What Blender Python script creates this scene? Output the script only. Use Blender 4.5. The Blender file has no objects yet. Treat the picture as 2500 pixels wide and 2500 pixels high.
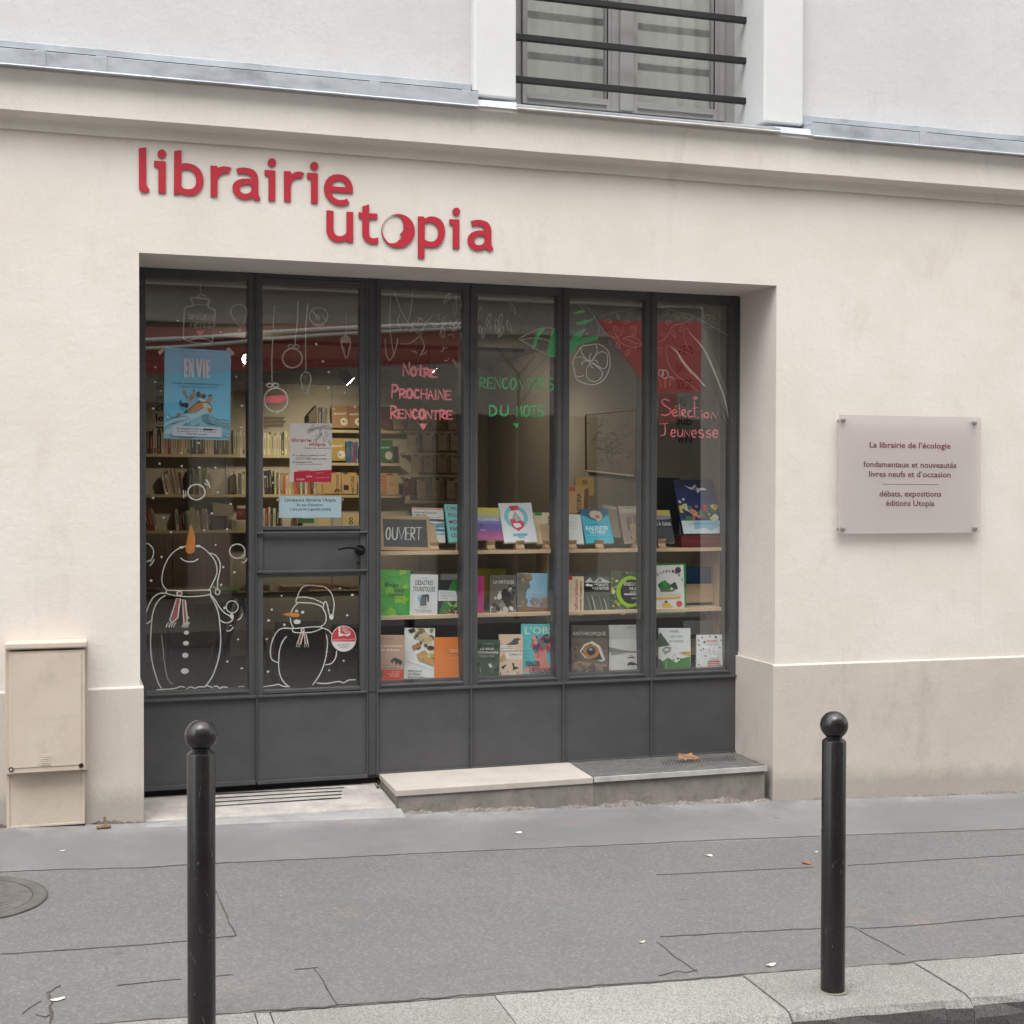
import bpy, math, random
from mathutils import Vector, Matrix, geometry
R_ = math.radians
scene = bpy.context.scene
COL = scene.collection

# ---------------------------------------------------------------- camera, sky, sun, exposure
YAW, PITCH, ROLL, FPX = 0.3093, -0.0167, 0.0019, 3400.0      # photo is 2500 px wide
CAM = Vector((-0.18, -7.7, 1.79))
_F = Vector((math.sin(YAW)*math.cos(PITCH), math.cos(YAW)*math.cos(PITCH), math.sin(PITCH)))
_R0 = Vector((math.cos(YAW), -math.sin(YAW), 0)); _U0 = _R0.cross(_F)
_R = _R0*math.cos(ROLL) + _U0*math.sin(ROLL); _U = _U0*math.cos(ROLL) - _R0*math.sin(ROLL)
cam = bpy.data.objects.new('camera', bpy.data.cameras.new('camera')); COL.objects.link(cam)
cam.data.sensor_width = 36; cam.data.lens = 36*FPX/2500; cam.data.clip_start = .05; cam.data.clip_end = 500
M3 = Matrix((_R, _U, -_F)).transposed(); cam.matrix_world = Matrix.Translation(CAM) @ M3.to_4x4()
scene.camera = cam

SUN_EL, SUN_AZ = 68, 205          # azimuth clockwise from +y; 180 = straight in front of the facade
world = bpy.data.worlds.new("World"); scene.world = world; world.use_nodes = True
wn, wl = world.node_tree.nodes, world.node_tree.links
sky = wn.new('ShaderNodeTexSky'); sky.sky_type = 'NISHITA'; sky.sun_disc = False
sky.sun_elevation = R_(SUN_EL); sky.sun_rotation = R_(SUN_AZ); sky.dust_density = 4; sky.air_density = 1.0; sky.ozone_density = 1.0
hs = wn.new('ShaderNodeHueSaturation'); hs.inputs['Saturation'].default_value = .12
wl.new(sky.outputs[0], hs.inputs['Color']); wl.new(hs.outputs[0], wn['Background'].inputs[0])
wn['Background'].inputs[1].default_value = .15
sun = bpy.data.objects.new('sun', bpy.data.lights.new('sun', 'SUN')); COL.objects.link(sun)
sun.data.energy = 1.5; sun.data.angle = R_(110); sun.data.color = (1, .972, .94)
_el, _az = R_(SUN_EL), R_(SUN_AZ)
sun.rotation_euler = Vector((math.sin(_az)*math.cos(_el), math.cos(_az)*math.cos(_el), math.sin(_el))).to_track_quat('Z', 'Y').to_euler()
scene.view_settings.view_transform = 'Standard'; scene.view_settings.look = 'None'
scene.view_settings.exposure = 1.42; scene.view_settings.gamma = 1
scene.render.engine = 'CYCLES'
scene.cycles.use_denoising = True
scene.cycles.max_bounces = 8; scene.cycles.transparent_max_bounces = 12

# ---------------------------------------------------------------- photo point -> point on a real plane
def ray(px, py): return _F + _R*((px-1250)/FPX) + _U*((1250-py)/FPX)
def un(px, py, n, c):
    d = ray(px, py); n = Vector(n); return CAM + d*((c - CAM.dot(n))/d.dot(n))
def Y(px, py, y): return un(px, py, (0, 1, 0), y)
def Zp(px, py, z): return un(px, py, (0, 0, 1), z)
GX, GY = .036, .02
def gz(x, y): return -GX*(x-.2) + GY*min(y, 0)
def G(px, py): return un(px, py, (GX, -GY, 1), GX*.2)
def rg(ox, oy, k): return lambda x, y: (ox+x*k, oy+y*k)
R4 = rg(300, 620, .33126); R5 = rg(900, 640, .33126); R6 = rg(1340, 640, .33126); R7 = rg(300, 1200, .33126)
R8 = rg(900, 1150, .27950); R9 = rg(1350, 1150, .27950)
K6 = rg(330, 340, .28468); K7 = rg(780, 480, .23292)

# ---------------------------------------------------------------- materials
def lin(c): return tuple(((v/255+.055)/1.055)**2.4 if v > 10.3 else v/255/12.92 for v in c)
_mats = {}
def nt(name):
    m = bpy.data.materials.new(name); m.use_nodes = True
    n = m.node_tree.nodes; return m, n, m.node_tree.links, n['Principled BSDF']
def plain(rgb, rough=.6, name='paint', metal=0., k=.8, var=.06):
    """one flat-coloured surface with a little tonal variation; rgb in 0-255"""
    key = (tuple(rgb), rough, name, metal, k, var)
    if key in _mats: return _mats[key]
    m, n, l, b = nt(name)
    c = [v*k for v in lin(rgb)]
    b.inputs['Roughness'].default_value = rough; b.inputs['Metallic'].default_value = metal
    if var:
        g = n.new('ShaderNodeNewGeometry'); t = n.new('ShaderNodeTexNoise'); t.inputs['Scale'].default_value = 14; t.inputs['Detail'].default_value = 6
        l.new(g.outputs['Position'], t.inputs['Vector'])
        r = n.new('ShaderNodeValToRGB'); r.color_ramp.elements[0].position = .3; r.color_ramp.elements[1].position = .7
        r.color_ramp.elements[0].color = [*[v*(1-var) for v in c], 1]; r.color_ramp.elements[1].color = [*[min(1, v*(1+var)) for v in c], 1]
        l.new(t.outputs[0], r.inputs[0]); l.new(r.outputs[0], b.inputs['Base Color'])
    else: b.inputs['Base Color'].default_value = (*c, 1)
    _mats[key] = m; return m
def pap(rgb): return plain(rgb, .5, 'printed_paper', 0, .98, .04)
def emit(rgb, s, name='lamp_glow'):
    m, n, l, b = nt(name); b.inputs['Emission Color'].default_value = (*rgb, 1); b.inputs['Emission Strength'].default_value = s; return m
class NB:
    """small node helper"""
    def __init__(s, name): s.m, s.n, s.l, s.b = nt(name); s.pos = s.n.new('ShaderNodeNewGeometry').outputs['Position']
    def mapping(s, scale):
        q = s.n.new('ShaderNodeMapping'); q.inputs['Scale'].default_value = scale; s.l.new(s.pos, q.inputs['Vector']); return q.outputs[0]
    def noise(s, scale, detail=6, rough=.6, vec=None, dist=0):
        t = s.n.new('ShaderNodeTexNoise'); t.inputs['Scale'].default_value = scale; t.inputs['Detail'].default_value = detail
        t.inputs['Roughness'].default_value = rough; t.inputs['Distortion'].default_value = dist
        s.l.new(vec or s.pos, t.inputs['Vector']); return t.outputs[0]
    def voro(s, scale, feat='F1', out=0, vec=None):
        t = s.n.new('ShaderNodeTexVoronoi'); t.feature = feat; t.inputs['Scale'].default_value = scale; s.l.new(vec or s.pos, t.inputs['Vector']); return t.outputs[out]
    def ramp(s, fac, stops, const=False):
        r = s.n.new('ShaderNodeValToRGB'); e = r.color_ramp.elements
        if const: r.color_ramp.interpolation = 'CONSTANT'
        while len(e) < len(stops): e.new(.5)
        for q, (p, c) in zip(e, stops): q.position = p; q.color = (*c, 1) if len(c) == 3 else c
        s.l.new(fac, r.inputs[0]); return r.outputs[0]
    def mix(s, fac, a, b_, mode='MIX'):
        x = s.n.new('ShaderNodeMix'); x.data_type = 'RGBA'; x.blend_type = mode
        for i, v in ((0, fac), (6, a), (7, b_)):
            if hasattr(v, 'links'): s.l.new(v, x.inputs[i])
            else: x.inputs[i].default_value = v if i == 0 else (*v, 1)
        return x.outputs[2]
    def math(s, op, a, b_=0.):
        x = s.n.new('ShaderNodeMath'); x.operation = op
        for i, v in ((0, a), (1, b_)):
            if hasattr(v, 'links'): s.l.new(v, x.inputs[i])
            else: x.inputs[i].default_value = v
        return x.outputs[0]
    def sep(s, i):
        x = s.n.new('ShaderNodeSeparateXYZ'); s.l.new(s.pos, x.inputs[0]); return x.outputs[i]
    def bump(s, h, strength=.3, dist=.005):
        x = s.n.new('ShaderNodeBump'); x.inputs['Strength'].default_value = strength; x.inputs['Distance'].default_value = dist
        s.l.new(h, x.inputs['Height']); s.l.new(x.outputs[0], s.b.inputs['Normal']); return x
    def done(s, col=None, rough=.8):
        if col is not None: s.l.new(col, s.b.inputs['Base Color'])
        if hasattr(rough, 'links'): s.l.new(rough, s.b.inputs['Roughness'])
        else: s.b.inputs['Roughness'].default_value = rough
        return s.m
W1, W0 = (1, 1, 1), (0, 0, 0)
def render_plaster(name, c0, c1, dirt_and_shade=None, grit=1., splash=False):
    b = NB(name)
    base = b.mix(b.ramp(b.noise(1.3, 7, .62), [(.36, W0), (.66, W1)]), c0, c1)
    stain = b.ramp(b.noise(2.6, 9, .7, b.mapping((1, 1, .45)), .5), [(.56, W0), (.78, (.55,)*3)])
    base = b.mix(stain, base, dirt_and_shade or [v*.72 for v in c0])
    sp = b.ramp(b.voro(16, vec=b.mapping((1, 1, .55))), [(.0, W1), (.03, W1), (.055, W0)])
    gate = b.ramp(b.noise(5, 3), [(.5, W0), (.56, W1)])
    base = b.mix(b.math('MULTIPLY', b.math('MULTIPLY', sp, gate), .45), base, [v*.42 for v in c0])
    fine = b.noise(190, 5, .75); med = b.noise(38, 6, .65)
    drip = b.ramp(b.noise(3.2, 8, .72, b.mapping((2.6, 1, .22))), [(.57, W0), (.76, (.2*grit,)*3)]); base = b.mix(drip, base, [v*.70 for v in c0])
    crk = b.ramp(b.voro(1.1, 'DISTANCE_TO_EDGE', 0, b.mapping((1, 1, .8))), [(.0, W1), (.0022, W1), (.004, W0)]); cg = b.ramp(b.noise(1.7, 3), [(.60, W0), (.64, W1)]); base = b.mix(b.math('MULTIPLY', b.math('MULTIPLY', crk, cg), .0), base, [v*.45 for v in c0])
    if splash:
        hz = b.math('ADD', b.sep(2), b.math('MULTIPLY', b.sep(0), .036)); lim = b.ramp(b.math('SUBTRACT', hz, b.math('MULTIPLY', b.noise(5, 8, .75), .22)), [(.0, W1), (.10, W0)]); base = b.mix(b.math('MULTIPLY', lim, .5), base, (.21, .185, .16))
        up = b.ramp(b.noise(2.2, 9, .75, b.mapping((1.2, 1, .5))), [(.54, W0), (.70, (.38,)*3)]); base = b.mix(up, base, (.34, .295, .25))
    base = b.mix(b.ramp(fine, [(.35, (.20,)*3), (.62, W0)]), base, [v*.6 for v in c0])
    h = b.math('ADD', b.math('MULTIPLY', fine, .35*grit), b.math('ADD', med, b.math('MULTIPLY', b.noise(5, 4), 2.2)))
    b.bump(h, .5, .004); return b.done(base, .9)
M = {}
M['wall'] = render_plaster('beige_plaster', (.655, .605, .55), (.715, .67, .618), (.50, .44, .38))
M['plinth'] = render_plaster('beige_masonry_paint', (.50, .45, .40), (.555, .505, .455), (.34, .30, .26), splash=True)
M['reveal'] = render_plaster('reveal_plaster', (.58, .51, .43), (.64, .575, .495))
M['upper'] = render_plaster('grey_white_plaster', (.52, .518, .52), (.565, .563, .565), (.43, .425, .415))
M['cornice'] = render_plaster('cream_stone', (.64, .605, .545), (.72, .69, .635), (.42, .39, .335))
M['white'] = plain((240, 241, 240), .5, 'white_gloss_paint', 0, .68, .02)
def zinc():
    b = NB('weathered_zinc'); n1 = b.noise(3, 8, .7, b.mapping((1, 1, 2.5)))
    c = b.ramp(n1, [(.25, (.20, .215, .23)), (.5, (.40, .43, .465)), (.75, (.52, .55, .58))])
    b.b.inputs['Metallic'].default_value = .35; b.bump(b.noise(6, 3), .15, .01); return b.done(c, .5)
M['zinc'] = zinc()
def frame_paint():
    b = NB('anthracite_paint'); f = b.noise(420, 2); c = b.ramp(b.noise(7, 7, .65), [(.3, (.055, .056, .059)), (.7, (.069, .070, .074))])
    sp = b.ramp(b.voro(9), [(.0, W1), (.012, W1), (.022, W0)]); c = b.mix(b.math('MULTIPLY', sp, .6), c, (.4, .4, .4))
    sc = b.ramp(b.noise(26, 8, .8, b.mapping((.5, 1, 2.2))), [(.66, W0), (.70, W1)]); c = b.mix(b.math('MULTIPLY', sc, .16), c, (.30, .29, .28))
    du = b.ramp(b.noise(3.1, 8, .7), [(.50, W0), (.74, (.28,)*3)]); c = b.mix(du, c, (.094, .093, .093))
    b.bump(f, .12, .001); return b.done(c, b.ramp(b.noise(12, 6), [(.3, (.42,)*3), (.7, (.62,)*3)]))
M['frame'] = frame_paint()
M['black_gap'] = plain((18, 17, 16), .8, 'gap_shadow_black', 0, .6, 0)  # flat black for gaps and slots, also stands in for contact shadow
def glass_mat(name, f0=.08, tint=(.93, .94, .93), gl=1.):
    m, n, l, b = nt(name); n.remove(b); out = n['Material Output']
    g = n.new('ShaderNodeNewGeometry'); d = n.new('ShaderNodeVectorMath'); d.operation = 'DOT_PRODUCT'
    l.new(g.outputs['Incoming'], d.inputs[0]); l.new(g.outputs['Normal'], d.inputs[1])
    def mt(op, a, c):
        x = n.new('ShaderNodeMath'); x.operation = op
        for i, v in ((0, a), (1, c)):
            if hasattr(v, 'links'): l.new(v, x.inputs[i])
            else: x.inputs[i].default_value = v
        return x.outputs[0]
    c = mt('ABSOLUTE', d.outputs['Value'], 0); f = mt('ADD', mt('MULTIPLY', mt('POWER', mt('SUBTRACT', 1., c), 5.), .9-f0), f0)
    t = n.new('ShaderNodeBsdfTransparent'); t.inputs[0].default_value = (*tint, 1)
    p = n.new('ShaderNodeBsdfPrincipled'); p.inputs['Metallic'].default_value = 1; p.inputs['Roughness'].default_value = .015; p.inputs['Base Color'].default_value = (gl, gl, gl, 1)
    nz = n.new('ShaderNodeTexNoise'); nz.inputs['Scale'].default_value = .9; nz.inputs['Detail'].default_value = 1; l.new(g.outputs['Position'], nz.inputs['Vector'])
    bp = n.new('ShaderNodeBump'); bp.inputs['Strength'].default_value = .08; bp.inputs['Distance'].default_value = .02; l.new(nz.outputs[0], bp.inputs['Height']); l.new(bp.outputs[0], p.inputs['Normal'])
    x = n.new('ShaderNodeMixShader'); l.new(f, x.inputs[0]); l.new(t.outputs[0], x.inputs[1]); l.new(p.outputs[0], x.inputs[2]); l.new(x.outputs[0], out.inputs[0])
    return m
M['glass'] = glass_mat('shop_glass', .155)
M['upper_glass'] = glass_mat('window_glass', .24, (.85, .87, .86))
def asphalt():
    b = NB('worn_asphalt')
    ed = b.math('ADD', b.sep(1), b.math('MULTIPLY', b.math('SUBTRACT', b.noise(9, 5), .5), .03))
    near = b.ramp(b.math('ADD', ed, .865+.5), [(.497, W0), (.503, W1)])           # y > -0.865: smoother strip along the wall
    big = b.noise(.9, 8, .65)
    ca = b.mix(b.ramp(big, [(.35, W0), (.7, W1)]), (.104, .101, .099), (.130, .126, .123))
    cb = b.mix(b.ramp(b.noise(1.6, 8, .7), [(.35, W0), (.65, W1)]), (.128, .128, .129), (.166, .166, .167))
    lo = b.ramp(b.math('ADD', b.sep(1), .5+.12), [(.30, W0), (.56, (.7,)*3)])       # pale dusty margin that runs along the wall foot
    cb = b.mix(b.math('MULTIPLY', lo, b.ramp(b.noise(3, 6, .7), [(.38, W0), (.62, W1)])), cb, (.29, .285, .28))
    base = b.mix(near, ca, cb)
    pt = b.ramp(b.noise(.55, 5, .6, None, .6), [(.44, W0), (.56, (.35,)*3)]); base = b.mix(pt, base, (.105, .100, .096))
    st = b.ramp(b.voro(95, out=1), [(.0, W0), (1, W1)])
    agg = b.mix(.45, st, b.noise(120, 4, .7), 'MIX')
    base = b.mix(b.math('MULTIPLY', b.ramp(agg, [(.3, W1), (.47, W0)]), b.math('SUBTRACT', .24, b.math('MULTIPLY', near, .16))), base, (.062, .058, .055))
    base = b.mix(b.math('MULTIPLY', b.ramp(agg, [(.53, W0), (.72, W1)]), b.math('SUBTRACT', .18, b.math('MULTIPLY', near, .12))), base, (.30, .29, .28))
    ws = b.ramp(b.voro(19), [(.0, W1), (.05, W1), (.075, W0)]); gate = b.ramp(b.noise(6, 2), [(.57, W0), (.61, W1)])
    base = b.mix(b.math('MULTIPLY', b.math('MULTIPLY', ws, gate), .75), base, (.42, .41, .39))
    s2 = b.ramp(b.voro(46), [(.0, W1), (.10, W1), (.16, W0)]); g2_ = b.ramp(b.noise(17, 3, .6), [(.52, W0), (.60, W1)]); base = b.mix(b.math('MULTIPLY', b.math('MULTIPLY', s2, g2_), b.math('SUBTRACT', .55, b.math('MULTIPLY', near, .40))), base, (.36, .345, .33))
    s3 = b.ramp(b.voro(38, vec=b.mapping((1, 1.1, 1.3))), [(.0, W1), (.10, W1), (.16, W0)]); g3_ = b.ramp(b.noise(13, 3, .6), [(.50, W0), (.58, W1)]); base = b.mix(b.math('MULTIPLY', b.math('MULTIPLY', s3, g3_), b.math('SUBTRACT', .5, b.math('MULTIPLY', near, .36))), base, (.05, .047, .045))
    sm = b.ramp(b.noise(3.4, 7, .7), [(.55, W0), (.75, (.30,)*3)]); base = b.mix(sm, base, (.085, .08, .077))
    ds = b.ramp(b.voro(2.3), [(.0, W1), (.035, W1), (.05, W0)]); base = b.mix(b.math('MULTIPLY', ds, .55), base, (.07, .065, .06))
    red = b.ramp(b.noise(1.1, 4, .6, b.mapping((1, 1.4, 1))), [(.63, W0), (.76, (.3,)*3)]); base = b.mix(red, base, (.25, .165, .15))
    b.bump(b.math('ADD', st, b.math('MULTIPLY', b.noise(400, 3), .8)), .15, .002); return b.done(base, .88)
M['asphalt'] = asphalt()
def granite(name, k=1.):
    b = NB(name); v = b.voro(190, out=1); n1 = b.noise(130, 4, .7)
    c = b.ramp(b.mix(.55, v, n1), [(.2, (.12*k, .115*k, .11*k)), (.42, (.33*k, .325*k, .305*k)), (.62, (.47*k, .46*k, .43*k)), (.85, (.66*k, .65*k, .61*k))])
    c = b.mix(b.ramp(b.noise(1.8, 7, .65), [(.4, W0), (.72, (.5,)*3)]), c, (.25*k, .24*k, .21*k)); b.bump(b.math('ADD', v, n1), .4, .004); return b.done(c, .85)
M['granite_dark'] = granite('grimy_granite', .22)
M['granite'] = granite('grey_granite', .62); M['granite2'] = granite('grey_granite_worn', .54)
def stained(name, c0, c1, scale=4, dark=(.15, .13, .11), amount=.5, bump=.4, rough=.85):
    b = NB(name); c = b.mix(b.ramp(b.noise(scale, 8, .65), [(.35, W0), (.65, W1)]), c0, c1)
    c = b.mix(b.ramp(b.noise(scale*2.3, 9, .75), [(.52, W0), (.75, (amount,)*3)]), c, dark)
    b.bump(b.math('ADD', b.noise(40, 7, .7), b.math('MULTIPLY', b.noise(300, 3), .3)), bump, .006); return b.done(c, rough)
M['limestone'] = stained('pale_limestone', (.37, .335, .295), (.45, .41, .37), 3, (.34, .30, .26), .5, .2)
M['lime_worn'] = stained('worn_limestone', (.29, .27, .25), (.42, .395, .365), 5, (.2, .185, .17), .6, .5)
M['cement'] = stained('stained_cement', (.16, .146, .13), (.24, .22, .196), 5, (.075, .066, .058), .8, .7)
M['cement_lt'] = stained('pale_cement', (.22, .218, .212), (.29, .287, .28), 5, (.2, .19, .18), .5, .6)
M['rubble'] = stained('crumbling_mortar', (.13, .118, .105), (.22, .20, .18), 18, (.04, .036, .032), .98, 1.)
M['slate'] = stained('grey_slate', (.075, .073, .070), (.15, .147, .14), 16, (.035, .035, .034), .8, .3, .6)
M['metal_lt'] = plain((196, 193, 188), .5, 'brushed_steel', .1, .75, .15)
M['dark_metal'] = plain((40, 40, 40), .5, 'dark_steel', .3, .8, .1)
M['joint'] = plain((80, 74, 70), .95, 'dark_joint', 0, .7, .3)
def cast_black():
    b = NB('black_bollard_paint'); c = b.ramp(b.noise(9, 8, .7), [(.3, (.010, .0095, .0095)), (.75, (.019, .018, .018))])
    v = b.ramp(b.noise(30, 9, .8, b.mapping((1, 1, .35))), [(.63, W0), (.70, W1)]); c = b.mix(b.math('MULTIPLY', v, .4), c, (.30, .29, .28))
    r = b.ramp(b.noise(20, 6), [(.3, (.14,)*3), (.7, (.26,)*3)]); b.b.inputs['Specular IOR Level'].default_value = .5; b.bump(b.noise(45, 4), .05, .002); return b.done(c, r)
M['bollard'] = cast_black()
def castiron():
    b = NB('worn_cast_iron'); c = b.ramp(b.noise(14, 7, .7), [(.3, (.065, .06, .057)), (.7, (.12, .113, .108))]); b.bump(b.noise(90, 4), .3, .003); return b.done(c, .7)
M['iron'] = castiron(); M['dirt_and_shade'] = stained('hole_shade_plaster', (.05, .04, .033), (.13, .11, .09), 18, (.02, .018, .015), .8, 1.)  # broken plaster: shade of the holes at the wall foot put into colour
M['cabinet'] = stained('beige_cabinet_paint', (.50, .425, .345), (.545, .47, .39), 3, (.36, .31, .255), .6, .12, .55)
M['acrylic_dot'] = plain((176, 174, 170), .35, 'polished_steel', .5, .7, 0)
def wood(name, c0, c1, ax=0):
    b = NB(name); sc = [6, 6, 40]; sc[ax] = .9; sc[2] = 26 if ax != 2 else 1
    n = b.noise(2.2, 8, .6, b.mapping((1.2 if ax == 0 else 18, 22, 30 if ax != 2 else 1.2)), 1.2)
    c = b.ramp(n, [(.3, c0), (.7, c1)]); b.bump(n, .1, .002); return b.done(c, .55)
M['pine'] = wood('pine_wood', (.56, .40, .245), (.70, .53, .36)); M['pine_side'] = wood('pine_wood_upright', (.52, .37, .23), (.66, .50, .33), 2)
M['oak'] = wood('stained_oak', (.36, .27, .18), (.46, .35, .24)); M['pale_shelf'] = plain((214, 196, 150), .5, 'cream_shelf', 0, .8, .04)
M['int_wall'] = render_plaster('interior_cream_wall', (.54, .49, .385), (.58, .53, .42)); M['int_side'] = render_plaster('interior_grey_wall', (.46, .42, .365), (.50, .46, .40))
M['int_dark'] = plain((70, 58, 48), .6, 'brown_floor', 0, .6, .2); M['ceil'] = plain((180, 175, 165), .9, 'ceiling_paint', 0, .6, .05)
M['red'] = plain((178, 40, 56), .42, 'sign_red', 0, .92, .03)
M['paint_w'] = plain((232, 234, 228), .7, 'white_window_paint', 0, .84, .1); M['paint_thin'] = plain((200, 200, 190), .7, 'thin_white_window_paint', 0, .6, .2)
M['paint_pink'] = plain((244, 128, 138), .6, 'pink_window_paint', 0, 1.0, .08); M['paint_green'] = plain((36, 176, 98), .6, 'green_window_paint', 0, 1.1, .08)
M['paint_scarf'] = plain((205, 98, 105), .6, 'rose_window_paint', 0, .6, .1)
M['paint_orange'] = plain((222, 140, 48), .6, 'orange_window_paint', 0, .8, .08)

# ---------------------------------------------------------------- mesh builder
class MB:
    def __init__(s): s.v, s.f, s.mi, s.mats = [], [], [], []
    def m(s, mat):
        if mat not in s.mats: s.mats.append(mat)
        return s.mats.index(mat)
    def add(s, vs, fs, mat):
        o = len(s.v); s.v += [tuple(q) for q in vs]; k = s.m(mat)
        for f in fs: s.f.append([i+o for i in f]); s.mi.append(k)
        return s
    def box(s, x0, x1, y0, y1, z0, z1, mat):
        return s.add([(x, y, z) for x in (x0, x1) for y in (y0, y1) for z in (z0, z1)],
                     [(0, 1, 3, 2), (4, 6, 7, 5), (0, 4, 5, 1), (2, 3, 7, 6), (0, 2, 6, 4), (1, 5, 7, 3)], mat)
    def hexa(s, q, mat):   # q: 4 bottom then 4 top
        return s.add(q, [(3, 2, 1, 0), (4, 5, 6, 7), (0, 1, 5, 4), (1, 2, 6, 5), (2, 3, 7, 6), (3, 0, 4, 7)], mat)
    def quad(s, a, b, c, d, mat): return s.add([a, b, c, d], [(0, 1, 2, 3)], mat)
    def extr(s, contours, off, mat, side=None):
        """contours: list of closed loops of 3D points (outer, holes...); extruded by vector off"""
        off = Vector(off); loops = [[Vector(p) for p in c] for c in contours]
        flat = [p for c in loops for p in c]; tris = geometry.tessellate_polygon(loops); n = len(flat)
        s.add(flat, [t for t in tris], mat); s.add([p+off for p in flat], [t[::-1] for t in tris], mat)
        for c in loops:
            k = len(c); s.add(c+[p+off for p in c], [(i, (i+1) % k, k+(i+1) % k, k+i) for i in range(k)], side or mat)
        return s
    def fill(s, contours, mat):
        loops = [[Vector(p) for p in c] for c in contours]; tris = geometry.tessellate_polygon(loops)
        return s.add([p for c in loops for p in c], list(tris), mat)
    def lathe(s, prof, cx, cy, mat, n=32, z0=0):
        vs = [(cx+r*math.cos(2*math.pi*i/n), cy+r*math.sin(2*math.pi*i/n), z0+z) for r, z in prof for i in range(n)]
        fs = [(a*n+i, a*n+(i+1) % n, (a+1)*n+(i+1) % n, (a+1)*n+i) for a in range(len(prof)-1) for i in range(n)]
        fs.append(tuple(range(n-1, -1, -1))); fs.append(tuple(range((len(prof)-1)*n, len(prof)*n)))
        return s.add(vs, fs, mat)
    def tube(s, pts, r, mat, n=8, r1=None):
        pts = [Vector(p) for p in pts]; vs = []; L = len(pts)
        for i, p in enumerate(pts):
            d = (pts[min(i+1, L-1)]-pts[max(i-1, 0)]).normalized(); a = Vector((0, 0, 1)) if abs(d.z) < .9 else Vector((1, 0, 0))
            u = d.cross(a).normalized(); w = d.cross(u); rr = r+(((r1 if r1 is not None else r)-r)*i/(L-1))
            vs += [p+u*rr*math.cos(2*math.pi*k/n)+w*rr*math.sin(2*math.pi*k/n) for k in range(n)]
        fs = [(i*n+k, i*n+(k+1) % n, (i+1)*n+(k+1) % n, (i+1)*n+k) for i in range(L-1) for k in range(n)]
        fs += [tuple(range(n))[::-1], tuple(range((L-1)*n, L*n))]; return s.add(vs, fs, mat)
    def stroke(s, pts, w, nrm, mat, h=.0006, caps=True):
        """a brush stroke lying on a plane: a low ridge of width w (m) along pts, raised along nrm"""
        pts = [Vector(p) for p in pts]; nrm = Vector(nrm); L = len(pts)
        if L < 2: return s
        vs = []; ws = w if isinstance(w, (list, tuple)) else [w]*L
        for i, p in enumerate(pts):
            d = (pts[min(i+1, L-1)]-pts[max(i-1, 0)])
            d = d.normalized() if d.length > 1e-9 else Vector((1, 0, 0)); u = d.cross(nrm).normalized()*ws[i]/2
            e = d*(-ws[i]/2.4 if i == 0 else ws[i]/2.4 if i == L-1 else 0) if caps else d*0
            k = .55 if (caps and i in (0, L-1)) else 1
            vs += [p+u*k+e, p+nrm*h+e, p-u*k+e]
        return s.add(vs, [q for i in range(L-1) for q in ((3*i, 3*i+1, 3*i+4, 3*i+3), (3*i+1, 3*i+2, 3*i+5, 3*i+4))], mat)
    def build(s, name, parent=None, smooth=False, bevel=0, **props):
        me = bpy.data.meshes.new(name); me.from_pydata(s.v, [], s.f)
        for m in s.mats: me.materials.append(m)
        me.polygons.foreach_set('material_index', s.mi); me.update()
        if smooth:
            me.polygons.foreach_set('use_smooth', [True]*len(s.f)); me.set_sharp_from_angle(angle=R_(40))
        o = bpy.data.objects.new(name, me); COL.objects.link(o)
        if parent is not None:
            o.parent = parent; o.matrix_parent_inverse = Matrix.Translation(-BASE[parent.name]) if parent.name in BASE else Matrix()
        if bevel:
            b = o.modifiers.new('edge', 'BEVEL'); b.width = bevel; b.segments = 2; b.limit_method = 'ANGLE'; b.angle_limit = R_(50); b.harden_normals = False
        for k, v in props.items(): o[k] = v
        return o
BASE = {}
def thing(name, loc, label, category, group=None):
    o = bpy.data.objects.new(name, None); o.empty_display_size = .1; COL.objects.link(o); o.location = loc; BASE[o.name] = Vector(loc)
    o['label'] = label; o['category'] = category
    if group: o['group'] = group
    return o
def smoothpts(P, n=6, closed=False):
    """Catmull-Rom through 2D/3D points"""
    P = [Vector(p) for p in P]; L = len(P); out = []
    for i in range(L if closed else L-1):
        g = (lambda j: P[j % L]) if closed else (lambda j: P[max(0, min(L-1, j))])
        a, b, c, d = g(i-1), g(i), g(i+1), g(i+2)
        for k in range(n):
            t = k/n; out.append(.5*((2*b)+(c-a)*t+(2*a-5*b+4*c-d)*t*t+(3*b-a-3*c+d)*t**3))
    out.append(P[0] if closed else P[-1]); return out
def ell(cx, cy, rx, ry, n=24, a0=0, a1=360):
    return [(cx+rx*math.cos(R_(a0+(a1-a0)*i/n)), cy+ry*math.sin(R_(a0+(a1-a0)*i/n))) for i in range(n+(0 if a1-a0 == 360 else 1))]
_txt = {}
def text_geo(s):
    """filled outline of a line of text in Blender's own font: verts (x,y), tris; cap height about .72"""
    if s in _txt: return _txt[s]
    c = bpy.data.curves.new('t', 'FONT'); c.body = s; c.resolution_u = 2; c.offset = .018; o = bpy.data.objects.new('t', c); me = o.to_mesh()
    vs = [(v.co.x, v.co.y) for v in me.vertices]; fs = [tuple(p.vertices) for p in me.polygons]; o.to_mesh_clear()
    bpy.data.objects.remove(o); bpy.data.curves.remove(c)
    x0 = min((v[0] for v in vs), default=0); x1 = max((v[0] for v in vs), default=1)
    _txt[s] = ([(x-x0, y) for x, y in vs], fs, x1-x0); return _txt[s]
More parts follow.
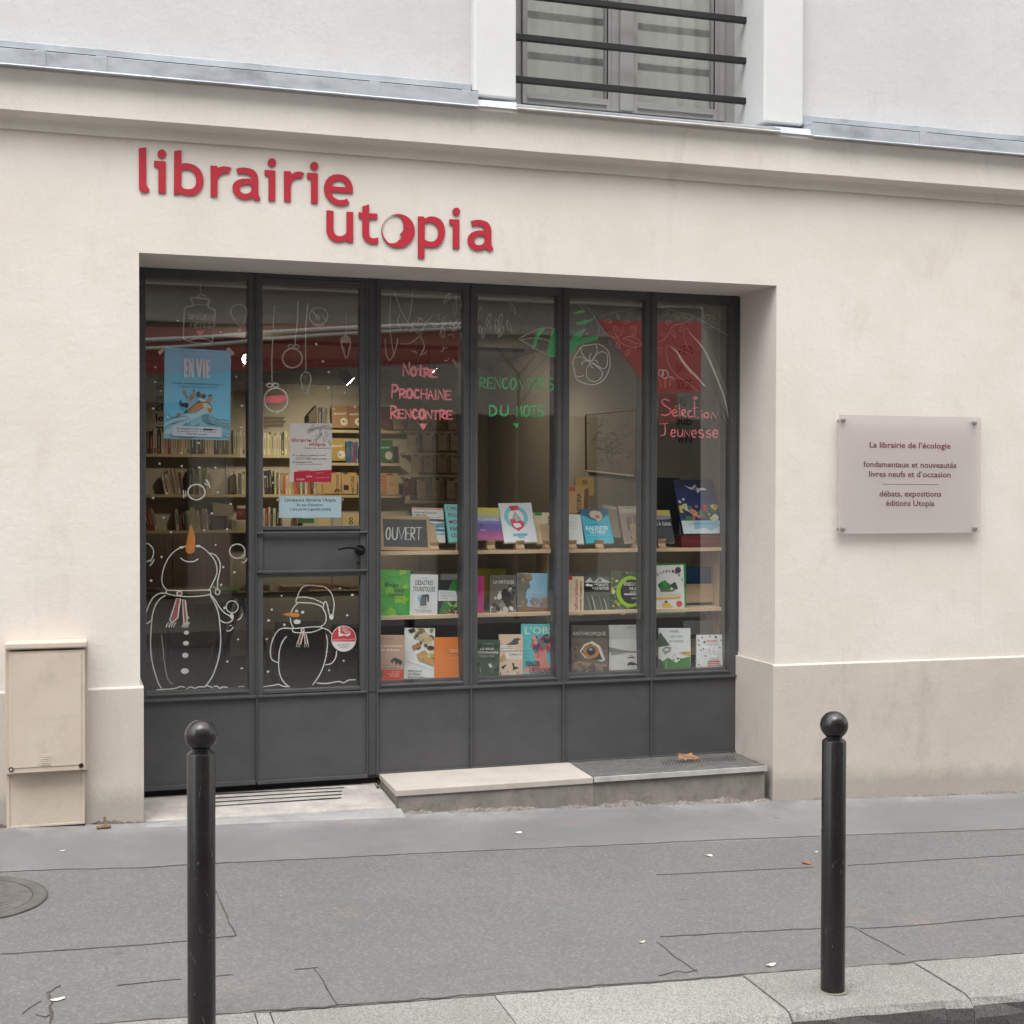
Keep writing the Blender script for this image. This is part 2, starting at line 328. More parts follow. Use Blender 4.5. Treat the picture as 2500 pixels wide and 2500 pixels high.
def ptext(mb, s, a, b, cap, y, mat, h=None):
    """line of text on the plane y=const; a, b = photo points of the baseline's ends, cap = photo height of a capital"""
    A, B = Y(*a, y), Y(*b, y); T = Y(a[0], a[1]-cap, y); vs, fs, w = text_geo(s)
    ux = (B-A)/w; uy = (T-A)/.72
    return mb.add([A+ux*x+uy*v for x, v in vs], fs, mat)
def stxt(mb, s, A, ux, uy, mat):
    """text from corner A; ux = vector along the whole line's width, uy = vector of a capital's height"""
    vs, fs, w = text_geo(s); return mb.add([A+ux*(x/w)+uy*(v/.72) for x, v in vs], fs, mat)

# ================================================================= the ground
def strip(mb, pts, w, mat, lift=.004, jit=.004, seed=1):
    rnd = random.Random(seed); P = []
    for a, b in zip(pts[:-1], pts[1:]):
        L = max(2, int((Vector(b)-Vector(a)).length/.05))
        for i in range(L):
            t = i/L; P.append((a[0]+(b[0]-a[0])*t, a[1]+(b[1]-a[1])*t))
    P.append(pts[-1])
    Q = [Vector((x+rnd.uniform(-jit, jit), y+rnd.uniform(-jit, jit), gz(x, y)+lift*.3)) for x, y in P]
    W = [w*.55*rnd.uniform(.25, 1.4) for _ in Q]
    return mb.stroke(Q, W, (0, 0, 1), mat, lift*.7, False)
mb = MB(); nx, ny = 60, 16
xs = [-6+i*(20/nx) for i in range(nx+1)]; ys = [.62-3.385*j/ny for j in range(ny+1)]
mb.add([(x, y, gz(x, y)) for y in ys for x in xs], [(j*(nx+1)+i, (j+1)*(nx+1)+i, (j+1)*(nx+1)+i+1, j*(nx+1)+i+1) for j in range(ny) for i in range(nx)], M['asphalt'])
J = M['joint']; g2 = lambda reg: (lambda *p: [tuple(G(*reg(*q))[:2]) for q in p])
a_ = g2(rg(0, 1900, .3106)); c_ = g2(rg(500, 1900, .5176)); d_ = g2(rg(1500, 1900, .5176)); e_ = g2(rg(1400, 1600, .41408))
strip(mb, [(-6, -.86)]+a_((0, 740), (470, 720), (1100, 708), (1460, 683))+c_((60, 402), (450, 385), (1000, 357), (1930, 317))+d_((500, 292), (965, 274), (1450, 258), (1932, 240))+[(14, -.87)], .009, J)
strip(mb, a_((0, 1387), (800, 1335), (1460, 1285), (1850, 1242)), .008, J, seed=2)
strip(mb, a_((1860, 1240), (1780, 1090), (1700, 900), (1690, 880)), .011, J, seed=3)
strip(mb, a_((925, 1630), (1420, 1583)), .008, J, seed=4); strip(mb, c_((50, 938), (130, 930)), .006, J, seed=5)
strip(mb, c_((420, 905), (540, 894)), .008, J, seed=6); strip(mb, c_((515, 897), (560, 960), (630, 1075)), .010, J, seed=7)
strip(mb, d_((200, 458), (600, 438), (940, 422)), .008, J, seed=8); strip(mb, d_((1100, 413), (1500, 388), (1932, 362)), .008, J, seed=9)
strip(mb, d_((215, 750), (600, 728), (970, 710), (1125, 703)), .009, J, seed=10); strip(mb, d_((200, 775), (290, 845), (400, 920)), .011, J, seed=11)
strip(mb, d_((1125, 703), (1375, 838)), .010, J, seed=12); strip(mb, d_((1160, 712), (1500, 690), (1932, 650)), .009, J, seed=13)
strip(mb, a_((490, 1632), (430, 1655), (380, 1690), (400, 1720), (398, 1800), (405, 1932)), .02, J, jit=.008, seed=14); strip(mb, a_((270, 1858), (350, 1878), (390, 1870)), .012, J, seed=15)
strip(mb, a_((330, 1755), (250, 1800), (200, 1850)), .005, J, jit=.01, seed=16)
strip(mb, [(x, -2.757) for x in (-6, 0, 3, 14)], .022, J, jit=.008, seed=17)
strip(mb, d_((210, 935), (290, 912), (340, 918), (390, 905)), .006, J, seed=18)
mb.build('pavement', kind='structure')
# granite kerb: separate stones, the two by the bollard patched with cement
mb = MB(); rnd = random.Random(4)
cuts = [-6, -4.6, -3.4, -2.2, -1.1, -.25, .445, .50, 1.33, 2.36, 3.02, 3.14, 4.3, 5.5, 6.9, 8.2, 9.5, 14]
for i, (a, b) in enumerate(zip(cuts[:-1], cuts[1:])):
    g = .0025; mat = M['granite2'] if i % 2 else M['granite']
    if abs(a-2.36) < .01 or abs(a-3.02) < .01: mat = M['granite2']
    n = max(1, int((b-a)/.12)); prof = [(-2.764, .0), (-3.105, -.002), (-3.14, -.010), (-3.162, -.034), (-3.17, -.075), (-3.175, -.24)]
    vs = []; dz = rnd.uniform(-.003, .003)
    for k in range(n+1):
        x = a+g+(b-a-2*g)*k/n
        vs += [(x, y+(rnd.uniform(-.008, .008) if q > 1 else 0), gz(x, max(y, -3.14))+z+dz) for q, (y, z) in enumerate(prof)]
    m_ = len(prof); fs = [(k*m_+q, k*m_+q+1, (k+1)*m_+q+1, (k+1)*m_+q) for k in range(n) for q in range(m_-1)]
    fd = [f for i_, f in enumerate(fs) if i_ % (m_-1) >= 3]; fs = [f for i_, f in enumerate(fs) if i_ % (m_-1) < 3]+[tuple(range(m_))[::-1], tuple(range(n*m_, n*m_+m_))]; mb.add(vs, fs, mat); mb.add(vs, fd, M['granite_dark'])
mb.build('kerb', kind='structure')
mb = MB(); mb.quad((-40, -3.165, gz(-40, -3.1)-.13), (40, -3.165, gz(40, -3.1)-.13), (40, -9.0, gz(40, -3.1)-.1), (-40, -9.0, gz(-40, -3.1)-.1), M['asphalt']); mb.build('road', kind='structure')
mb = MB(); mb.box(-40, 40, -14, -9.0, -.6, .0, M['granite2']); mb.build('pavement_opposite', kind='structure')
mb = MB(); mb.quad((-150, -150, -1.8), (150, -150, -1.8), (150, 150, -1.8), (-150, 150, -1.8), M['asphalt']); mb.build('ground', kind='structure')

# ================================================================= the building
ZT, ZR, ZB = 3.045, .573, .07
bld = thing('shop_building', (2.1, 0, 0), 'cream plastered shop building with a dark metal bookshop front and grey white upper floor', 'building')
mb = MB(); w = M['wall']
mb.box(-6, .19, 0, .6, -.6, 3.67, w); mb.box(3.99, 14, 0, .6, -.6, 3.67, w); mb.box(.19, 3.99, 0, .6, ZT, 3.67, w)
mb.build('wall', bld)
def plinth(x0, x1, zl, zr, side):   # chamfered top, stands 2 cm proud and turns into the recess
    mb = MB(); p = M['plinth']; d = .02; xs = (x0, x1)
    def col(x, zt, s): return [(x, -d, -.6), (x, -d, zt-.009), (x, .0015, zt), (x, .497, zt), (x, .497, -.6)]
    xa, xb = (x0, x1+.018) if side > 0 else (x0-.018, x1)
    A, B = col(xa, zl, 0), col(xb, zr, 0)
    mb.add(A+B, [(0, 5, 6, 1), (1, 6, 7, 2), (2, 7, 8, 3), (3, 8, 9, 4), (0, 1, 2, 3, 4), (9, 8, 7, 6, 5)], p)
    return mb.build('plinth', bld, bevel=.003)
plinth(-6, .19, .74, .73, 1); plinth(3.99, 14, .707, .66, -1)
# hairline cracks and repairs on the plaster are in its material; cornice, zinc cover, upper storey
prof = [(0, 3.646), (-.018, 3.648), (-.02, 3.683), (-.028, 3.69), (-.034, 3.70), (-.06, 3.704), (-.088, 3.713), (-.10, 3.725), (-.10, 3.86), (-.104, 3.885), (-.115, 3.91), (-.128, 3.925), (-.128, 3.948), (.1, 3.955)]
xs = [-6+i*.4 for i in range(51)]; rnd = random.Random(3); vs = []
for x in xs:
    j = rnd.uniform(-.002, .002); vs += [(x, y+j*(i > 0), z+j) for i, (y, z) in enumerate(prof)]
n_ = len(prof)
MB().add(vs, [(a*n_+q, a*n_+q+1, (a+1)*n_+q+1, (a+1)*n_+q) for a in range(len(xs)-1) for q in range(n_-1)], M['cornice']).build('cornice', bld, smooth=True)
mb = MB(); z = M['zinc']
for x0, x1 in ((-6, 2.03), (4.15, 14)):
    mb.box(x0, x1, -.15, -.140, 3.937, 4.022, z); mb.box(x0, x1, -.139, .0, 3.956, 4.016, z); mb.hexa([(x0, -.139, 4.017), (x1, -.139, 4.017), (x1, .012, 4.017), (x0, .012, 4.017), (x0, -.139, 4.022), (x1, -.139, 4.022), (x1, .012, 4.055), (x0, .012, 4.055)], z)
    mb.box(x0, x1, -.1485, -.142, 4.0222, 4.0275, M['black_gap']); mb.box(x0, x1, .001, .0185, 4.0, 4.106, z); mb.tube([(x0, -.152, 3.938), (x1, -.152, 3.938)], .0075, z, 8)
for x0, x1 in ((2.031, 2.262), (3.905, 4.149)):
    mb.hexa([(x0, -.142, 3.95), (x1, -.142, 3.95), (x1, .0, 3.95), (x0, .0, 3.95), (x0, -.132, 3.982), (x1, -.128, 3.985), (x1, .0, 4.02), (x0, .0, 4.02)], z); mb.tube([(x0, -.150, 3.941), (x1, -.150, 3.941)], .0075, z, 8)
for x in (-.33, -.03, 1.41, 1.93, 4.9, 6.4): mb.box(x, x+.055, -.154, -.1505, 3.945, 4.024, z)
mb.box(2.256, 3.929, -.148, .352, 3.958, 3.972, z); mb.tube([(2.256, -.15, 3.946), (3.929, -.15, 3.946)], .010, M['metal_lt'], 8)
mb.build('zinc_flashing', bld, bevel=.002)
mb = MB(); u = M['upper']; mb.box(-6, 2.10, .02, .6, 3.9, 7.5, u); mb.box(4.09, 14, .02, .6, 3.9, 7.5, u); mb.box(2.10, 4.09, .02, .6, 6.0, 7.5, u); mb.build('upper_wall', bld)
for x0, x1 in ((2.036, 2.288), (3.874, 4.143)):
    mb = MB(); mb.box(x0, x1, -.045, .42, 4.028, 6.2, M['white']); mb.build('window_surround', bld, bevel=.012)
mb = MB(); fm = plain((150, 149, 146), .5, 'grey_window_paint', 0, 1.0, .03); yf = .354
mb.box(2.289, 2.447, yf, yf+.06, 3.975, 6, fm); mb.box(3.797, 3.873, yf, yf+.06, 3.975, 6, fm); mb.box(2.447, 3.797, yf+.002, yf+.06, 3.974, 4.116, fm)
mb.box(2.45, 3.79, yf-.012, yf+.001, 4.098, 4.104, M['black_gap'])
wf = mb.build('upper_window', bld, bevel=.004)
for x0, x1 in ((2.45, 3.118), (3.122, 3.793)):
    mb = MB(); y0 = yf-.022
    gx0, gx1 = (x0+.03, 2.992) if x0 < 3 else (3.2, x1-.078)
    mb.box(x0, gx0, y0, y0+.05, 4.12, 6, fm); mb.box(gx1, x1, y0, y0+.05, 4.12, 6, fm); mb.box(gx0, gx1, y0+.002, y0+.05, 4.12, 4.19, fm)
    mb.box(gx0, gx1, y0-.012, y0+.001, 4.150, 4.163, fm); mb.box(gx1+.001, gx1+.010, y0-.003, y0+.0, 4.19, 6, M['black_gap']); mb.box(gx1+.03, gx1+.036, y0-.006, y0, 4.14, 6, fm)
    if x0 < 3: mb.box(3.076, 3.164, y0-.02, y0-.0005, 4.125, 6, fm)
    sh = mb.build('sash', wf, bevel=.004)
    MB().quad((gx0-.005, y0+.03, 4.185), (gx1+.005, y0+.03, 4.185), (gx1+.005, y0+.03, 6), (gx0-.005, y0+.03, 6), M['upper_glass']).build('pane', wf)
mb = MB(); n = 90   # pleated net curtain behind the upper panes
cv = plain((226, 226, 220), .9, 'net_curtain', 0, .62, .03); pts = [(2.4+1.5*i/n, .50+.012*math.sin(i*.9)+.008*math.sin(i*.37)) for i in range(n+1)]
mb.add([(x, y, q) for x, y in pts for q in (3.98, 6.0)], [(2*i, 2*i+2, 2*i+3, 2*i+1) for i in range(n)], cv); mb.build('curtain', wf, smooth=True)
for zc in (4.22, 4.47, 4.722, 4.97):
    mb = MB(); mb.box(2.286, 3.876, .19, .225, zc-.0185, zc+.0185, M['dark_metal']); mb.build('window_bar', bld, bevel=.003)

# ---- shopfront: dark metal frame, panes, panels, door
fr = M['frame']; YF = .497
V = [(.19, .249), (.83, .872), (1.537, 1.614), (2.132, 2.2185), (2.738, 2.815), (3.3346, 3.411), (3.9325, 3.99)]
mb = MB()
for i, (a, b) in enumerate(V):
    mb.box(a, b, YF, .655, ZR-.003, ZT, fr); mb.box(a, b, .512, .655, ZB-.02, ZR-.0035, fr)
for c in (1.5895, 2.1755, 2.776, 3.3725): mb.box(c-.0045, c+.0045, YF-.017, YF-.0005, ZB, ZT-.012, fr)
mb.box(.868, .8735, YF-.017, YF-.0005, ZB, ZT-.012, fr); mb.box(.194, .2, YF-.012, YF-.0005, .74, ZT, fr)
mb.box(3.978, 3.986, YF-.014, YF-.0005, .74, ZT-.01, fr)
for (a, b) in ((.249, .83), (1.614, 2.132), (2.2185, 2.738), (2.815, 3.3346), (3.411, 3.9325)):
    mb.box(a, b, YF+.002, .65, 2.995, ZT-.001, fr); mb.box(a, b, YF+.002, .65, ZR-.012, .608, fr); mb.box(a, b, YF+.002, .56, ZB-.018, ZB+.03, fr)
    mb.box(a, b, YF-.004, YF+.0015, .598, .609, fr)
mb.box(.872, 1.537, YF+.004, .65, 3.022, ZT-.002, fr)
mb.box(1.534, 1.5368, YF+.003, .6, .06, 3.02, M['black_gap'])
mb.box(.2, 1.6, .53, .56, .0, .058, M['black_gap'])
for a, b in ((.2, .866), (1.592, 2.1705), (2.1805, 2.7715), (2.7805, 3.368), (3.377, 3.985)): mb.box(a, b, YF-.020, YF+.001, ZR-.006, ZR+.008, fr)
for a, b in ((1.592, 2.1705), (2.1805, 2.7715), (2.7805, 3.368), (3.377, 3.985), (.2, .866)): mb.box(a, b, YF-.012, YF+.001, ZB-.012, ZB+.012, fr)
sw = mb.build('shop_window', bld, bevel=.0025)
for a, b in ((.196, .8675), (1.5378, 2.1705), (2.1806, 2.7713), (2.7808, 3.3678), (3.3772, 3.984)):
    MB().box(a, b, .4985, .511, ZB+.001, ZR-.007, fr).build('panel', sw)
for a, b in ((.235, .845), (1.6, 2.145), (2.205, 2.75), (2.8, 3.35), (3.4, 3.945)):
    MB().quad((a, .535, .59), (b, .535, .59), (b, .535, 3.02), (a, .535, 3.02), M['glass']).build('pane', sw)
mb = MB(); yd = YF-.003
mb.box(.8745, .911, yd, .545, .574, 3.02, fr); mb.box(1.489, 1.533, yd, .545, .574, 3.02, fr)
for a, b in ((2.985, 3.02), (1.545, 1.568), (1.2665, 1.289), (.585, .606)): mb.box(.911, 1.489, yd+.002, .543, a, b, fr)
for a in (1.523, 1.2955): mb.box(.876, 1.531, yd-.018, yd-.0005, a, a+.012, fr)
mb.box(.876, 1.531, yd-.018, yd-.0005, ZR-.006, ZR+.008, fr); mb.box(.876, 1.531, yd-.012, yd-.0005, .056, .078, fr); mb.box(1.5245, 1.5325, yd-.014, yd-.0005, .06, 3.02, fr)
door = mb.build('door', bld, bevel=.0025)
MB().box(.905, 1.495, .508, .53, 1.285, 1.55, fr).build('lock_panel', door); MB().box(.8745, 1.524, .4955, .53, .06, .566, fr).build('kick_panel', door)
for a, b in ((1.56, 2.99), (.6, 1.275)): MB().quad((.9, .533, a), (1.5, .533, a), (1.5, .533, b), (.9, .533, b), M['glass']).build('pane', door)
hd = rg(560, 1240, .20704); mb = MB(); hm = plain((22, 22, 23), .35, 'black_handle', .3, .8, 0)
c = Y(*hd(1545, 500), .49); mb.add([(c.x+.031*math.cos(t*.2618), q, c.z+.031*math.sin(t*.2618)) for q in (.508, .492) for t in range(24)], [(t, (t+1) % 24, 24+(t+1) % 24, 24+t) for t in range(24)]+[tuple(range(24, 48))], hm)
P = [Y(*hd(1560, 500), .49)]+smoothpts([Y(*hd(*q), .448) for q in ((1570, 505), (1500, 478), (1420, 463), (1350, 467), (1282, 483))], 5)
mb.tube(P, .0105, hm, 10); mb.build('handle', door, smooth=True)
c = Y(*hd(1522, 655), .5); mb = MB(); mb.add([(c.x+.011*math.cos(t*.3927), .5065, c.z+.011*math.sin(t*.3927)) for t in range(16)], [tuple(range(16))], hm); mb.box(c.x-.005, c.x+.005, .5045, .5072, c.z-.03, c.z, plain((120, 88, 70), .4, 'copper', .7)); mb.build('keyhole', door)

# ---- interior of the shop
def shell(name, vs, mat): MB().add(vs, [(0, 1, 2, 3)], mat).build(name, kind='structure')
XI0, XI1, YI, ZI = -1.6, 4.12, 6.62, 3.1
MB().box(XI0, XI1, .60, YI, -.02, .085, M['int_dark']).build('floor', kind='structure')
MB().box(XI0, XI1, .601, YI, ZI, ZI+.1, M['ceil']).build('ceiling', kind='structure')
MB().box(XI0, XI1, YI, YI+.1, -.02, ZI+.1, M['int_wall']).build('back_wall', kind='structure')
MB().box(XI1, XI1+.1, .601, YI+.1, -.02, ZI+.1, M['int_side']).build('side_wall', kind='structure')
MB().box(XI0-.1, XI0, .601, YI+.1, -.02, ZI+.1, M['int_side']).build('side_wall', kind='structure')
mb = MB()   # ceiling cove along the back wall
mb.box(XI0, XI1, YI-.18, YI-.001, 2.96, 3.03, M['ceil']); mb.box(XI0, XI1, YI-.10, YI-.001, 2.86, 2.959, M['ceil']); mb.build('ceiling_cove', kind='structure')

# ================================================================= things on the facade
RED = M['red']
sg = thing('wall_sign', (1.2, -.01, 3.2), 'red cut-out letters reading librairie utopia above the shop window', 'sign')
def letters(reg, L, name):
    mb = MB()
    for cons in L: mb.extr([[Y(*reg(*p), -.009) for p in c] for c in cons], (0, .0065, 0), RED, plain((120, 20, 30), .5, 'sign_edge'))
    return mb.build(name, sg)
def E_(cx, cy, rx, ry): return [ell(cx, cy, rx, ry, 22)]
letters(K6, [
 [[(32,76),(95,69),(96,372),(97,390),(105,408),(124,430),(118,445),(100,455),(80,457),(60,455),(45,445),(37,430),(33,405)]],
 [[(162,182),(263,190),(263,463),(199,459),(199,255),(197,245),(190,239),(162,233)]], E_(229,125,37,39),
 [[(335,100),(397,92),(397,210),(415,205),(440,204),(480,211),(520,227),(555,258),(577,295),(587,340),(584,385),(570,425),(545,455),(515,473),(485,481),(450,481),(420,475),(400,468),(388,462),(378,466),(365,474),(332,472)],
  [(397,268),(425,258),(455,259),(485,270),(508,292),(521,325),(524,360),(518,395),(500,417),(475,427),(445,428),(420,421),(402,410),(397,400)]],
 [[(647,224),(707,229),(708,243),(716,243),(730,236),(760,231),(795,234),(826,243),(803,292),(785,287),(765,290),(738,302),(718,320),(707,345),(706,490),(647,489)]],
 [[(868,252),(900,243),(945,242),(985,249),(1020,265),(1042,290),(1053,320),(1056,360),(1056,440),(1060,480),(1076,510),(1066,520),(1045,525),(1025,520),(1010,508),(1003,498),(985,507),(960,514),(930,515),(895,505),(862,482),(842,452),(834,418),(838,390),(855,365),(880,348),(915,338),(960,336),(1000,343),(995,322),(978,306),(950,297),(920,293),(880,298)],
  [(895,428),(900,408),(915,394),(935,388),(965,386),(997,389),(997,440),(985,456),(965,465),(940,467),(918,460),(902,446)]],
 [[(1110,262),(1202,267),(1202,527),(1144,525),(1144,325),(1138,315),(1110,308)]], E_(1173,200,36,38),
 [[(1277,271),(1333,275),(1340,296),(1348,294),(1365,284),(1390,277),(1420,278),(1450,289),(1428,336),(1405,331),(1380,335),(1355,350),(1341,370),(1335,395),(1335,535),(1277,531)]],
 [[(1475,286),(1567,291),(1567,550),(1509,547),(1509,350),(1503,340),(1475,335)]], E_(1537,229,35,37),
 [[(1867,463),(1683,450),(1690,478),(1708,500),(1735,516),(1765,521),(1795,518),(1818,507),(1837,549),(1815,563),(1780,570),(1745,569),(1705,556),(1665,528),(1635,487),(1621,440),(1621,400),(1635,355),(1662,322),(1700,303),(1740,299),(1785,306),(1825,330),(1852,365),(1867,410)],
  [(1689,402),(1695,380),(1712,361),(1738,352),(1765,354),(1790,368),(1806,390),(1810,411)]]], 'lettering')
letters(K7, [
 [[(74,142),(147,147),(147,350),(155,380),(175,403),(205,414),(240,410),(268,394),(284,375),(284,157),(354,160),(354,478),(290,475),(278,457),(255,466),(215,475),(180,474),(140,460),(105,432),(82,395),(74,350)]],
 [[(450,102),(520,80),(520,174),(607,178),(607,236),(520,235),(520,390),(528,420),(545,434),(575,437),(616,427),(616,494),(580,497),(535,493),(495,475),(465,440),(450,400),(450,235),(440,226),(412,224),(412,163),(450,166)]],
 [ell(825,359,175,178,40),[(825,198),(850,215),(868,240),(878,275),(882,310),(882,340),(875,360),(862,378),(845,390),(850,402),(863,412),(852,424),(866,438),(870,450),(845,444),(830,455),(820,470),(800,482),(770,488),(735,487),(715,475),(690,445),(670,410),(659,370),(658,330),(666,290),(685,250),(715,218),(750,199),(790,192)],[(895,325),(903,330),(915,345),(906,342)]],
 [[(1033,206),(1090,208),(1108,228),(1125,218),(1155,207),(1190,207),(1230,216),(1270,240),(1300,280),(1315,330),(1317,385),(1305,440),(1280,490),(1245,520),(1210,532),(1165,534),(1130,526),(1104,520),(1101,647),(1033,642)],
  [(1104,290),(1115,275),(1140,268),(1170,270),(1205,285),(1232,315),(1245,355),(1246,400),(1232,440),(1205,465),(1170,471),(1130,465),(1104,450)]],
 [[(1362,235),(1468,240),(1467,545),(1399,543),(1399,310),(1390,298),(1362,291)]], E_(1435,158,40,43),
 [[(1588,258),(1620,246),(1670,242),(1715,248),(1760,266),(1785,295),(1800,335),(1803,380),(1802,480),(1808,515),(1825,550),(1812,564),(1790,572),(1770,568),(1750,555),(1742,541),(1720,552),(1685,563),(1650,564),(1605,550),(1572,520),(1555,480),(1554,440),(1568,405),(1595,377),(1630,360),(1680,353),(1733,358),(1728,335),(1710,315),(1680,303),(1645,303),(1602,312)],
  [(1620,460),(1627,438),(1645,420),(1670,411),(1705,410),(1733,415),(1732,470),(1722,490),(1705,503),(1680,508),(1655,507),(1635,495),(1623,478)]]], 'lettering')
# acrylic plaque
pq = thing('plaque', (4.92, -.04, 1.51), 'frosted clear plaque with dark red French text on four steel studs', 'plaque')
m, n, l, b = nt('frosted_acrylic'); b.inputs['Base Color'].default_value = (.58, .525, .505, 1); b.inputs['Roughness'].default_value = .28; b.inputs['Alpha'].default_value = .52; M['acrylic'] = m
MB().box(4.407, 5.445, -.047, -.039, 1.512, 2.257, M['acrylic']).build('plate', pq, bevel=.002)
PQ = rg(1950, 950, .28468); mb = MB(); ink = plain((112, 28, 40), .6, 'dark_red_ink', 0, .8, 0); ink2 = plain((98, 50, 54), .6, 'brown_red_ink', 0, .8, 0)
for s, a, b_, ik in (('La librairie de l’écologie', (608, 500), (1303, 511), ink), ('fondamentaux et nouveautés', (555, 666), (1353, 677), ink2), ('livres neufs et d’occasion', (603, 750), (1303, 757), ink2), ('débats, expositions', (692, 920), (1222, 922), ink2), ('éditions Utopia', (748, 1000), (1163, 1003), ink2)):
    W_l = text_geo(s)[2]; x = 0; A, B = PQ(*a), PQ(*b_)
    for wd in s.split(' '):   # word by word
        i0 = text_geo(s[:s.index(wd)+len(wd)])[2]; t1 = i0/W_l; t0 = (i0-text_geo(wd)[2])/W_l; mb = MB()
        ptext(mb, wd, (A[0]+(B[0]-A[0])*t0, A[1]+(B[1]-A[1])*t0), (A[0]+(B[0]-A[0])*t1, A[1]+(B[1]-A[1])*t1), 50*.28468, -.0475, ik); mb.build('lettering', pq)
mb = MB()
mb.stroke([Y(*PQ(718, 815), -.0472), Y(*PQ(1195, 818), -.0472)], .006, (0, -1, 0), ink2)
mb.build('divider_line', pq)
for p in ((375, 265), (1500, 290), (370, 1197), (1505, 1195)):
    c = Y(*PQ(*p), -.047); mb = MB(); n = 16; prof = [(.009, 0), (.010, -.050), (.0155, -.051), (.0155, -.064), (.011, -.067)]
    mb.add([(c.x+r*math.cos(2*math.pi*i/n), y, c.z+r*math.sin(2*math.pi*i/n)) for r, y in prof for i in range(n)], [(a*n+i, a*n+(i+1) % n, (a+1)*n+(i+1) % n, (a+1)*n+i) for a in range(4) for i in range(n)]+[tuple(range(4*n, 5*n))], M['acrylic_dot'])
    mb.build('stud', pq, smooth=True)
# gas cabinet
gc = thing('meter_cabinet', (-.28, -.05, 0), 'beige metal utility cabinet set low in the wall beside the door', 'cabinet'); cb = M['cabinet']
mb = MB(); mb.box(-.487, -.078, -.062, .0, .305, .955, cb); mb.box(-.484, -.096, -.045, .0, .018, .304, cb)
for x0, x1, z0, z1 in ((-.484, -.468, .02, .30), (-.112, -.096, .02, .30), (-.468, -.112, .02, .032)): mb.box(x0, x1, -.049, -.0455, z0, z1, cb)
mb.build('housing', gc, bevel=.004); MB().box(-.486, -.094, -.046, -.001, -.03, .0175, M['black_gap']).build('foot_shadow', gc)  # black box standing in for the contact shadow under the housing
mb = MB(); mb.box(-.468, -.094, -.105, -.064, .318, .946, cb); mb.box(-.449, -.112, -.1085, -.1055, .345, .928, cb)
mb.box(-.318, -.266, -.111, -.109, .352, .41, cb); 
for k in range(4): mb.box(-.310, -.274, -.1125, -.1112, .362+k*.011, .367+k*.011, cb)
dr = mb.build('door', gc, bevel=.006)
for p in ((75, 1045), (547, 1018)):
    c = Y(*rg(0, 1500, .3623)(*p), -.106); mb = MB(); mb.add([(c.x+.0125*math.cos(t*.3927), -.1095, c.z+.0125*math.sin(t*.3927)) for t in range(16)], [tuple(range(16))], plain((45, 32, 25), .6, 'rusty_lock')); mb.add([(c.x+.006*math.cos(t*.3927), -.1105, c.z+.006*math.sin(t*.3927)) for t in range(16)], [tuple(range(16))], cb if p[0] < 100 else M['black_gap']); mb.build('lock', dr)
MB().box(-.487, -.08, -.118, -.0005, .957, .992, cb).build('hood', gc, bevel=.008)

# ================================================================= steps and threshold
MB().hexa([(.205, -.004, -.2), (1.60, -.004, -.2), (1.60, .6, -.2), (.205, .6, -.2), (.205, -.004, .004), (1.60, -.004, -.012), (1.60, .6, .018), (.205, .6, .018)], M['lime_worn']).build('threshold', bld, bevel=.012)
mb = MB()   # drain slots cut in the sill
def tz(x, y):
    f = .004-.01147*(x-.205); return f+(.018-f)*(y+.004)/.604
for k in range(5):
    pa, pb = c_((30, 55+18*k), (635+6*(k % 2)-4*k, 40+14*k))
    A = Zp(*rg(500, 1900, .5176)(-70, 68+17.5*k), .012); B = Zp(*rg(500, 1900, .5176)(640-3*k+8*(k == 1), 38+13.5*k), .006)
    mb.stroke([(A.x, A.y, tz(A.x, A.y)+.004), (B.x, B.y, tz(B.x, B.y)+.004)], .042, (0, 0, 1), M['black_gap'], .002)
mb.build('drain_slot', bld)
st = thing('stone_step', (2.19, .2, 0), 'pale limestone step slab on a stained cement base under the window', 'step')
MB().hexa([(1.588, -.022, .046), (2.783, -.022, .046), (2.817, .49, .046), (1.602, .49, .046), (1.588, -.022, .082), (2.783, -.022, .082), (2.817, .49, .074), (1.602, .49, .074)], M['limestone']).build('slab', st, bevel=.004)
MB().box(1.606, 2.79, -.012, .48, -.3, .045, M['cement']).build('base', st)
s2 = thing('slate_step', (3.37, .2, 0), 'dark grey slate step with metal edge and vent grille beside the limestone step', 'step')
mb = MB(); mb.hexa([(2.786, -.018, .050), (3.93, -.018, .050), (3.965, .49, .050), (2.82, .49, .050), (2.786, -.018, .083), (3.93, -.018, .083), (3.965, .49, .074), (2.82, .49, .074)], M['slate']); mb.build('slab', s2, bevel=.003)
MB().box(2.7865, 3.93, -.026, -.0185, .052, .0845, M['metal_lt']).build('metal_edge', s2, bevel=.002)
MB().box(2.792, 3.92, -.008, .48, -.3, .049, M['cement']).build('base', s2)
mb = MB(); K4 = rg(1400, 1600, .41408)
for i in range(24):
    t = i/23; a = Zp(*K4(540+420*t, 632-30*t), .085); mb.stroke([(a.x-.03, a.y-.05, .0845-.017*(a.y-.05)), (a.x+.012, a.y+.075, .0845-.017*(a.y+.05))], .013, (0, 0, 1), M['joint'], .0015)
mb.build('vent_grille', s2)
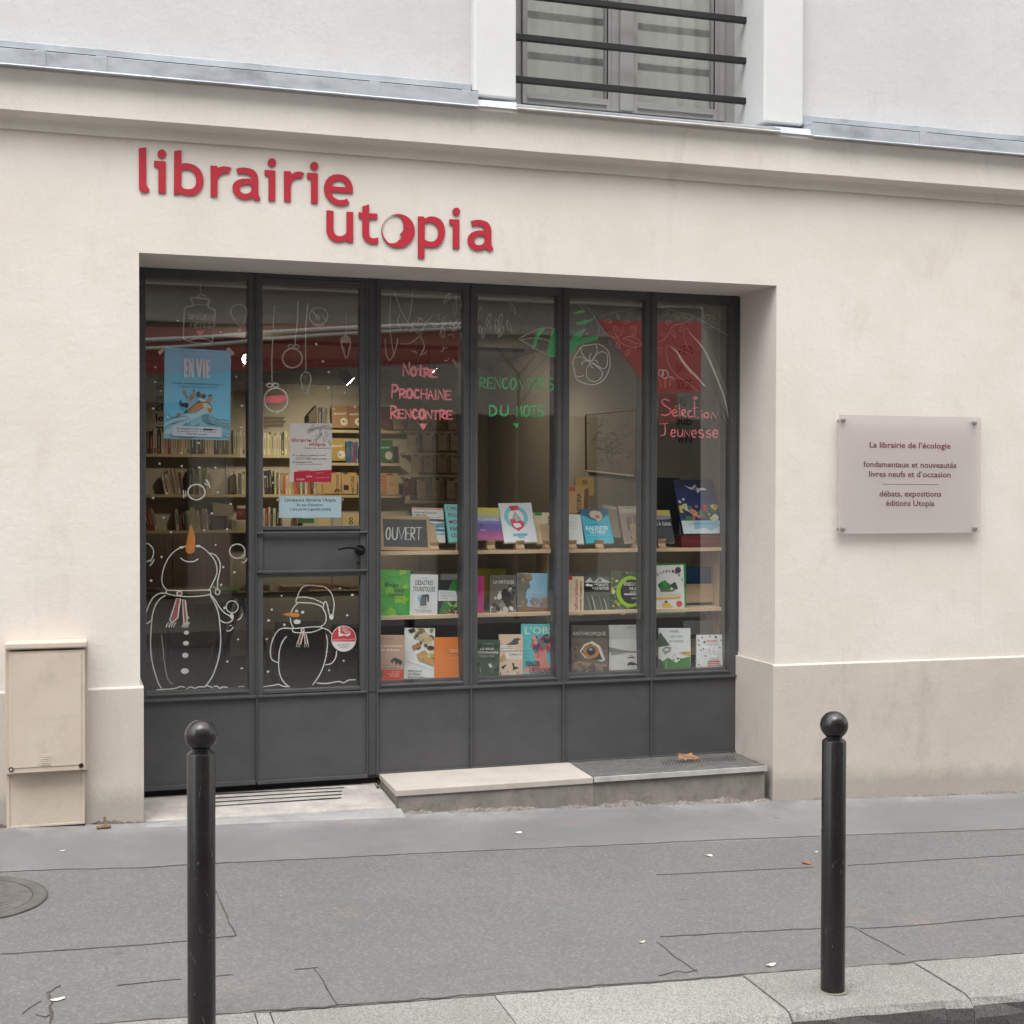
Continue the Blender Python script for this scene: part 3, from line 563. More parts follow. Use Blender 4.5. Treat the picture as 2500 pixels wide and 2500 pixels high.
# crumbling mortar fillet along the foot of the steps
def rubble(x0, x1, y0, depth, h, name, seed, parent, y1=None):
    mb = MB(); rnd = random.Random(seed); nx = int((x1-x0)/.014); prof = 6; vs = []
    for i in range(nx+1):
        x = x0+(x1-x0)*i/nx; e = min(1, i/4, (nx-i)/4)
        hh = h*(.55+.45*math.sin(i*.21+seed)*math.sin(i*.077)+rnd.uniform(-.2, .2))*e; dd = depth*(.75+rnd.uniform(-.2, .25))*max(e, .2)
        g = gz(x, 0)-.004
        for k in range(prof):
            t = k/(prof-1); vs.append((x+rnd.uniform(-.004, .004), y0-dd*t, g+hh*(1-t)**.8*(1+rnd.uniform(-.15, .15))+rnd.uniform(-.003, .004)))
    mb.add(vs, [(i*prof+k, i*prof+k+1, (i+1)*prof+k+1, (i+1)*prof+k) for i in range(nx) for k in range(prof-1)], M['dirt_and_shade'] if 'plaster' in name and x0 < .2 else M['rubble']); return mb.build(name, parent)
rubble(1.62, 2.80, -.008, .05, .026, 'mortar_fillet', 1, st); rubble(2.80, 3.97, -.004, .055, .036, 'mortar_fillet', 5, s2)
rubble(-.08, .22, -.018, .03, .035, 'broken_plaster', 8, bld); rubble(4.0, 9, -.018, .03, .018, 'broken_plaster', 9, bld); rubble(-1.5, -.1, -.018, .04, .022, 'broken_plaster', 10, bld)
MB().hexa([(.215, -.16, -.1), (1.62, -.16, -.1), (1.62, -.006, -.1), (.215, -.006, -.1), (.215, -.15, gz(.2, -.15)+.003), (1.62, -.12, gz(1.62, -.12)+.003), (1.62, -.006, -.024), (.215, -.006, -.004)], M['cement_lt']).build('cement_ramp', bld)

# ================================================================= street furniture
def bollard(x, y, z, label):
    t = thing('bollard', (x, y, z), label, 'bollard', 'black ball-topped bollards along the kerb')
    if bollard.src is None:
        a = MB().lathe([(.0465, -.12), (.0465, .0), (.0462, .966), (.044, .970)], 0, 0, M['bollard'], 40); rnd = random.Random(12)
        cs = plain((96, 94, 92), .7, 'bare_scratch', 0, .6, .4)
        for k in range(24):   # scratches and chips in the paint
            th = rnd.uniform(0, 6.28); z0 = rnd.uniform(.05, .95); L = rnd.choice([.004, .006, .009, .012, .02, .04])*rnd.uniform(.6, 1.2); dt = rnd.uniform(-.25, .25)*min(1, L/.02); rr = .0467
            a.stroke([(rr*math.cos(th+dt*q), rr*math.sin(th+dt*q), z0+L*q) for q in (0, .3, .6, 1)], rnd.uniform(.0012, .0028) if L > .015 else rnd.uniform(.003, .006), (math.cos(th), math.sin(th), 0), cs, .0003)
        a = a.build('post', None, smooth=True)
        pr = [(.0437, .970), (.041, .972), (.034, .977), (.030, .982), (.031, .986)]+[(.0535*math.cos(R_(p)), 1.029+.0535*math.sin(R_(p))) for p in range(-52, 91, 8)]+[(.001, 1.0825)]
        b_ = MB().lathe(pr, 0, 0, M['bollard'], 40).build('ball', None, smooth=True); bollard.src = (a, b_); parts = (a, b_)
    else:
        parts = [o.copy() for o in bollard.src]
        for o in parts: COL.objects.link(o)
    t.rotation_euler.z = 0 if parts[0] is bollard.src[0] else 2.4
    for o in parts: o.parent = t; o.matrix_parent_inverse = Matrix()
    return t
bollard.src = None
bollard(2.634, -2.979, -.147, 'black bollard standing whole on the kerb in front of the plaque wall')
bollard(.243, -2.979, -.062, 'scratched black bollard in front of the shop door, its foot out of view')
mb = MB(); vs = [(2.634+(.058+.006*math.sin(k*1.7))*math.cos(k*.2618), -2.982+(.058+.006*math.sin(k*2.3))*math.sin(k*.2618), -.1435) for k in range(24)]; mb.fill([vs], stained('mossy_cement', (.20, .20, .17), (.17, .19, .11), 60, (.12, .12, .09), .6)); o = mb.build('moss_ring'); o['label'] = 'green moss ring round the foot of the bollard on the kerb'; o['category'] = 'moss'; o['kind'] = 'stuff'
mh = thing('manhole_cover', (-.603, -1.245, gz(-.603, -1.245)), 'round cast iron manhole cover in the pavement at the left edge', 'manhole cover')
def ring(r0, r1, h, mat, n=56):
    mb = MB(); g = lambda r, t: (-.603+r*math.cos(t), -1.245+r*math.sin(t))
    vs = []
    for i in range(n):
        t = 2*math.pi*i/n
        for r in (r0, r1): x, y = g(r, t); vs.append((x, y, gz(x, y)+h))
    mb.add(vs, [(2*i, 2*i+1, 2*((i+1) % n)+1, 2*((i+1) % n)) for i in range(n)], mat); return mb
ring(.278, .33, .005, plain((122, 119, 115), .8, 'worn_iron_ring', 0, .42, .2)).build('rim', mh); q = ring(.27, .2775, .0042, M['joint']); q2 = ring(.3305, .338, .0045, M['joint']); q.add(q2.v, q2.f, M['joint']); q.build('rim_joint', mh)
mb = ring(.001, .2695, .0045, M['iron']); rnd = random.Random(2)
for k in range(-7, 8):
    for s in (0, 1):
        for seg in range(-6, 6):
            u0, u1 = seg*.042+.004, seg*.042+.034; vv = k*.036+(.018 if seg % 2 else 0)
            p = [((u*.94-vv*.34), (u*.34+vv*.94)) for u in (u0, u1)]
            if s == 0 and all(math.hypot(*q_) < .25 for q_ in p): mb.stroke([(-.603+a, -1.245+c, gz(-.603+a, -1.245+c)+.005) for a, c in p], .015, (0, 0, 1), M['iron'], .004)
mb.build('lid', mh)
# ================================================================= paint on the panes
NY = (0, -1, 0)
# stroke alphabet in a unit box
def arc(cx, cy, rx, ry, a, b, n=10): return [(cx+rx*math.cos(R_(a+(b-a)*i/n)), cy+ry*math.sin(R_(a+(b-a)*i/n))) for i in range(n+1)]
GL = {'A': [[(0,0),(.5,1),(1,0)],[(.2,.38),(.8,.38)]], 'C': [arc(.55,.5,.5,.5,50,310)], 'D': [[(0,0),(0,1)],[(0,1)]+arc(.2,.5,.75,.5,88,-88)+[(0,0)]],
 'E': [[(.9,1),(0,1),(0,0),(.95,0)],[(0,.52),(.75,.52)]], 'F': [[(.9,1),(0,1),(0,0)],[(0,.52),(.75,.52)]], 'H': [[(0,0),(0,1)],[(1,0),(1,1)],[(0,.5),(1,.5)]],
 'I': [[(.5,0),(.5,1)]], 'i': [[(.1,0),(.9,0)],[(.1,1),(.9,1)],[(.5,0),(.5,1)]], 'J': [[(.2,1),(1,1)],[(.7,1),(.7,.25)]+arc(.4,.22,.3,.22,0,-160)], 'M': [[(0,0),(.08,1),(.5,.35),(.92,1),(1,0)]],
 'N': [[(0,0),(0,1),(1,0),(1,1)]], 'O': [arc(.5,.5,.5,.5,90,450,16)], 'P': [[(0,0),(0,1)],[(0,1)]+arc(.35,.74,.55,.26,88,-88)+[(0,.46)]], 'R': [[(0,0),(0,1)],[(0,1)]+arc(.35,.74,.55,.26,88,-88)+[(0,.46),(1,0)]],
 'S': [arc(.5,.75,.42,.25,40,230,8)+arc(.5,.25,.45,.25,70,-150,8)], 'T': [[(0,1),(1,1)],[(.5,1),(.5,0)]], 'U': [[(0,1),(0,.35)]+arc(.5,.33,.5,.33,180,360)+[(1,1)]], 'V': [[(0,1),(.5,0),(1,1)]], 'Y': [[(0,1),(.5,.5),(1,1)],[(.5,.5),(.5,0)]],
 'Ê': [[(.9,.85),(0,.85),(0,0),(.95,0)],[(0,.45),(.75,.45)],[(.1,1.0),(.45,1.22),(.8,1.0)]], 'e': [[(.08,.5),(.92,.55)]+arc(.5,.5,.45,.5,10,320,12)], 'n': [[(0,0),(.05,1),(.9,.05),(1,1)]], 'u': [[(0,1),(.1,.1),(.5,0),(.9,.3),(1,1)],[(1,1),(1,0)]],
 's': [arc(.5,.75,.4,.25,40,230,8)+arc(.5,.25,.42,.25,70,-150,8)], 'o': [arc(.5,.5,.5,.5,90,450,14)], 't': [[(.5,1.3),(.5,.1),(.9,0)],[(.1,.9),(1,.95)]], ' ': []}
def hand(mb, s, reg, a, b, h, wpx, mat, y, seed=1, big=0, gap=.32):
    """hand-painted line of capitals between two photo points; h, wpx in the same zoom pixels"""
    rnd = random.Random(seed); n = len(s); W = [(.25 if c == 'I' else .9 if c == 'M' else .5 if c == ' ' else 1)*(1.15 if i == 0 and big else 1) for i, c in enumerate(s)]
    tot = sum(W)+gap*(n-1); L = b[0]-a[0]; k = L/tot; x = 0
    for i, c in enumerate(s):
        hh = big if (i == 0 and big) else h*rnd.uniform(.93, 1.06); w = W[i]*k; sk = rnd.uniform(-.06, .06)
        x0 = a[0]+x*k; y0 = a[1]+(b[1]-a[1])*(x*k/L)+rnd.uniform(-.03, .03)*h
        for st_ in GL[c]:
            P = [(x0+(px*w)+sk*py*hh, y0-py*hh) for px, py in st_]
            mb.stroke([Y(*reg(*q), y) for q in P], wpx*reg.k*MPP*rnd.uniform(.9, 1.1), NY, mat)
        x += W[i]+gap
MPP = 1/410.    # metres per 2500-wide photo pixel on the glass
for r_, k_ in ((R4, .33126), (R5, .33126), (R6, .33126), (R7, .33126), (R8, .2795), (R9, .2795)): r_.k = k_
def mkreg(a, b, k): r = rg(a, b, k); r.k = k; return r
JR = mkreg(330, 640, .15528); D2 = mkreg(600, 660, .15528); SR = mkreg(1390, 690, .21222)
YP, YDR = .539, .537
def dr(mb, reg, pts, w, mat, y=YP, sm=True):
    P = [Y(*reg(*p), y) for p in pts]
    if sm and len(P) > 2: P = smoothpts(P, 5)
    return mb.stroke(P, w*reg.k*MPP, NY, mat)
def fl(mb, reg, pts, mat, y=YP, sm=False):
    P = [Y(*reg(*p), y-.0004) for p in pts]
    if sm: P = smoothpts(P, 4, True)[:-1]
    return mb.fill([P], mat)
pw, pt_, pp_, pg, po, ps = M['paint_w'], M['paint_thin'], M['paint_pink'], M['paint_green'], M['paint_orange'], M['paint_scarf']
def split_build(mb, name, parent, cuts=(2.176, 2.776, 3.373)):
    '''one drawing per pane'''
    out = {}
    for f, mi in zip(mb.f, mb.mi):
        x = sum(mb.v[i][0] for i in f)/len(f); k = sum(x > c for c in cuts); out.setdefault(k, MB()).add([mb.v[i] for i in f], [tuple(range(len(f)))], mb.mats[mi])
    for q in out.values(): q.build(name, parent)
def loop(c, rx, ry=None, n=18): return ell(c[0], c[1], rx, ry or rx, n)+[ell(c[0], c[1], rx, ry or rx, n)[0]]
# big snowman on the left pane
mb = MB(); A_ = R7
for P in ([(325,728),(295,690),(287,640),(300,570),(330,500),(375,445),(430,412),(465,404)], [(535,402),(580,410),(630,450),(675,505),(692,560),(690,610),(665,670),(635,728)],
 [(645,455),(680,468),(705,500),(718,545),(712,600),(700,650),(698,715)], [(665,700),(690,720)], [(425,490),(455,510),(490,518),(530,512),(553,497)],
 [(325,728),(480,730),(630,726),(645,738),(640,758),(560,772),(470,775),(390,768),(335,756),(318,742),(325,728)], [(318,748),(270,752),(225,780),(195,830),(175,880),(160,912)],
 [(315,765),(270,795),(240,840),(220,900),(212,960),(205,1060),(205,1160),(215,1250),(240,1350),(265,1420),(285,1450)], [(212,945),(190,965),(170,975)],
 [(645,765),(680,830),(705,900),(712,960),(720,1050),(718,1150),(700,1250),(665,1350),(625,1415),(600,1440)], [(648,760),(680,800),(710,850),(750,895),(795,920)], [(795,920),(812,925),(805,950),(780,965),(745,965),(710,945)],
 [(880,900),(870,930),(845,948)], [(815,1000),(790,1025),(765,1028)], [(785,990),(800,988)], [(905,465),(888,490)], [(915,490),(905,515),(880,525)], [(160,380),(195,390),(222,425),(225,465),(205,505),(165,518)], [(230,500),(218,525),(200,545)], [(215,490),(205,520)],
 [(250,1462),(380,1452),(420,1438),(455,1442)], [(470,1455),(500,1440),(530,1450),(560,1440),(600,1440),(620,1430),(660,1447)], [(672,1438),(695,1435),(715,1450),(735,1440),(772,1444)], [(855,1437),(890,1434)],
 loop((805,850),44), loop((843,440),57,52), loop((698,740),17,20)): dr(mb, A_, P, 8.2, pw)
dr(mb, A_, [(285,1060),(295,1150),(305,1250),(330,1380),(370,1420)], 6, pt_)
q_ = mb; mb = MB(); dr(mb, R4, loop((542,1755),63,56), 10, pw)
for P in ([(612,1665),(630,1690),(640,1720)], [(605,1690),(620,1705)], [(445,1745),(450,1795)], [(462,1750),(463,1780)]): dr(mb, R4, P, 12, pw)
mb.build('snowball_drawing', sw); mb = q_
for x, y, a, b in ((468,1040,19,15), (465,1118,22,17), (460,1207,23,19), (457,1323,29,21), (430,412,17,10), (555,402,17,10), (803,918,14,20)): fl(mb, A_, ell(x, y, a, b, 14), pw)
fl(mb, A_, [(503,240),(522,290),(532,340),(533,400),(528,445),(505,458),(480,457),(464,440),(464,400),(475,340),(490,285)], po, YP-.001)
for P in ([(395,790),(425,790),(412,870),(405,930),(365,965),(345,950),(368,880)], [(440,800),(460,800),(465,860),(475,930),(470,975),(450,970),(445,900)], ell(417,752,19,16,12)):
    fl(mb, A_, P, ps); dr(mb, A_, P+[P[0]], 9, pw, YP-.0005, False)
for x0 in (325, 345, 362, 380, 442, 455, 468, 480): dr(mb, A_, [(x0+12, 965), (x0-2, 985), (x0-4, 1000)], 7, pw)
mb.build('snowman_drawing', sw)
mb = MB()   # small snowman on the door
for P in ([(1285,780),(1300,740),(1325,705),(1370,690),(1430,695),(1490,705),(1535,750),(1555,810),(1555,860),(1545,930)], [(1285,780),(1275,805),(1280,820)], [(1290,780),(1340,778),(1400,790),(1450,810),(1480,830),(1475,850)], [(1280,820),(1340,820),(1400,825),(1450,840),(1475,855)],
 [(1480,830),(1490,810),(1505,830),(1520,900),(1535,920)], [(1290,822),(1258,855),(1240,890)], [(1232,930),(1240,970),(1258,1005)], [(1470,855),(1490,890),(1498,930),(1490,970),(1455,995),(1400,998),(1258,1010)], [(1258,1005),(1250,1020),(1265,1038),(1330,1040),(1400,1035),(1460,1010),(1455,995)],
 [(1250,1010),(1180,1008),(1140,1030),(1110,1080),(1090,1140),(1088,1200),(1100,1240),(1145,1262)], [(1205,1068),(1175,1110),(1155,1170),(1148,1250),(1150,1310),(1165,1370),(1195,1415),(1228,1440)], [(1498,1055),(1508,1110),(1500,1200),(1480,1280),(1450,1350),(1400,1425)],
 [(1465,1005),(1510,1020),(1540,1050)], [(1575,1175),(1570,1220),(1540,1265),(1492,1278)], [(1030,1440),(1130,1425),(1145,1420),(1180,1435),(1225,1440)], [(1430,1412),(1500,1415),(1590,1400),(1625,1410),(1665,1390),(1715,1388)]): dr(mb, A_, P, 7.8, pw, YDR)
fl(mb, A_, [(1172,905),(1230,892),(1280,893),(1303,900),(1300,925),(1260,925),(1220,918)], po, YDR-.001)
for x, y, a, b in ((1280,880,13,9), (1325,890,13,11), (1285,960,27,17), (1537,925,16,21)): fl(mb, A_, ell(x, y, a, b, 14), pw, YDR)
for P in ([(1310,1045),(1330,1045),(1310,1125),(1285,1120)], [(1335,1050),(1350,1050),(1365,1120),(1345,1125)], ell(1325,1022,12,12,10)): fl(mb, A_, P, ps, YDR); dr(mb, A_, P+[P[0]], 7, pw, YDR-.0005, False)
for x0 in (1280, 1292, 1304, 1340, 1354, 1368): dr(mb, A_, [(x0, 1122), (x0, 1145)], 6, pw, YDR)
mb.build('snowman_drawing', door)
mb = MB(); mb2 = MB(); rnd = random.Random(7)
for reg, L in ((R4, [(405,492),(860,560),(720,577),(240,835),(237,943),(280,1010),(222,1138),(835,905),(890,825),(877,1118),(875,1277),(875,1487),(430,1468),(270,1545),(435,1563),(563,1573),(683,1573),(805,1617),(558,1393),(325,1765),(700,1757),(222,1798),(795,1842),(1425,665),(1475,792),(1518,870),(1515,985),(1635,1020),(1145,1170),(1145,1497),(1148,1317),(1690,1550),(1555,1140),(1710,1127),(1412,1740),(1105,1687),(1048,1642)]),
 (R7, [(300,192),(655,162),(353,300),(598,284),(768,278),(683,393),(285,483),(740,557),(823,595),(208,657),(725,687),(748,858),(480,928),(848,1090),(770,1253),(877,1303),(1170,768),(1097,870),(1075,950),(1190,982),(1060,1087),(1070,1327),(1690,763),(1653,912),(1627,1247),(1520,1317),(1600,712)])):
    for x, y in L: t = x > 980; fl(MB0 := MB(), reg, ell(x, y, rnd.uniform(7, 12), rnd.uniform(6, 9.5), 9), pw, YDR if t else YP); MB0.build('snow_dot', door if t else sw)
mb = MB()   # jar and balloon
for P, w_ in (([(1025,340),(1030,500)], 16), ([(985,550),(1000,515),(1060,515),(1105,540),(1100,570)], 16), ([(905,660),(1140,680)], 14), ([(860,1230),(950,1200),(1080,1205),(1190,1240)], 16),
 ([(870,560),(985,565),(1165,590),(1145,660),(1160,715),(1240,745),(1258,800),(1250,900),(1235,1050),(1220,1200),(1215,1240),(1150,1275),(1000,1275),(860,1250),(775,1210),(760,1150),(765,950),(775,780),(790,710),(830,695),(895,690),(905,660),(870,570)], 20),
 ([(1665,1015),(1580,930),(1520,850),(1500,780),(1520,710),(1570,680),(1640,665),(1710,690),(1745,740),(1745,810),(1720,900),(1690,980),(1665,1015)], 20), ([(1610,1075),(1670,1055)], 26)): dr(mb, JR, P, w_, pt_)
hand(mb, 'JOYEUSES', JR, (815, 890), (1250, 920), 72, 16, pt_, YP, 3); hand(mb, 'FÊTES', JR, (870, 1030), (1195, 1035), 78, 17, pt_, YP, 4)
fl(mb, JR, [(1022,1165),(975,1110),(972,1085),(985,1070),(1005,1070),(1022,1088),(1045,1070),(1065,1072),(1074,1090),(1072,1110)], pp_)
mb.build('jar_drawing', sw)
mb = MB()   # baubles hanging on the door glass
for P, w_ in (([(455,560),(435,800),(425,1100),(410,1400),(415,1780)], 20), ([(820,480),(815,750),(790,1000),(770,1180)], 20), ([(980,520),(950,800),(940,1200),(945,1580)], 18), ([(1575,640),(1575,1010)], 14)): dr(mb, D2, P, w_, pt_, YDR)
dr(mb, D2, loop((733,1380),155,150), 26, pt_, YDR); dr(mb, D2, loop((705,1195),38,28), 18, pt_, YDR); dr(mb, D2, loop((800,1200),35,28), 18, pt_, YDR); dr(mb, D2, loop((1145,720),145,135), 16, pt_, YDR)
for P in ([(1050,650),(1110,720),(1090,760)], [(1130,700),(1150,740),(1130,780)], [(1190,680),(1260,790)]): dr(mb, D2, P, 22, pt_, YDR)
fl(mb, D2, [(1050,850),(1250,850),(1190,885),(1110,885)], pt_, YDR)
for c, r in (((1128,1075), 87), ): dr(mb, R4, loop(c, r, r), 11, pw, YDR)
dr(mb, R4, loop((1080,968),20,14), 8, pw, YDR); dr(mb, R4, loop((1125,966),20,14), 8, pw, YDR)
fl(mb, R4, [(1050,1052),(1100,1045),(1200,1038),(1207,1085),(1150,1098),(1055,1096)], pp_, YDR)
dr(mb, R4, [(1345,868),(1318,890),(1312,930),(1325,980),(1348,1050),(1370,985),(1385,930),(1380,890),(1345,868)], 9, pt_, YDR)
dr(mb, R4, [(1640,598),(1610,620),(1608,650),(1625,710),(1648,770),(1668,710),(1678,650),(1670,615),(1640,598)], 8, pt_, YDR); fl(mb, R4, [(1640,602),(1614,625),(1612,655),(1674,655),(1670,620)], pt_, YDR)
for i in range(16): x, y = rnd.uniform(1325, 1372), rnd.uniform(890, 985); dr(mb, R4, [(x, y), (x+8, y+6)], 4, pt_, YDR)
for i in range(3): dr(mb, D2, [(600,1300+60*i),(720,1350+60*i),(860,1330+60*i)], 10, plain((150, 90, 80), .7, 'faded_red_paint', 0, .6), YDR)
mb.build('bauble_drawing', door)
mb = MB(); hand(mb, 'NotRE', R5, (255, 832), (500, 848), 58, 21, pp_, YP, 5, 88); mb.build('pink_lettering', sw); mb = MB(); hand(mb, 'PROCHAINE', R5, (172, 996), (605, 1012), 64, 19, pp_, YP, 6, 92); mb.build('pink_lettering', sw); mb = MB(); hand(mb, 'RENCONTRE', R5, (165, 1150), (615, 1157), 62, 20, pp_, YP, 7, 88)
fl(mb, R5, [(373,1190),(430,1190),(402,1240)], pp_); mb.build('pink_lettering', sw)
mb = MB(); hand(mb, 'RENCONTRES', R5, (818, 930), (1365, 942), 80, 14, pg, YP, 8); mb.build('green_lettering', sw); mb = MB(); hand(mb, 'DU', R5, (893, 1132), (1025, 1130), 72, 18, pg, YP, 9, gap=.5); hand(mb, 'MOiS', R5, (1092, 1135), (1290, 1138), 74, 17, pg, YP, 10)
fl(mb, R5, [(1062,1187),(1110,1187),(1090,1225)], pg); mb.build('green_lettering', sw)
mb = MB()
for P in ([(1145,1360),(1100,1340),(1065,1365),(1080,1400),(1150,1450),(1170,1490),(1120,1525),(1055,1520)], [(1190,1505),(1230,1490),(1225,1465),(1200,1465),(1190,1500),(1200,1530),(1245,1530)], [(1215,1430),(1235,1415)], [(1265,1395),(1270,1540)], [(1300,1510),(1335,1490),(1325,1465),(1300,1475),(1295,1520),(1345,1540)],
 [(1405,1475),(1375,1480),(1365,1520),(1385,1545),(1415,1540)], [(1440,1370),(1440,1480),(1440,1545),(1485,1550)], [(1420,1445),(1470,1440)], [(1525,1510),(1530,1565)], [(1515,1478),(1530,1478)], loop((1575,1525),25,28), [(1635,1560),(1640,1490),(1690,1560),(1705,1495)], [(1045,1625),(1130,1620)], [(1095,1625),(1105,1700),(1095,1750),(1055,1760)]): dr(mb, SR, P, 19, pp_, YP, len(P) > 4)
fl(mb, SR, ell(1450, 1328, 28, 22, 12), pp_); mb.build('pink_lettering', sw); mb = MB(); hand(mb, 'eunesse', SR, (1165, 1772), (1710, 1785), 82, 18, pp_, YP, 12); mb.build('pink_lettering', sw)
# plants painted thinly along the top of the panes
mb = MB(); TH = pt_
def leaf(reg, x, y, a, L, w, lw=7):
    c, s = math.cos(R_(a)), math.sin(R_(a)); f = lambda t, q: (x+c*t*L-s*q*w, y+s*t*L+c*q*w)
    dr(mb, reg, [f(0, 0), f(.3, .5), f(.65, .45), f(1, 0), f(.65, -.45), f(.3, -.5), f(0, 0)], lw, TH)
for P, w_ in (([(1110,565),(1180,525),(1260,490),(1330,485),(1385,495)], 7), ([(1110,565),(1200,620),(1290,670),(1375,695)], 9), ([(1130,572),(1240,560),(1380,595)], 9), ([(165,250),(155,400),(165,560),(190,700)], 6), ([(185,210),(260,400),(380,540)], 6), ([(325,205),(315,330),(290,440)], 5), ([(380,540),(420,450),(470,400)], 6), ([(380,545),(410,620),(380,690)], 7), ([(380,540),(300,600),(240,600)], 6), ([(120,560),(130,680),(160,720),(200,640),(215,560)], 8), ([(230,380),(215,440),(240,500)], 6)): dr(mb, R5, P, w_, TH)
for x, y, a in ((560,400,100),(600,430,70),(640,300,95),(660,420,110),(540,470,80),(680,520,60),(600,230,120),(640,250,60),(830,330,100),(870,420,70),(900,380,110),(940,420,80),(980,380,100),(1020,430,70),(850,480,95),(930,470,60),(990,470,110),(820,470,80),(1040,300,60)): leaf(R5, x, y, a, 90, 24, 6)
for i in range(14): x, y = rnd.uniform(230, 600), rnd.uniform(400, 720); a = rnd.uniform(0, 6.3); dr(mb, R5, [(x, y), (x+30*math.cos(a), y+30*math.sin(a)), (x+45*math.cos(a+.5), y+45*math.sin(a+.5))], 6, TH)
for P in ([(1255,500),(1300,492),(1250,560),(1235,620),(1205,640),(1225,560)], [(1345,520),(1385,500),(1385,640),(1365,690),(1310,690),(1330,600)], [(1485,580),(1530,520),(1600,490),(1570,540),(1540,600),(1490,690)], [(1560,565),(1680,550),(1680,572),(1600,592),(1545,612)], [(1510,375),(1560,355),(1600,360),(1560,375),(1515,385)], [(1520,450),(1580,430),(1640,420),(1660,405),(1640,435),(1570,460)]): fl(mb, R5, P, pg, YP, True)
split_build(mb, 'plant_drawing', sw); mb = MB()
for P, w_ in (([(130,740),(60,860),(35,920),(60,1000),(75,1100),(150,1150),(250,1175),(330,1160),(400,1110),(450,1020),(470,920),(450,800),(400,740),(330,705)], 11), ([(235,905),(170,850),(135,780),(150,730),(220,720),(300,710),(320,770),(300,840),(250,900)], 11), ([(250,900),(310,830),(370,795),(430,820),(440,880),(430,960),(390,990),(330,960),(260,915)], 10), ([(250,920),(350,990),(380,1050),(350,1110),(290,1140),(220,1110),(195,1040),(210,970),(240,925)], 11), ([(225,915),(150,860),(60,870),(45,940),(60,1040),(100,1085),(160,1070)], 10), ([(240,905),(230,850),(250,815)], 12), ([(230,910),(180,900),(145,925),(155,950)], 12), ([(250,905),(300,890),(330,925)], 12), ([(240,920),(250,965),(275,980)], 12)): dr(mb, SR, P, w_, pw)
for P, w_ in (([(1160,730),(1120,730),(1115,800),(1150,950),(1250,1080),(1400,1180),(1480,1250)], 8), ([(1370,560),(1350,525),(1315,580),(1330,680),(1390,800)], 7), ([(1240,755),(1400,830)], 12), ([(1040,280),(1200,320),(1400,380),(1600,480),(1830,610)], 9), ([(1030,690),(1120,620),(1190,500),(1300,470),(1420,400)], 9), ([(1560,360),(1640,380),(1720,320),(1760,280)], 7), ([(0,545),(120,610),(230,690)], 9), ([(90,240),(160,320),(185,500)], 7), ([(200,280),(290,390),(340,520),(320,660),(300,700)], 7), ([(330,410),(480,350),(640,320),(740,300)], 6), ([(360,490),(400,570),(440,600),(520,630),(600,590),(630,480)], 6), ([(520,570),(590,690),(720,745),(850,720)], 7), ([(620,640),(700,620),(780,650),(830,710),(720,680),(620,640)], 7), ([(1560,1190),(1700,1380),(1830,1640)], 5)): dr(mb, SR, P, w_, TH)
for x, y, a in ((410,440,10),(500,510,25),(620,460,-5),(205,575,100),(465,650,80),(545,690,70),(690,770,120),(700,520,5),(770,545,120),(1080,360,-20),(1200,380,30),(1290,380,20),(1100,470,-20),(1040,600,-10),(1180,560,60),(1030,740,70),(1310,500,120),(1400,410,100),(1480,440,10),(1570,490,20),(1600,430,-10),(1660,450,100),(1740,350,80),(560,350,90),(690,330,110)): leaf(SR, x, y, a, 75, 34, 7)
for i in range(26):
    t = i/25; x, y = 1480+330*t, 700+820*t; dr(mb, SR, [(x, y), (x+60-20*t, y-40-70*t), (x+90-50*t, y-140-40*t)], 5, TH)
for i in range(20):
    t = i/19; x, y = 1200+330*t, 790+370*t; dr(mb, SR, [(x, y), (x-60, y+20)], 4, TH)
def taper(reg, pts, w0, w1, mat):
    P = smoothpts([Y(*reg(*p), YP) for p in pts], 5); n = len(P); mb.stroke(P, [(w0+(w1-w0)*math.sin(math.pi*min(1, (i/(n-1))*1.15)*.85))*reg.k*MPP for i in range(n)], NY, mat)
taper(SR, [(1370,560),(1480,680),(1570,800),(1650,980),(1720,1150),(1790,1350),(1830,1560)], 8, 26, M['paint_w']); taper(SR, [(1165,735),(1240,800),(1300,900),(1380,1000),(1470,1090),(1560,1190)], 8, 34, M['paint_w'])
for P in (loop((1055,1040),30,38), loop((1100,1055),36,48), [(1150,1090),(1180,1085),(1205,1120)]): dr(mb, SR, P, 12, pw)
for P in ([(1040,1130),(1060,1180)], [(1100,1120),(1105,1200)], [(1165,1120),(1155,1180)]): dr(mb, SR, P, 26, po)
split_build(mb, 'plant_drawing', sw)

# ================================================================= papers stuck on the glass
def sheet(name, reg, Q, y, label, cat, base, art, tape=()):
    """a paper sheet behind the glass; art = ('f', pts, rgb) | ('t', text, a, b, cap, rgb) | ('s', pts, w, rgb) in zoom pixels"""
    P = [Y(*reg(*q), y) for q in Q]; t = thing(name, tuple((P[2]+P[3])/2), label, cat); mb = MB(); mb.extr([P], (0, .0006, 0), pap(base)); k = y
    for a in art:
        k -= .00012
        if a[0] == 'f': mb.fill([[Y(*reg(*p), k) for p in a[1]]], pap(a[2]))
        elif a[0] == 't': ptext(mb, a[1], reg(*a[2]), reg(*a[3]), a[4]*reg.k, k, pap(a[5]))
        else: mb.stroke(smoothpts([Y(*reg(*p), k) for p in a[1]], 3) if len(a[1]) > 2 else [Y(*reg(*p), k) for p in a[1]], a[2]*reg.k*MPP, NY, pap(a[3]), .0002)
    mb.build('paper', t)
    for q in tape: MB().fill([[Y(*reg(*p), y-.0045) for p in q]], plain((214, 205, 196), .4, 'tape', 0, .7)).build('tape', t)
    return t
PR = mkreg(370, 840, .12420); BLK = (38, 40, 50); SK = (150, 118, 96)
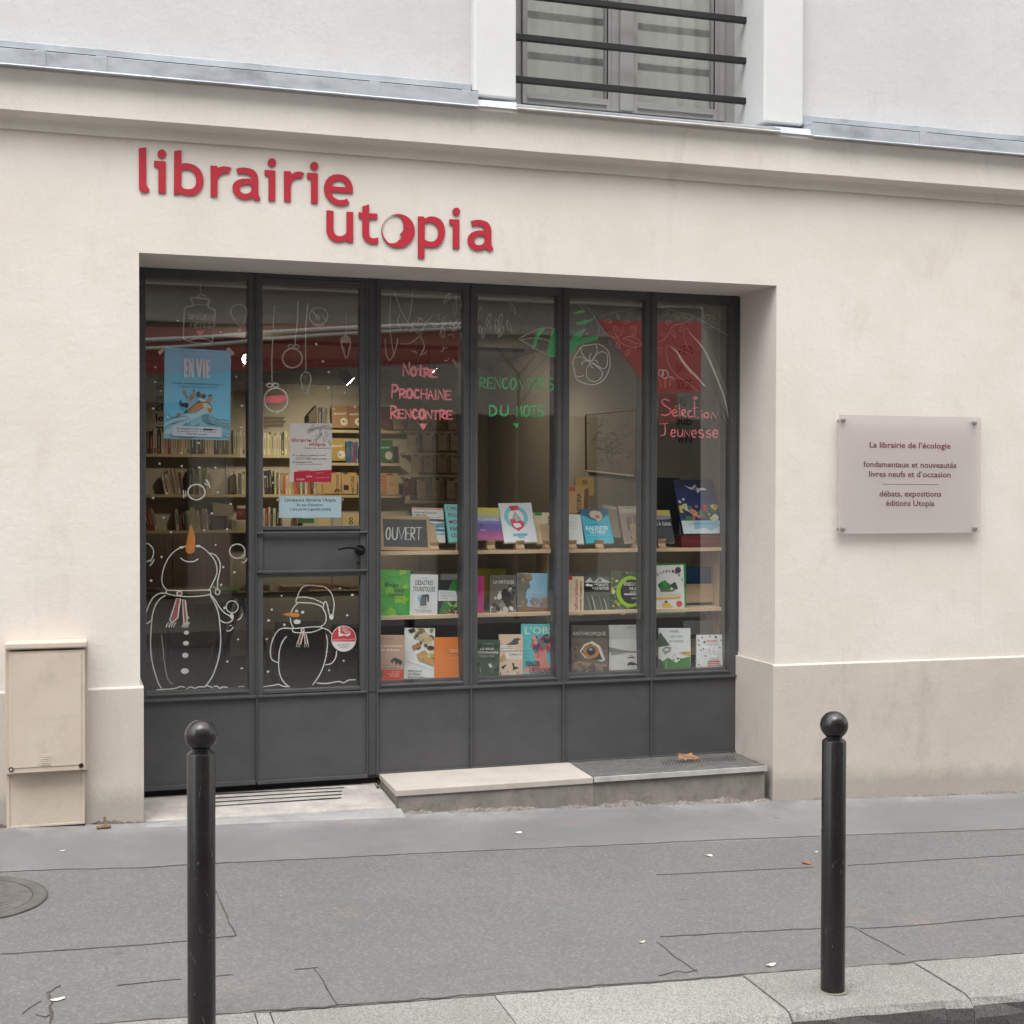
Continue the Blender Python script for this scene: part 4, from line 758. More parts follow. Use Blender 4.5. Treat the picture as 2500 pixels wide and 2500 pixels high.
art = [('f', [(242,1560),(500,1440),(700,1370),(860,1370),(1000,1280),(1080,1200),(1140,1330),(1200,1400),(1290,1470),(1546,1500),(1544,1886),(240,1856)], (132,190,210)),
 ('f', [(244,1560),(480,1440),(700,1370),(860,1380),(1000,1270),(1080,1195),(1130,1290),(1150,1340),(1060,1360),(980,1400),(760,1500),(600,1620),(420,1760),(240,1840)], (176,212,226)),
 ('f', [(244,1620),(500,1500),(620,1480),(420,1600),(244,1720)], (132,184,204)), ('f', [(1000,1400),(1080,1370),(1150,1400),(1250,1500),(1400,1600),(1544,1640),(1544,1700),(1350,1640),(1150,1560),(1040,1520)], (112,172,196)),
 ('f', [(320,1355),(345,1420),(400,1445),(480,1420),(420,1450),(330,1460),(280,1430)], (188,216,228))]
art += [('s', [(1000+28*i,1400-6*i),(990+30*i,1470),(1040+36*i,1540+6*i),(1140+44*i,1600)], 9, (44,72,92)) for i in range(5)]
art += [('s', P, 9, (50,80,100)) for P in ([(250,1430),(330,1380),(350,1430),(430,1440),(520,1410)], [(300,1500),(520,1440),(700,1420)], [(320,1580),(560,1530),(760,1450)], [(620,1610),(680,1550),(690,1600)], [(740,1600),(760,1520)], [(860,1620),(920,1570),(940,1615)], [(1200,1420),(1300,1480),(1540,1500)], [(1280,1480),(1400,1560),(1540,1570)], [(1240,1500),(1380,1600),(1540,1620)], [(250,1800),(340,1775),(430,1810)], [(1390,1790),(1470,1830),(1545,1840)], [(520,1815),(700,1850),(860,1810)], [(1380,1740),(1545,1780)])]
art += [('f', [(700,1360),(740,1300),(850,1200),(940,1150),(1010,1160),(1030,1210),(1000,1260),(930,1310),(870,1320),(800,1350)], (196,130,70)), ('f', [(1100,1240),(1160,1250),(1190,1270),(1180,1330),(1140,1345),(1105,1310)], (196,130,70)), ('f', [(1020,1140),(1080,1150),(1150,1200),(1190,1260),(1130,1260),(1080,1240),(1040,1250),(1010,1220)], (214,200,178)),
 ('f', [(1080,1110),(1110,1080),(1150,1140),(1160,1190),(1120,1160),(1050,1140)], (196,130,70)), ('f', ell(1150,1050,42,62,12), (168,140,120)), ('f', [(1110,1060),(1120,1000),(1160,980),(1195,1010),(1180,1010),(1140,1020)], BLK), ('f', ell(920,990,50,62,12), (66,68,76)), ('f', ell(1020,1025,52,48,12), (70,72,82)),
 ('f', [(690,1080),(730,1100),(800,1140),(830,1200),(740,1280),(700,1290),(740,1190)], (170,168,196)), ('f', ell(790,1040,40,55,12), SK), ('f', [(640,1230),(600,1230),(570,1200),(590,1150),(650,1160),(700,1150),(730,1210),(690,1260)], (52,56,72)), ('f', [(560,1110),(590,1100),(590,1150),(560,1180),(550,1140)], (52,76,104)), ('f', [(610,920),(640,900),(690,960),(690,1000),(720,1080),(690,1090),(650,1000)], (160,140,132)),
 ('f', [(800,920),(845,870),(862,920),(840,990),(860,1060),(830,1050),(815,960)], (150,128,116)), ('f', [(700,1300),(790,1230),(830,1180),(900,1140),(940,1100),(960,1140),(880,1170),(760,1300)], (120,118,140)), ('f', ell(535,1387,36,32,12), (196,120,76)), ('f', [(950,1060),(1020,1080),(1060,1120),(1000,1130),(930,1100)], (226,222,214)), ('f', [(640,1330),(700,1290),(700,1320),(650,1360)], (60,62,74))]
art += [('s', P, 8, BLK) for P in ([(560,1110),(548,1190),(600,1270),(640,1290)], [(690,1000),(740,1090),(780,1140)], [(860,1060),(880,1130),(950,1110)], [(700,1350),(760,1260),(900,1150),(1010,1150)], [(1010,1150),(1100,1150),(1180,1220),(1190,1270)])]
art += [('t', 'EXPOSITION', (610,205), (1215,228), 56, (176,204,222)), ('f', [(632,283),(722,288),(722,345),(690,343),(690,430),(716,432),(716,520),(690,518),(690,600),(716,602),(716,662),(636,658)], (212, 222, 232)), ('f', [(732,285),(768,287),(800,440),(800,288),(833,290),(828,662),(790,660),(764,480),(766,660),(730,658)], (212, 222, 232)), ('f', [(872,290),(918,293),(936,480),(956,295),(1000,298),(962,662),(912,662)], (212, 222, 232)), ('f', [(1008,298),(1056,300),(1054,668),(998,664)], (212, 222, 232)), ('f', [(1068,303),(1164,308),(1160,360),(1118,358),(1118,440),(1146,442),(1144,540),(1118,538),(1118,612),(1156,614),(1154,674),(1066,668)], (212, 222, 232)), 
 ('t', '« Et avec quoi feront-ils l’été à leur place ? »', (400,775), (1410,812), 34, (24,58,86)), ('t', 'La migration vue autrement, en dessins', (515,840), (1300,868), 26, (50,110,150)),
 ('f', [(430,1610),(1370,1640),(1385,1660),(1375,1820),(1360,1832),(425,1805),(412,1790),(415,1625)], (204,212,224)), ('t', 'Du 14 septembre 2023 au', (495,1672), (985,1690), 34, (40,44,70)), ('s', [(1020,1675),(1110,1682),(1200,1683)], 34, (14,14,18)), ('t', 'fin', (1220,1692), (1285,1694), 30, (40,44,70)), ('t', 'Librairie Utopia', (520,1722), (1270,1740), 26, (120,126,150)), ('t', 'Accès libre et gratuit', (695,1775), (1095,1790), 32, (40,44,70))]
sheet('poster', PR, [(258,62),(1562,136),(1546,1890),(240,1858)], .5475, 'light blue exhibition poster with a rescue at sea drawing taped inside the left pane', 'poster', (118, 200, 236), art, ([(1465,100),(1520,60),(1640,190),(1570,230)], [(120,150),(250,50),(255,130),(160,220)]))
FR = mkreg(630, 900, .20704); GR = (120, 118, 122)
art = [('t', 'librairie', (395,862), (630,864), 44, (172,40,62)), ('t', 'utopia', (600,908), (795,912), 42, (172,40,62)), ('t', 'l’atelier des alternatives', (545,942), (848,945), 16, (110,90,100)),
 ('t', 'Un café pour commencer le mardi', (450,1028), (800,1028), 16, (80,78,82)), ('t', 'et les rencontres du soir', (450,1048), (630,1048), 13, GR), ('t', 'Rencontres, débats, signatures, ateliers', (445,1070), (815,1070), 15, (80,78,82)), ('t', 'Commandes en ligne', (445,1108), (640,1108), 16, (80,78,82)), ('t', 'à retirer en librairie', (445,1132), (750,1132), 14, GR),
 ('s', [(405,1030),(425,1015),(438,1010)], 8, GR), ('s', [(405,1112),(425,1100),(438,1095)], 8, GR), ('f', [(465,1200),(590,1196),(640,1206),(465,1216)], (214,120,130)), ('f', [(422,1216),(640,1205),(868,1192),(864,1338),(424,1338)], (190,36,66)), ('t', 'utopia', (452,1314), (548,1314), 26, (232,196,204)), ('t', 'infos', (570,1280), (636,1280), 24, (232,196,204)), ('t', 'la librairie en ligne', (682,1232), (768,1232), 13, (226,150,166)), ('t', 'ouvert du mardi au samedi', (682,1290), (840,1290), 12, (226,150,166))]
for x, y, a in ((600,700,30),(640,660,60),(690,690,20),(730,720,80),(760,670,40),(800,740,70),(700,780,100),(660,830,60),(820,690,20),(780,800,90),(840,840,80),(750,760,120),(640,720,150)):
    c_a, s_a = math.cos(R_(a)), math.sin(R_(a)); f_ = lambda t, q: (x+c_a*t*70-s_a*q*26, y+s_a*t*70+c_a*q*26)
    art.append(('s', [f_(0,0), f_(.3,.5), f_(1,0), f_(.3,-.5), f_(0,0)], 5, (150,148,150)))
art.append(('s', [(580,720),(700,700),(850,660)], 6, (140,138,140)))
sheet('flyer', FR, [(377,642),(872,646),(866,1340),(370,1336)], .5445, 'white bookshop flyer with red band and grey leaf sprig inside the door glass', 'flyer', (214, 208, 206), art)
art = [('t', 'Livraisons librairie Utopia', (315,1566), (918,1567), 40, (52,58,66)), ('t', 'En cas d’absence:', (460,1622), (762,1620), 31, (60,66,74)), ('t', '1 ère porte à gauche (colis)', (378,1672), (858,1670), 33, (60,66,74))]
sheet('notice', FR, [(247,1503),(984,1506),(980,1756),(245,1758)], .5425, 'pale blue delivery notice taped across the lower door glass', 'notice', (188, 212, 224), art, ([(215,1540),(255,1525),(255,1550),(225,1565)], [(978,1530),(1015,1540),(1010,1555),(978,1555)]))
LR = mkreg(640, 1500, .13458); WH = (232, 228, 228); RD = (204, 48, 64)
art = [('f', ell(1480,440,222,229,40), WH), ('f', [(1262,495)]+ell(1480,440,216,222,26,-166,-14)[0:]+[(1698,490)] if False else [(x, min(y, 493)) for x, y in ell(1480,440,216,222,40)], RD)]
art += [('f', [(1385,235),(1420,220),(1420,350),(1460,355),(1400,385),(1385,375)], WH)]
for i in range(9): a = R_(-88+i*9); art.append(('s', [(1455+50*math.cos(a), 355+60*math.sin(a)), (1455+(120+6*i)*math.cos(a), 355+(132-2*i)*math.sin(a))], 10, WH))
art += [('f', [(1372,390),(1440,340),(1490,365),(1590,340),(1612,350),(1560,400),(1490,380),(1420,398)], WH), ('t', 'quartierlatin.paris', (1278,478), (1680,466), 40, (240,180,186)), ('t', 'QUARTIER', (1370,568), (1590,560), 30, (160,160,164)), ('t', 'LATIN', (1410,610), (1540,604), 30, (160,160,164))]
sheet('round_sticker', LR, ell(1480,440,228,235,40), .5415, 'round red and white sticker with an open book on the lower door glass', 'sticker', (235, 232, 230), art)

# ================================================================= pine display shelves behind the window
def shelf_unit(x0, x1, label, rail=False, post=True):
    t = thing('display_shelf', ((x0+x1)/2, .78, .6), label, 'shelf', 'pine window display shelves'); P = M['pine']
    for z0, z1 in ((1.382, 1.405), (.987, 1.010)):
        MB().box(x0, x1, .625, .95, z0, z1, P).build('shelf_board', t, bevel=.002)
    for x in (x0+.001, x1-.024):
        mb = MB(); mb.box(x, x+.022, .72, .94, .6, .986, M['pine_side']); mb.box(x, x+.022, .72, .94, 1.011, 1.381, M['pine_side']); mb.build('side_panel', t, bevel=.002)
    return t
shelf_unit(1.60, 2.772, 'pine display shelf holding the OUVERT board and green book'); u2 = shelf_unit(2.782, 3.985, 'pine display shelf below the dark parrot book at the right end')
MB().box(3.30, 3.958, .80, .815, 1.03, 1.155, M['pine']).build('back_rail', u2, bevel=.002); MB().box(3.42, 3.958, .80, .815, .68, .79, M['pine']).build('back_rail', u2, bevel=.002)
MB().box(1.60, 3.985, .56, 1.0, .565, .622, plain((96, 94, 92), .6, 'grey_sill', 0, .6)).build('window_sill', sw)
MB().box(1.60, 3.985, .985, 1.0, .623, .986, plain((62, 54, 46), .8, 'dark_backing', 0, .7)).build('back_board', u2)

class Bk: pass
def book(reg, TL, TR, BR, BL, y0, lean, th, cover, label, art, cat='book', group='books on display in the window', name='book', pages=(226, 218, 200)):
    """a real book (boards, spine, page block); its cover plane leans back by `lean` degrees from the foot at depth y0.
    art uses u (0 left..1 right), v (0 top..1 bottom)"""
    b0 = Y(*reg(*BL), y0); tl = math.tan(R_(lean)); n = Vector((0, 1, -tl)).normalized(); c = n.dot(b0)
    pl = [un(*reg(*q), n, c) for q in (TL, TR, BR, BL)]
    u = ((pl[2]-pl[3])+(pl[1]-pl[0])); u.normalize(); v = n.cross(u); v = v if v.z > 0 else -v; v.normalize()
    W = ((pl[2]-pl[3]).dot(u)+(pl[1]-pl[0]).dot(u))/2; H = ((pl[0]-pl[3]).dot(v)+(pl[1]-pl[2]).dot(v))/2
    o = (pl[0]+pl[1]+pl[2]+pl[3])/4-u*W/2-v*H/2; e = -n   # e points out of the cover, to the street
    mb = MB(); cm = pap(cover) if not hasattr(cover, 'node_tree') else cover
    def slab(a0, a1, b0_, b1, d0, d1, mat):
        q = lambda a, b, d: o+u*a+v*b-e*d
        mb.hexa([q(a0, b0_, d0), q(a1, b0_, d0), q(a1, b0_, d1), q(a0, b0_, d1), q(a0, b1, d0), q(a1, b1, d0), q(a1, b1, d1), q(a0, b1, d1)], mat)
    k = min(.0022, th*.2); slab(0, W, 0, H, 0, k, cm); slab(0, W, 0, H, th-k, th, cm); slab(0, k, 0, H, k*1.02, th-k*1.02, cm); slab(k*1.05, W-.003, .0025, H-.0025, k*1.05, th-k*1.05, pap(pages))
    p = lambda a, b, L: o+u*(a*W)+v*((1-b)*H)+e*L
    L = 0
    for a in art:
        L += .00018; mt = pap(a[-1]) if isinstance(a[-1], tuple) else a[-1]
        if a[0] == 'r': mb.add([p(a[1], a[2], L), p(a[3], a[2], L), p(a[3], a[4], L), p(a[1], a[4], L)], [(0, 1, 2, 3)], mt)
        elif a[0] == 'p': mb.fill([[p(x, y, L) for x, y in a[1]]], mt)
        elif a[0] == 'e': mb.fill([[p(x, y, L) for x, y in ell(a[1], a[2], a[3], a[4], 22)]], mt)
        elif a[0] == 't':  # text, u0, u1, baseline v, cap height as a share of H
            A = p(a[2], a[4], L); stxt(mb, a[1], A, p(a[3], a[4], L)-A, v*(a[5]*H), mt)
        elif a[0] == 'T':  # reads upwards: text, u baseline, v0 (foot), v1 (head), cap share of W
            A = p(a[2], a[3], L); stxt(mb, a[1], A, p(a[2], a[4], L)-A, -u*(a[5]*W), mt)
        elif a[0] == 's': mb.stroke([p(x, y, L) for x, y in a[1]], a[2]*W, e, mt, .0002)
    ob = mb.build(name); ob['label'] = label; ob['category'] = cat
    if group: ob['group'] = group
    return ob
def rblobs(n, seed, cols, box, r=(.03, .09), k=5):
    rnd = random.Random(seed); out = []
    for i in range(n):
        x, y = rnd.uniform(box[0], box[2]), rnd.uniform(box[1], box[3]); rr = rnd.uniform(*r); a0 = rnd.uniform(0, 6.3)
        pts = []
        for j in range(k):
            t = a0+6.283*j/k; q = rr*rnd.uniform(.55, 1.25); pts.append((min(.995, max(.005, x+q*math.cos(t))), min(.995, max(.005, y+q*.7*math.sin(t)))))
        out.append(('p', pts, cols[i % len(cols)]))
    return out
def lines(n, u0, u1, v0, dv, h, col, seed=1):
    """grey rules standing for print too small to read"""
    rnd = random.Random(seed); return [('r', u0, v0+i*dv, u1-rnd.uniform(0, .25)*(u1-u0), v0+i*dv+h, col) for i in range(n)]
INK = (40, 42, 46); W_ = (232, 232, 228)
exec_books = True
# -- top row, on easels
cb_ = book(R8, (105,388), (555,400), (525,695), (95,690), .645, 20, .018, plain((196, 160, 112), .6, 'light_wood_frame'), 'small chalkboard reading OUVERT in a light wood frame', [('r', .065, .10, .935, .90, (36, 40, 44)), ('s', [(.07,.095),(.935,.095)], .008, (120, 90, 60))], 'chalkboard', None, 'chalkboard')
mb = MB()
b0 = Y(*R8(95, 690), .645); n_ = Vector((0, 1, -math.tan(R_(20)))).normalized(); cc = n_.dot(b0)-.0012
chalk = plain((226, 226, 222), .9, 'chalk', 0, .85, .05)
xs_ = [150, 208, 262, 318, 366, 418, 462]
for ch, xa, xb in zip('OUVERT', (152, 206, 258, 322, 368, 410), (188, 248, 312, 356, 402, 462)):
    for st_ in GL[ch]: mb.stroke([un(*R8(xa+(xb-xa)*px+py*4, 598-py*104), n_, cc) for px, py in st_], .0085, -n_, chalk, .0006)
mb.build('chalk_lettering', cb_)
book(R8, (380,318), (650,325), (672,625), (395,620), .70, 22, .02, (226, 226, 222), 'white book with wavy blue bands half behind the chalkboard', [('r', 0, 0, 1, .06, (216, 168, 150)), ('t', 'POUR UNE ÉCOLOGIE', .06, .78, .17, .055, (40, 40, 44)), ('t', 'LIBERTAIRE', .06, .45, .245, .05, (40, 40, 44)), ('r', .04, .27, .95, .28, (130, 140, 150)), ('p', [(0, .34), (.4, .31), (1, .33), (1, .40), (0, .38)], (70, 82, 92)), ('p', [(0, .46), (.35, .40), (.7, .46), (1, .43), (1, .56), (.5, .60), (0, .52)], (92, 158, 170)), ('p', [(0, .62), (.5, .58), (1, .62), (1, .68), (0, .70)], (60, 130, 168)), ('p', [(0, .72), (.6, .75), (1, .72), (1, .78), (0, .80)], (120, 196, 214))])
book(R8, (655,290), (890,290), (940,620), (708,620), .68, 28, .024, (130, 210, 208), 'turquoise book with dark red capitals starting L’HOM', [('t', 'L’HOMME', .10, .92, .16, .10, (150, 36, 44)), ('t', 'POLITIQUE', .10, .96, .34, .10, (150, 36, 44)), ('t', 'MOI', .10, .42, .52, .10, (150, 36, 44)), ('t', 'JE', .55, .72, .52, .07, (60, 110, 120)), ('t', 'FAIS', .10, .48, .70, .10, (150, 36, 44)), ('t', 'COMME', .10, .66, .88, .10, (150, 36, 44))])
g_ = [(214, 200, 60), (206, 196, 84), (196, 192, 120), (170, 174, 160), (146, 156, 184), (116, 124, 184), (98, 98, 172), (110, 84, 162), (134, 82, 156), (160, 82, 150), (180, 84, 146), (188, 92, 150)]
book(R8, (925,318), (1140,322), (1180,605), (945,600), .68, 27, .02, (170, 84, 150), 'book with a yellow to violet gradient cover reading PLURIVERS', [('r', 0, i/12, 1, (i+1)/12, c) for i, c in enumerate(g_)]+[('t', 'PLURIVERS', .06, .90, .41, .085, (222, 222, 236)), ('t', '))’', .12, .34, .58, .08, (40, 50, 90)), ('t', 'essai', .14, .36, .72, .04, (210, 200, 224))])
tq = (128, 200, 212)
book(R8, (1130,280), (1415,278), (1478,620), (1188,625), .66, 27, .022, (226, 230, 232), 'white book with a turquoise ring and red lighthouse emblem', [('e', .47, .36, .36, .29, tq), ('e', .47, .37, .235, .20, (234, 232, 232)), ('p', [(.30, .08), (.58, .06), (.60, .18), (.36, .20)], (212, 50, 74)), ('p', [(.34, .40), (.45, .22), (.62, .40), (.66, .55), (.30, .55)], (190, 190, 194)), ('p', [(.27, .42), (.40, .40), (.47, .48), (.60, .44), (.70, .50), (.66, .62), (.48, .72), (.32, .62)], (212, 60, 84)), ('p', [(.36, .52), (.56, .52), (.60, .60), (.46, .64), (.36, .60)], (240, 236, 234)), ('s', [(.47, .22), (.40, .40)], .012, (60, 60, 66)), ('s', [(.47, .22), (.56, .42)], .012, (60, 60, 66)), ('p', [(.30, .78), (.72, .77), (.74, .84), (.64, .85), (.62, .90), (.44, .90), (.42, .85), (.28, .85)], tq), ('t', 'AVENIR', .34, .68, .83, .03, (80, 120, 130)), ('t', 'roman', .46, .62, .96, .022, (200, 70, 90))])
book(R8, (1430,362), (1585,362), (1625,640), (1480,635), .69, 24, .024, (222, 200, 166), 'beige book titled le bien-être upwards with a green tab', [('r', .06, 0, .48, .10, (30, 146, 74)), ('r', 0, .36, .72, .37, (150, 140, 120))]+lines(4, .06, .6, .42, .05, .012, (140, 128, 108))+[('T', 'le bien-être', .90, .96, .12, .16, (44, 38, 32)), ('t', 'utopia', .30, .55, .95, .03, (90, 80, 70))])
book(R9, (100,374), (235,380), (280,638), (130,632), .67, 26, .012, (226, 226, 224), 'plain white slim book left of the turquoise RALENTIR book', lines(3, .2, .85, .28, .10, .008, (180, 180, 178)))
book(R9, (140,128), (330,140), (300,370), (120,370), .80, 8, .03, (204, 164, 112), 'tall kraft book with UTOPIA printed upwards behind the white slim book', [('r', .04, .02, .36, .18, (208, 90, 80)), ('T', 'UTOPIA', .62, .98, .25, .20, (70, 52, 36)), ('p', [(.80, .10), (.98, .05), (.98, 1.0), (.72, 1.0)], (120, 88, 56))])
book(R9, (200,50), (372,52), (345,215), (190,215), .86, 6, .02, (206, 170, 104), 'ochre book sticking up behind the kraft UTOPIA book', [('e', .52, .27, .17, .12, (160, 126, 74)), ('t', 'collection', .3, .76, .44, .04, (110, 84, 50))])
book(R9, (235,330), (465,330), (543,625), (290,630), .655, 28, .024, (52, 178, 204), 'turquoise book titled RALENTIR OU PÉRIR with a pale head', [('r', 0, 0, 1, .16, (44, 92, 120)), ('p', [(0, .16), (.30, .30), (.62, .38), (.80, .26), (1, .16)], (44, 92, 120)), ('p', [(.30, .16), (.36, .08), (.55, .04), (.72, .10), (.78, .22), (.70, .32), (.58, .38), (.50, .32), (.34, .24)], (206, 184, 160)), ('e', .58, .24, .10, .05, (150, 136, 124)), ('t', 'Timothée Parrique', .20, .74, .47, .025, (30, 90, 110)), ('t', 'RALENTIR', .09, .90, .63, .12, (224, 240, 242)), ('t', 'OU PÉRIR', .22, .78, .73, .085, (224, 240, 242)), ('r', .1, .77, .9, .78, (160, 224, 234)), ('t', 'seuil', .46, .58, .95, .025, (30, 90, 110))])
book(R9, (365,288), (545,300), (640,600), (500,560), .74, 24, .004, (150, 138, 122), 'folded grey cover flap standing behind the Gertrude book', [('p', [(.1, .02), (.9, .02), (.8, .12), (.2, .10)], (178, 168, 150))], 'book')
book(R9, (545,305), (820,308), (900,632), (645,632), .675, 27, .016, (158, 146, 130), 'grey art book titled GERTRUDE STEIN with a city drawing', [('r', 0, .0, 1, .20, (176, 166, 148)), ('t', 'GERTRUDE STEIN', .08, .97, .16, .08, (206, 200, 188)), ('p', [(.20, .30), (.36, .28), (.36, .62), (.20, .66)], (120, 112, 104)), ('p', [(.44, .24), (.60, .30), (.60, .58), (.44, .60)], (128, 120, 110)), ('p', [(.68, .26), (.86, .24), (.90, .60), (.68, .58)], (110, 104, 96)), ('p', [(.40, .50), (.52, .46), (.66, .60), (.74, .70), (.56, .74), (.44, .66)], (196, 150, 138)), ('p', [(.30, .74), (.60, .70), (.80, .80), (.98, .98), (.40, .98), (.24, .86)], (66, 60, 56))]+rblobs(10, 4, [(140, 132, 120), (104, 98, 90), (90, 84, 78)], (.05, .3, .95, .7), (.02, .05)))
book(R9, (800,336), (1012,345), (1073,625), (870,630), .665, 26, .022, (50, 52, 56), 'dark book ending À GAIA with a yellow sky band', [('r', 0, 0, 1, .17, (206, 190, 96)), ('p', [(0, .17), (1, .17), (1, .26), (.6, .30), (0, .27)], (140, 138, 160)), ('t', 'FACE À GAIA', .02, .96, .47, .10, (226, 226, 224))]+[('s', [(.3, .58+.06*i), (.6, .56+.06*i), (.95, .59+.06*i)], .02, (92, 94, 96)) for i in range(4)])
MB().hexa([tuple(p) for p in (Y(*R9(720, 700), 1.02), Y(*R9(1100, 700), 1.02), Y(*R9(1100, 700), 1.02)+Vector((0, .01, 0)), Y(*R9(720, 700), 1.02)+Vector((0, .01, 0)), Y(*R9(745, 52), 1.02), Y(*R9(1110, 60), 1.02), Y(*R9(1110, 60), 1.02)+Vector((0, .01, 0)), Y(*R9(745, 52), 1.02)+Vector((0, .01, 0)))], plain((24, 23, 24), .6, 'black_board', 0, .7)).build('black_board', label='black panel standing behind the dark À GAIA book', category='panel')
pal = [(190, 60, 62), (214, 204, 96), (226, 230, 224), (60, 120, 66), (44, 90, 58), (196, 96, 90), (40, 104, 84), (206, 140, 130), (90, 140, 90)]
book(R9, (1052,75), (1390,75), (1492,550), (1135,552), .70, 24, .02, (30, 50, 108), 'tall dark blue book with a white bird and bright flowers on a red stand', [('r', 0, 0, 1, .16, (24, 36, 84)), ('p', [(.24, .11), (.42, .15), (.52, .09), (.56, .16), (.74, .15), (.80, .19), (.64, .20), (.56, .25), (.50, .19), (.38, .18)], (206, 208, 216)), ('p', [(.46, .17), (.52, .12), (.55, .18), (.52, .22)], (120, 100, 110))]+rblobs(44, 11, pal, (.02, .48, .97, .76), (.03, .10), 6)+rblobs(7, 12, [(224, 226, 216), (222, 206, 84)], (.03, .36, .2, .6), (.04, .07))+[('r', .0, .765, 1, 1.0, (214, 226, 232)), ('p', [(.3, .78), (.9, .77), (.95, .86), (.7, .95), (.55, .90), (.3, .92)], (140, 198, 220)), ('t', 'PLAISIR DU MONDE', .18, .84, .84, .03, (130, 150, 160))])
mb = MB(); q0 = [Y(*R9(*p), .66) for p in ((1125, 708), (1455, 708), (1490, 562), (1120, 560))]; d_ = Vector((0, .16, 0)); mb.hexa([q0[0], q0[1], q0[1]+d_, q0[0]+d_, q0[3], q0[2], q0[2]+d_, q0[3]+d_], plain((112, 34, 36), .35, 'dark_red_lacquer', 0, .8))
for yy, cc_ in ((.35, (136, 60, 58)), (.62, (84, 24, 26))):
    a_0 = q0[3]+(q0[0]-q0[3])*yy; a_1 = q0[2]+(q0[1]-q0[2])*yy; mb.stroke([a_0+Vector((0, -.001, 0)), a_1+Vector((0, -.001, 0))], .005, NY, plain(cc_, .4, 'red_trim'))
mb.build('display_box', label='dark red lacquered box under the tall blue bird book', category='box')
# -- middle row
gl = [(78, 176, 72), (96, 186, 66), (120, 192, 62), (150, 198, 64), (74, 172, 88), (84, 180, 76)]
book(R8, (78,862), (362,865), (360,1265), (78,1265), .66, 2, .022, (84, 178, 70), 'green and yellow book titled Éloge des lianes', rblobs(30, 21, gl, (.05, .03, .95, .95), (.08, .22), 7)+[('t', 'Éloge', .22, .64, .36, .075, (24, 84, 72)), ('t', 'des', .52, .80, .47, .07, (24, 84, 72)), ('t', 'lianes', .34, .77, .565, .07, (24, 84, 72)), ('t', 'une anthropologie', .32, .78, .62, .018, (50, 110, 60)), ('t', 'Jean-Marc', .3, .74, .16, .018, (60, 120, 50))])
book(R8, (375,878), (575,880), (575,1100), (375,1100), .73, 2, .02, (196, 178, 150), 'beige book peeking over the white DÉSASTRES book', [])
book(R8, (362,902), (602,905), (605,1268), (360,1265), .665, 2, .02, (226, 230, 234), 'white book titled DÉSASTRES TOURISTIQUES with a grey suitcase', [('t', 'Henri Mora', .38, .62, .10, .022, (60, 60, 70)), ('t', 'DÉSASTRES', .18, .82, .255, .115, (70, 70, 74)), ('t', 'TOURISTIQUES', .10, .90, .405, .115, (70, 70, 74)), ('e', .46, .58, .19, .11, (150, 206, 226)), ('p', [(.38, .55), (.60, .53), (.60, .75), (.36, .76)], (112, 110, 110)), ('p', [(.42, .50), (.64, .47), (.69, .50), (.68, .66), (.64, .66), (.62, .54), (.42, .55)], (54, 54, 60)), ('t', 'ESSAI CRITIQUE', .32, .66, .81, .018, (100, 100, 110)), ('t', 'Effets économiques, sociaux', .18, .80, .865, .022, (80, 80, 96)), ('t', 'et environnementaux', .22, .78, .905, .022, (80, 80, 96))])
book(R8, (625,897), (840,900), (840,1100), (625,1100), .74, 2, .02, (206, 200, 196), 'pale book with a pink corner behind the dark green A book', [('r', .74, .02, .98, .30, (206, 70, 130)), ('r', .2, .18, .7, .2, (150, 150, 150))])
book(R8, (608,950), (850,952), (850,1268), (608,1268), .665, 2, .016, (48, 52, 54), 'dark book with a big green letter A and a seedling on coins', [('p', [(.36, 1.0), (0.0, 1.0), (.30, .35), (.50, .02), (.78, .02), (1, .55), (1, 1.0), (.86, 1.0), (.62, .30)], (54, 128, 58)), ('p', [(.40, .62), (.60, .38), (.76, .62)], (48, 52, 54)), ('p', [(0, .28), (.62, .30), (.74, .58), (0, .58)], (222, 224, 226)), ('t', 'ET LE CLIMAT', .08, .52, .38, .035, (150, 154, 158)), ('t', 'APRÈS LA FIN', .08, .52, .45, .035, (150, 154, 158)), ('t', 'DU MOIS', .08, .36, .52, .035, (150, 154, 158)), ('p', [(.52, .72), (.52, .82), (.56, .82), (.56, .70)], (110, 170, 70)), ('p', [(.54, .72), (.36, .60), (.32, .63), (.44, .73)], (140, 206, 80)), ('p', [(.54, .72), (.66, .60), (.78, .70), (.64, .76)], (140, 206, 80))]+rblobs(16, 31, [(196, 150, 120), (160, 110, 84), (226, 200, 176), (120, 80, 62)], (.2, .84, .8, .97), (.03, .06), 6))
book(R8, (885,920), (1008,922), (1005,1268), (885,1268), .665, 2, .018, (196, 50, 130), 'plain magenta book beside the second window bar', [('r', .1, .0, .9, .012, (226, 120, 180))])
book(R8, (930,855), (1200,850), (1200,1110), (930,1110), .78, 2, .02, (162, 160, 40), 'olive yellow book standing behind the magenta book', [('r', 0, .02, 1, .05, (140, 138, 40))])
gw = [(196, 192, 182), (120, 116, 108), (226, 222, 212), (60, 58, 54), (150, 146, 136), (40, 38, 36)]
book(R8, (1055,908), (1280,908), (1292,1262), (1062,1262), .66, 4, .022, (112, 108, 98), 'black and white photo book of a crowd beside the blue cliff book', [('r', 0, 0, 1, .15, (96, 94, 86))]+rblobs(34, 41, gw, (.05, .28, .95, .97), (.05, .14), 7)+[('p', [(.42, .42), (.62, .36), (.78, .46), (.80, .70), (.70, .80), (.55, .70), (.44, .58)], (24, 22, 22)), ('t', 'LA VIRTUOSE', .13, .92, .215, .085, (214, 210, 196))])
rk = [(150, 140, 126), (124, 116, 106), (176, 160, 140), (104, 98, 90), (168, 130, 96)]
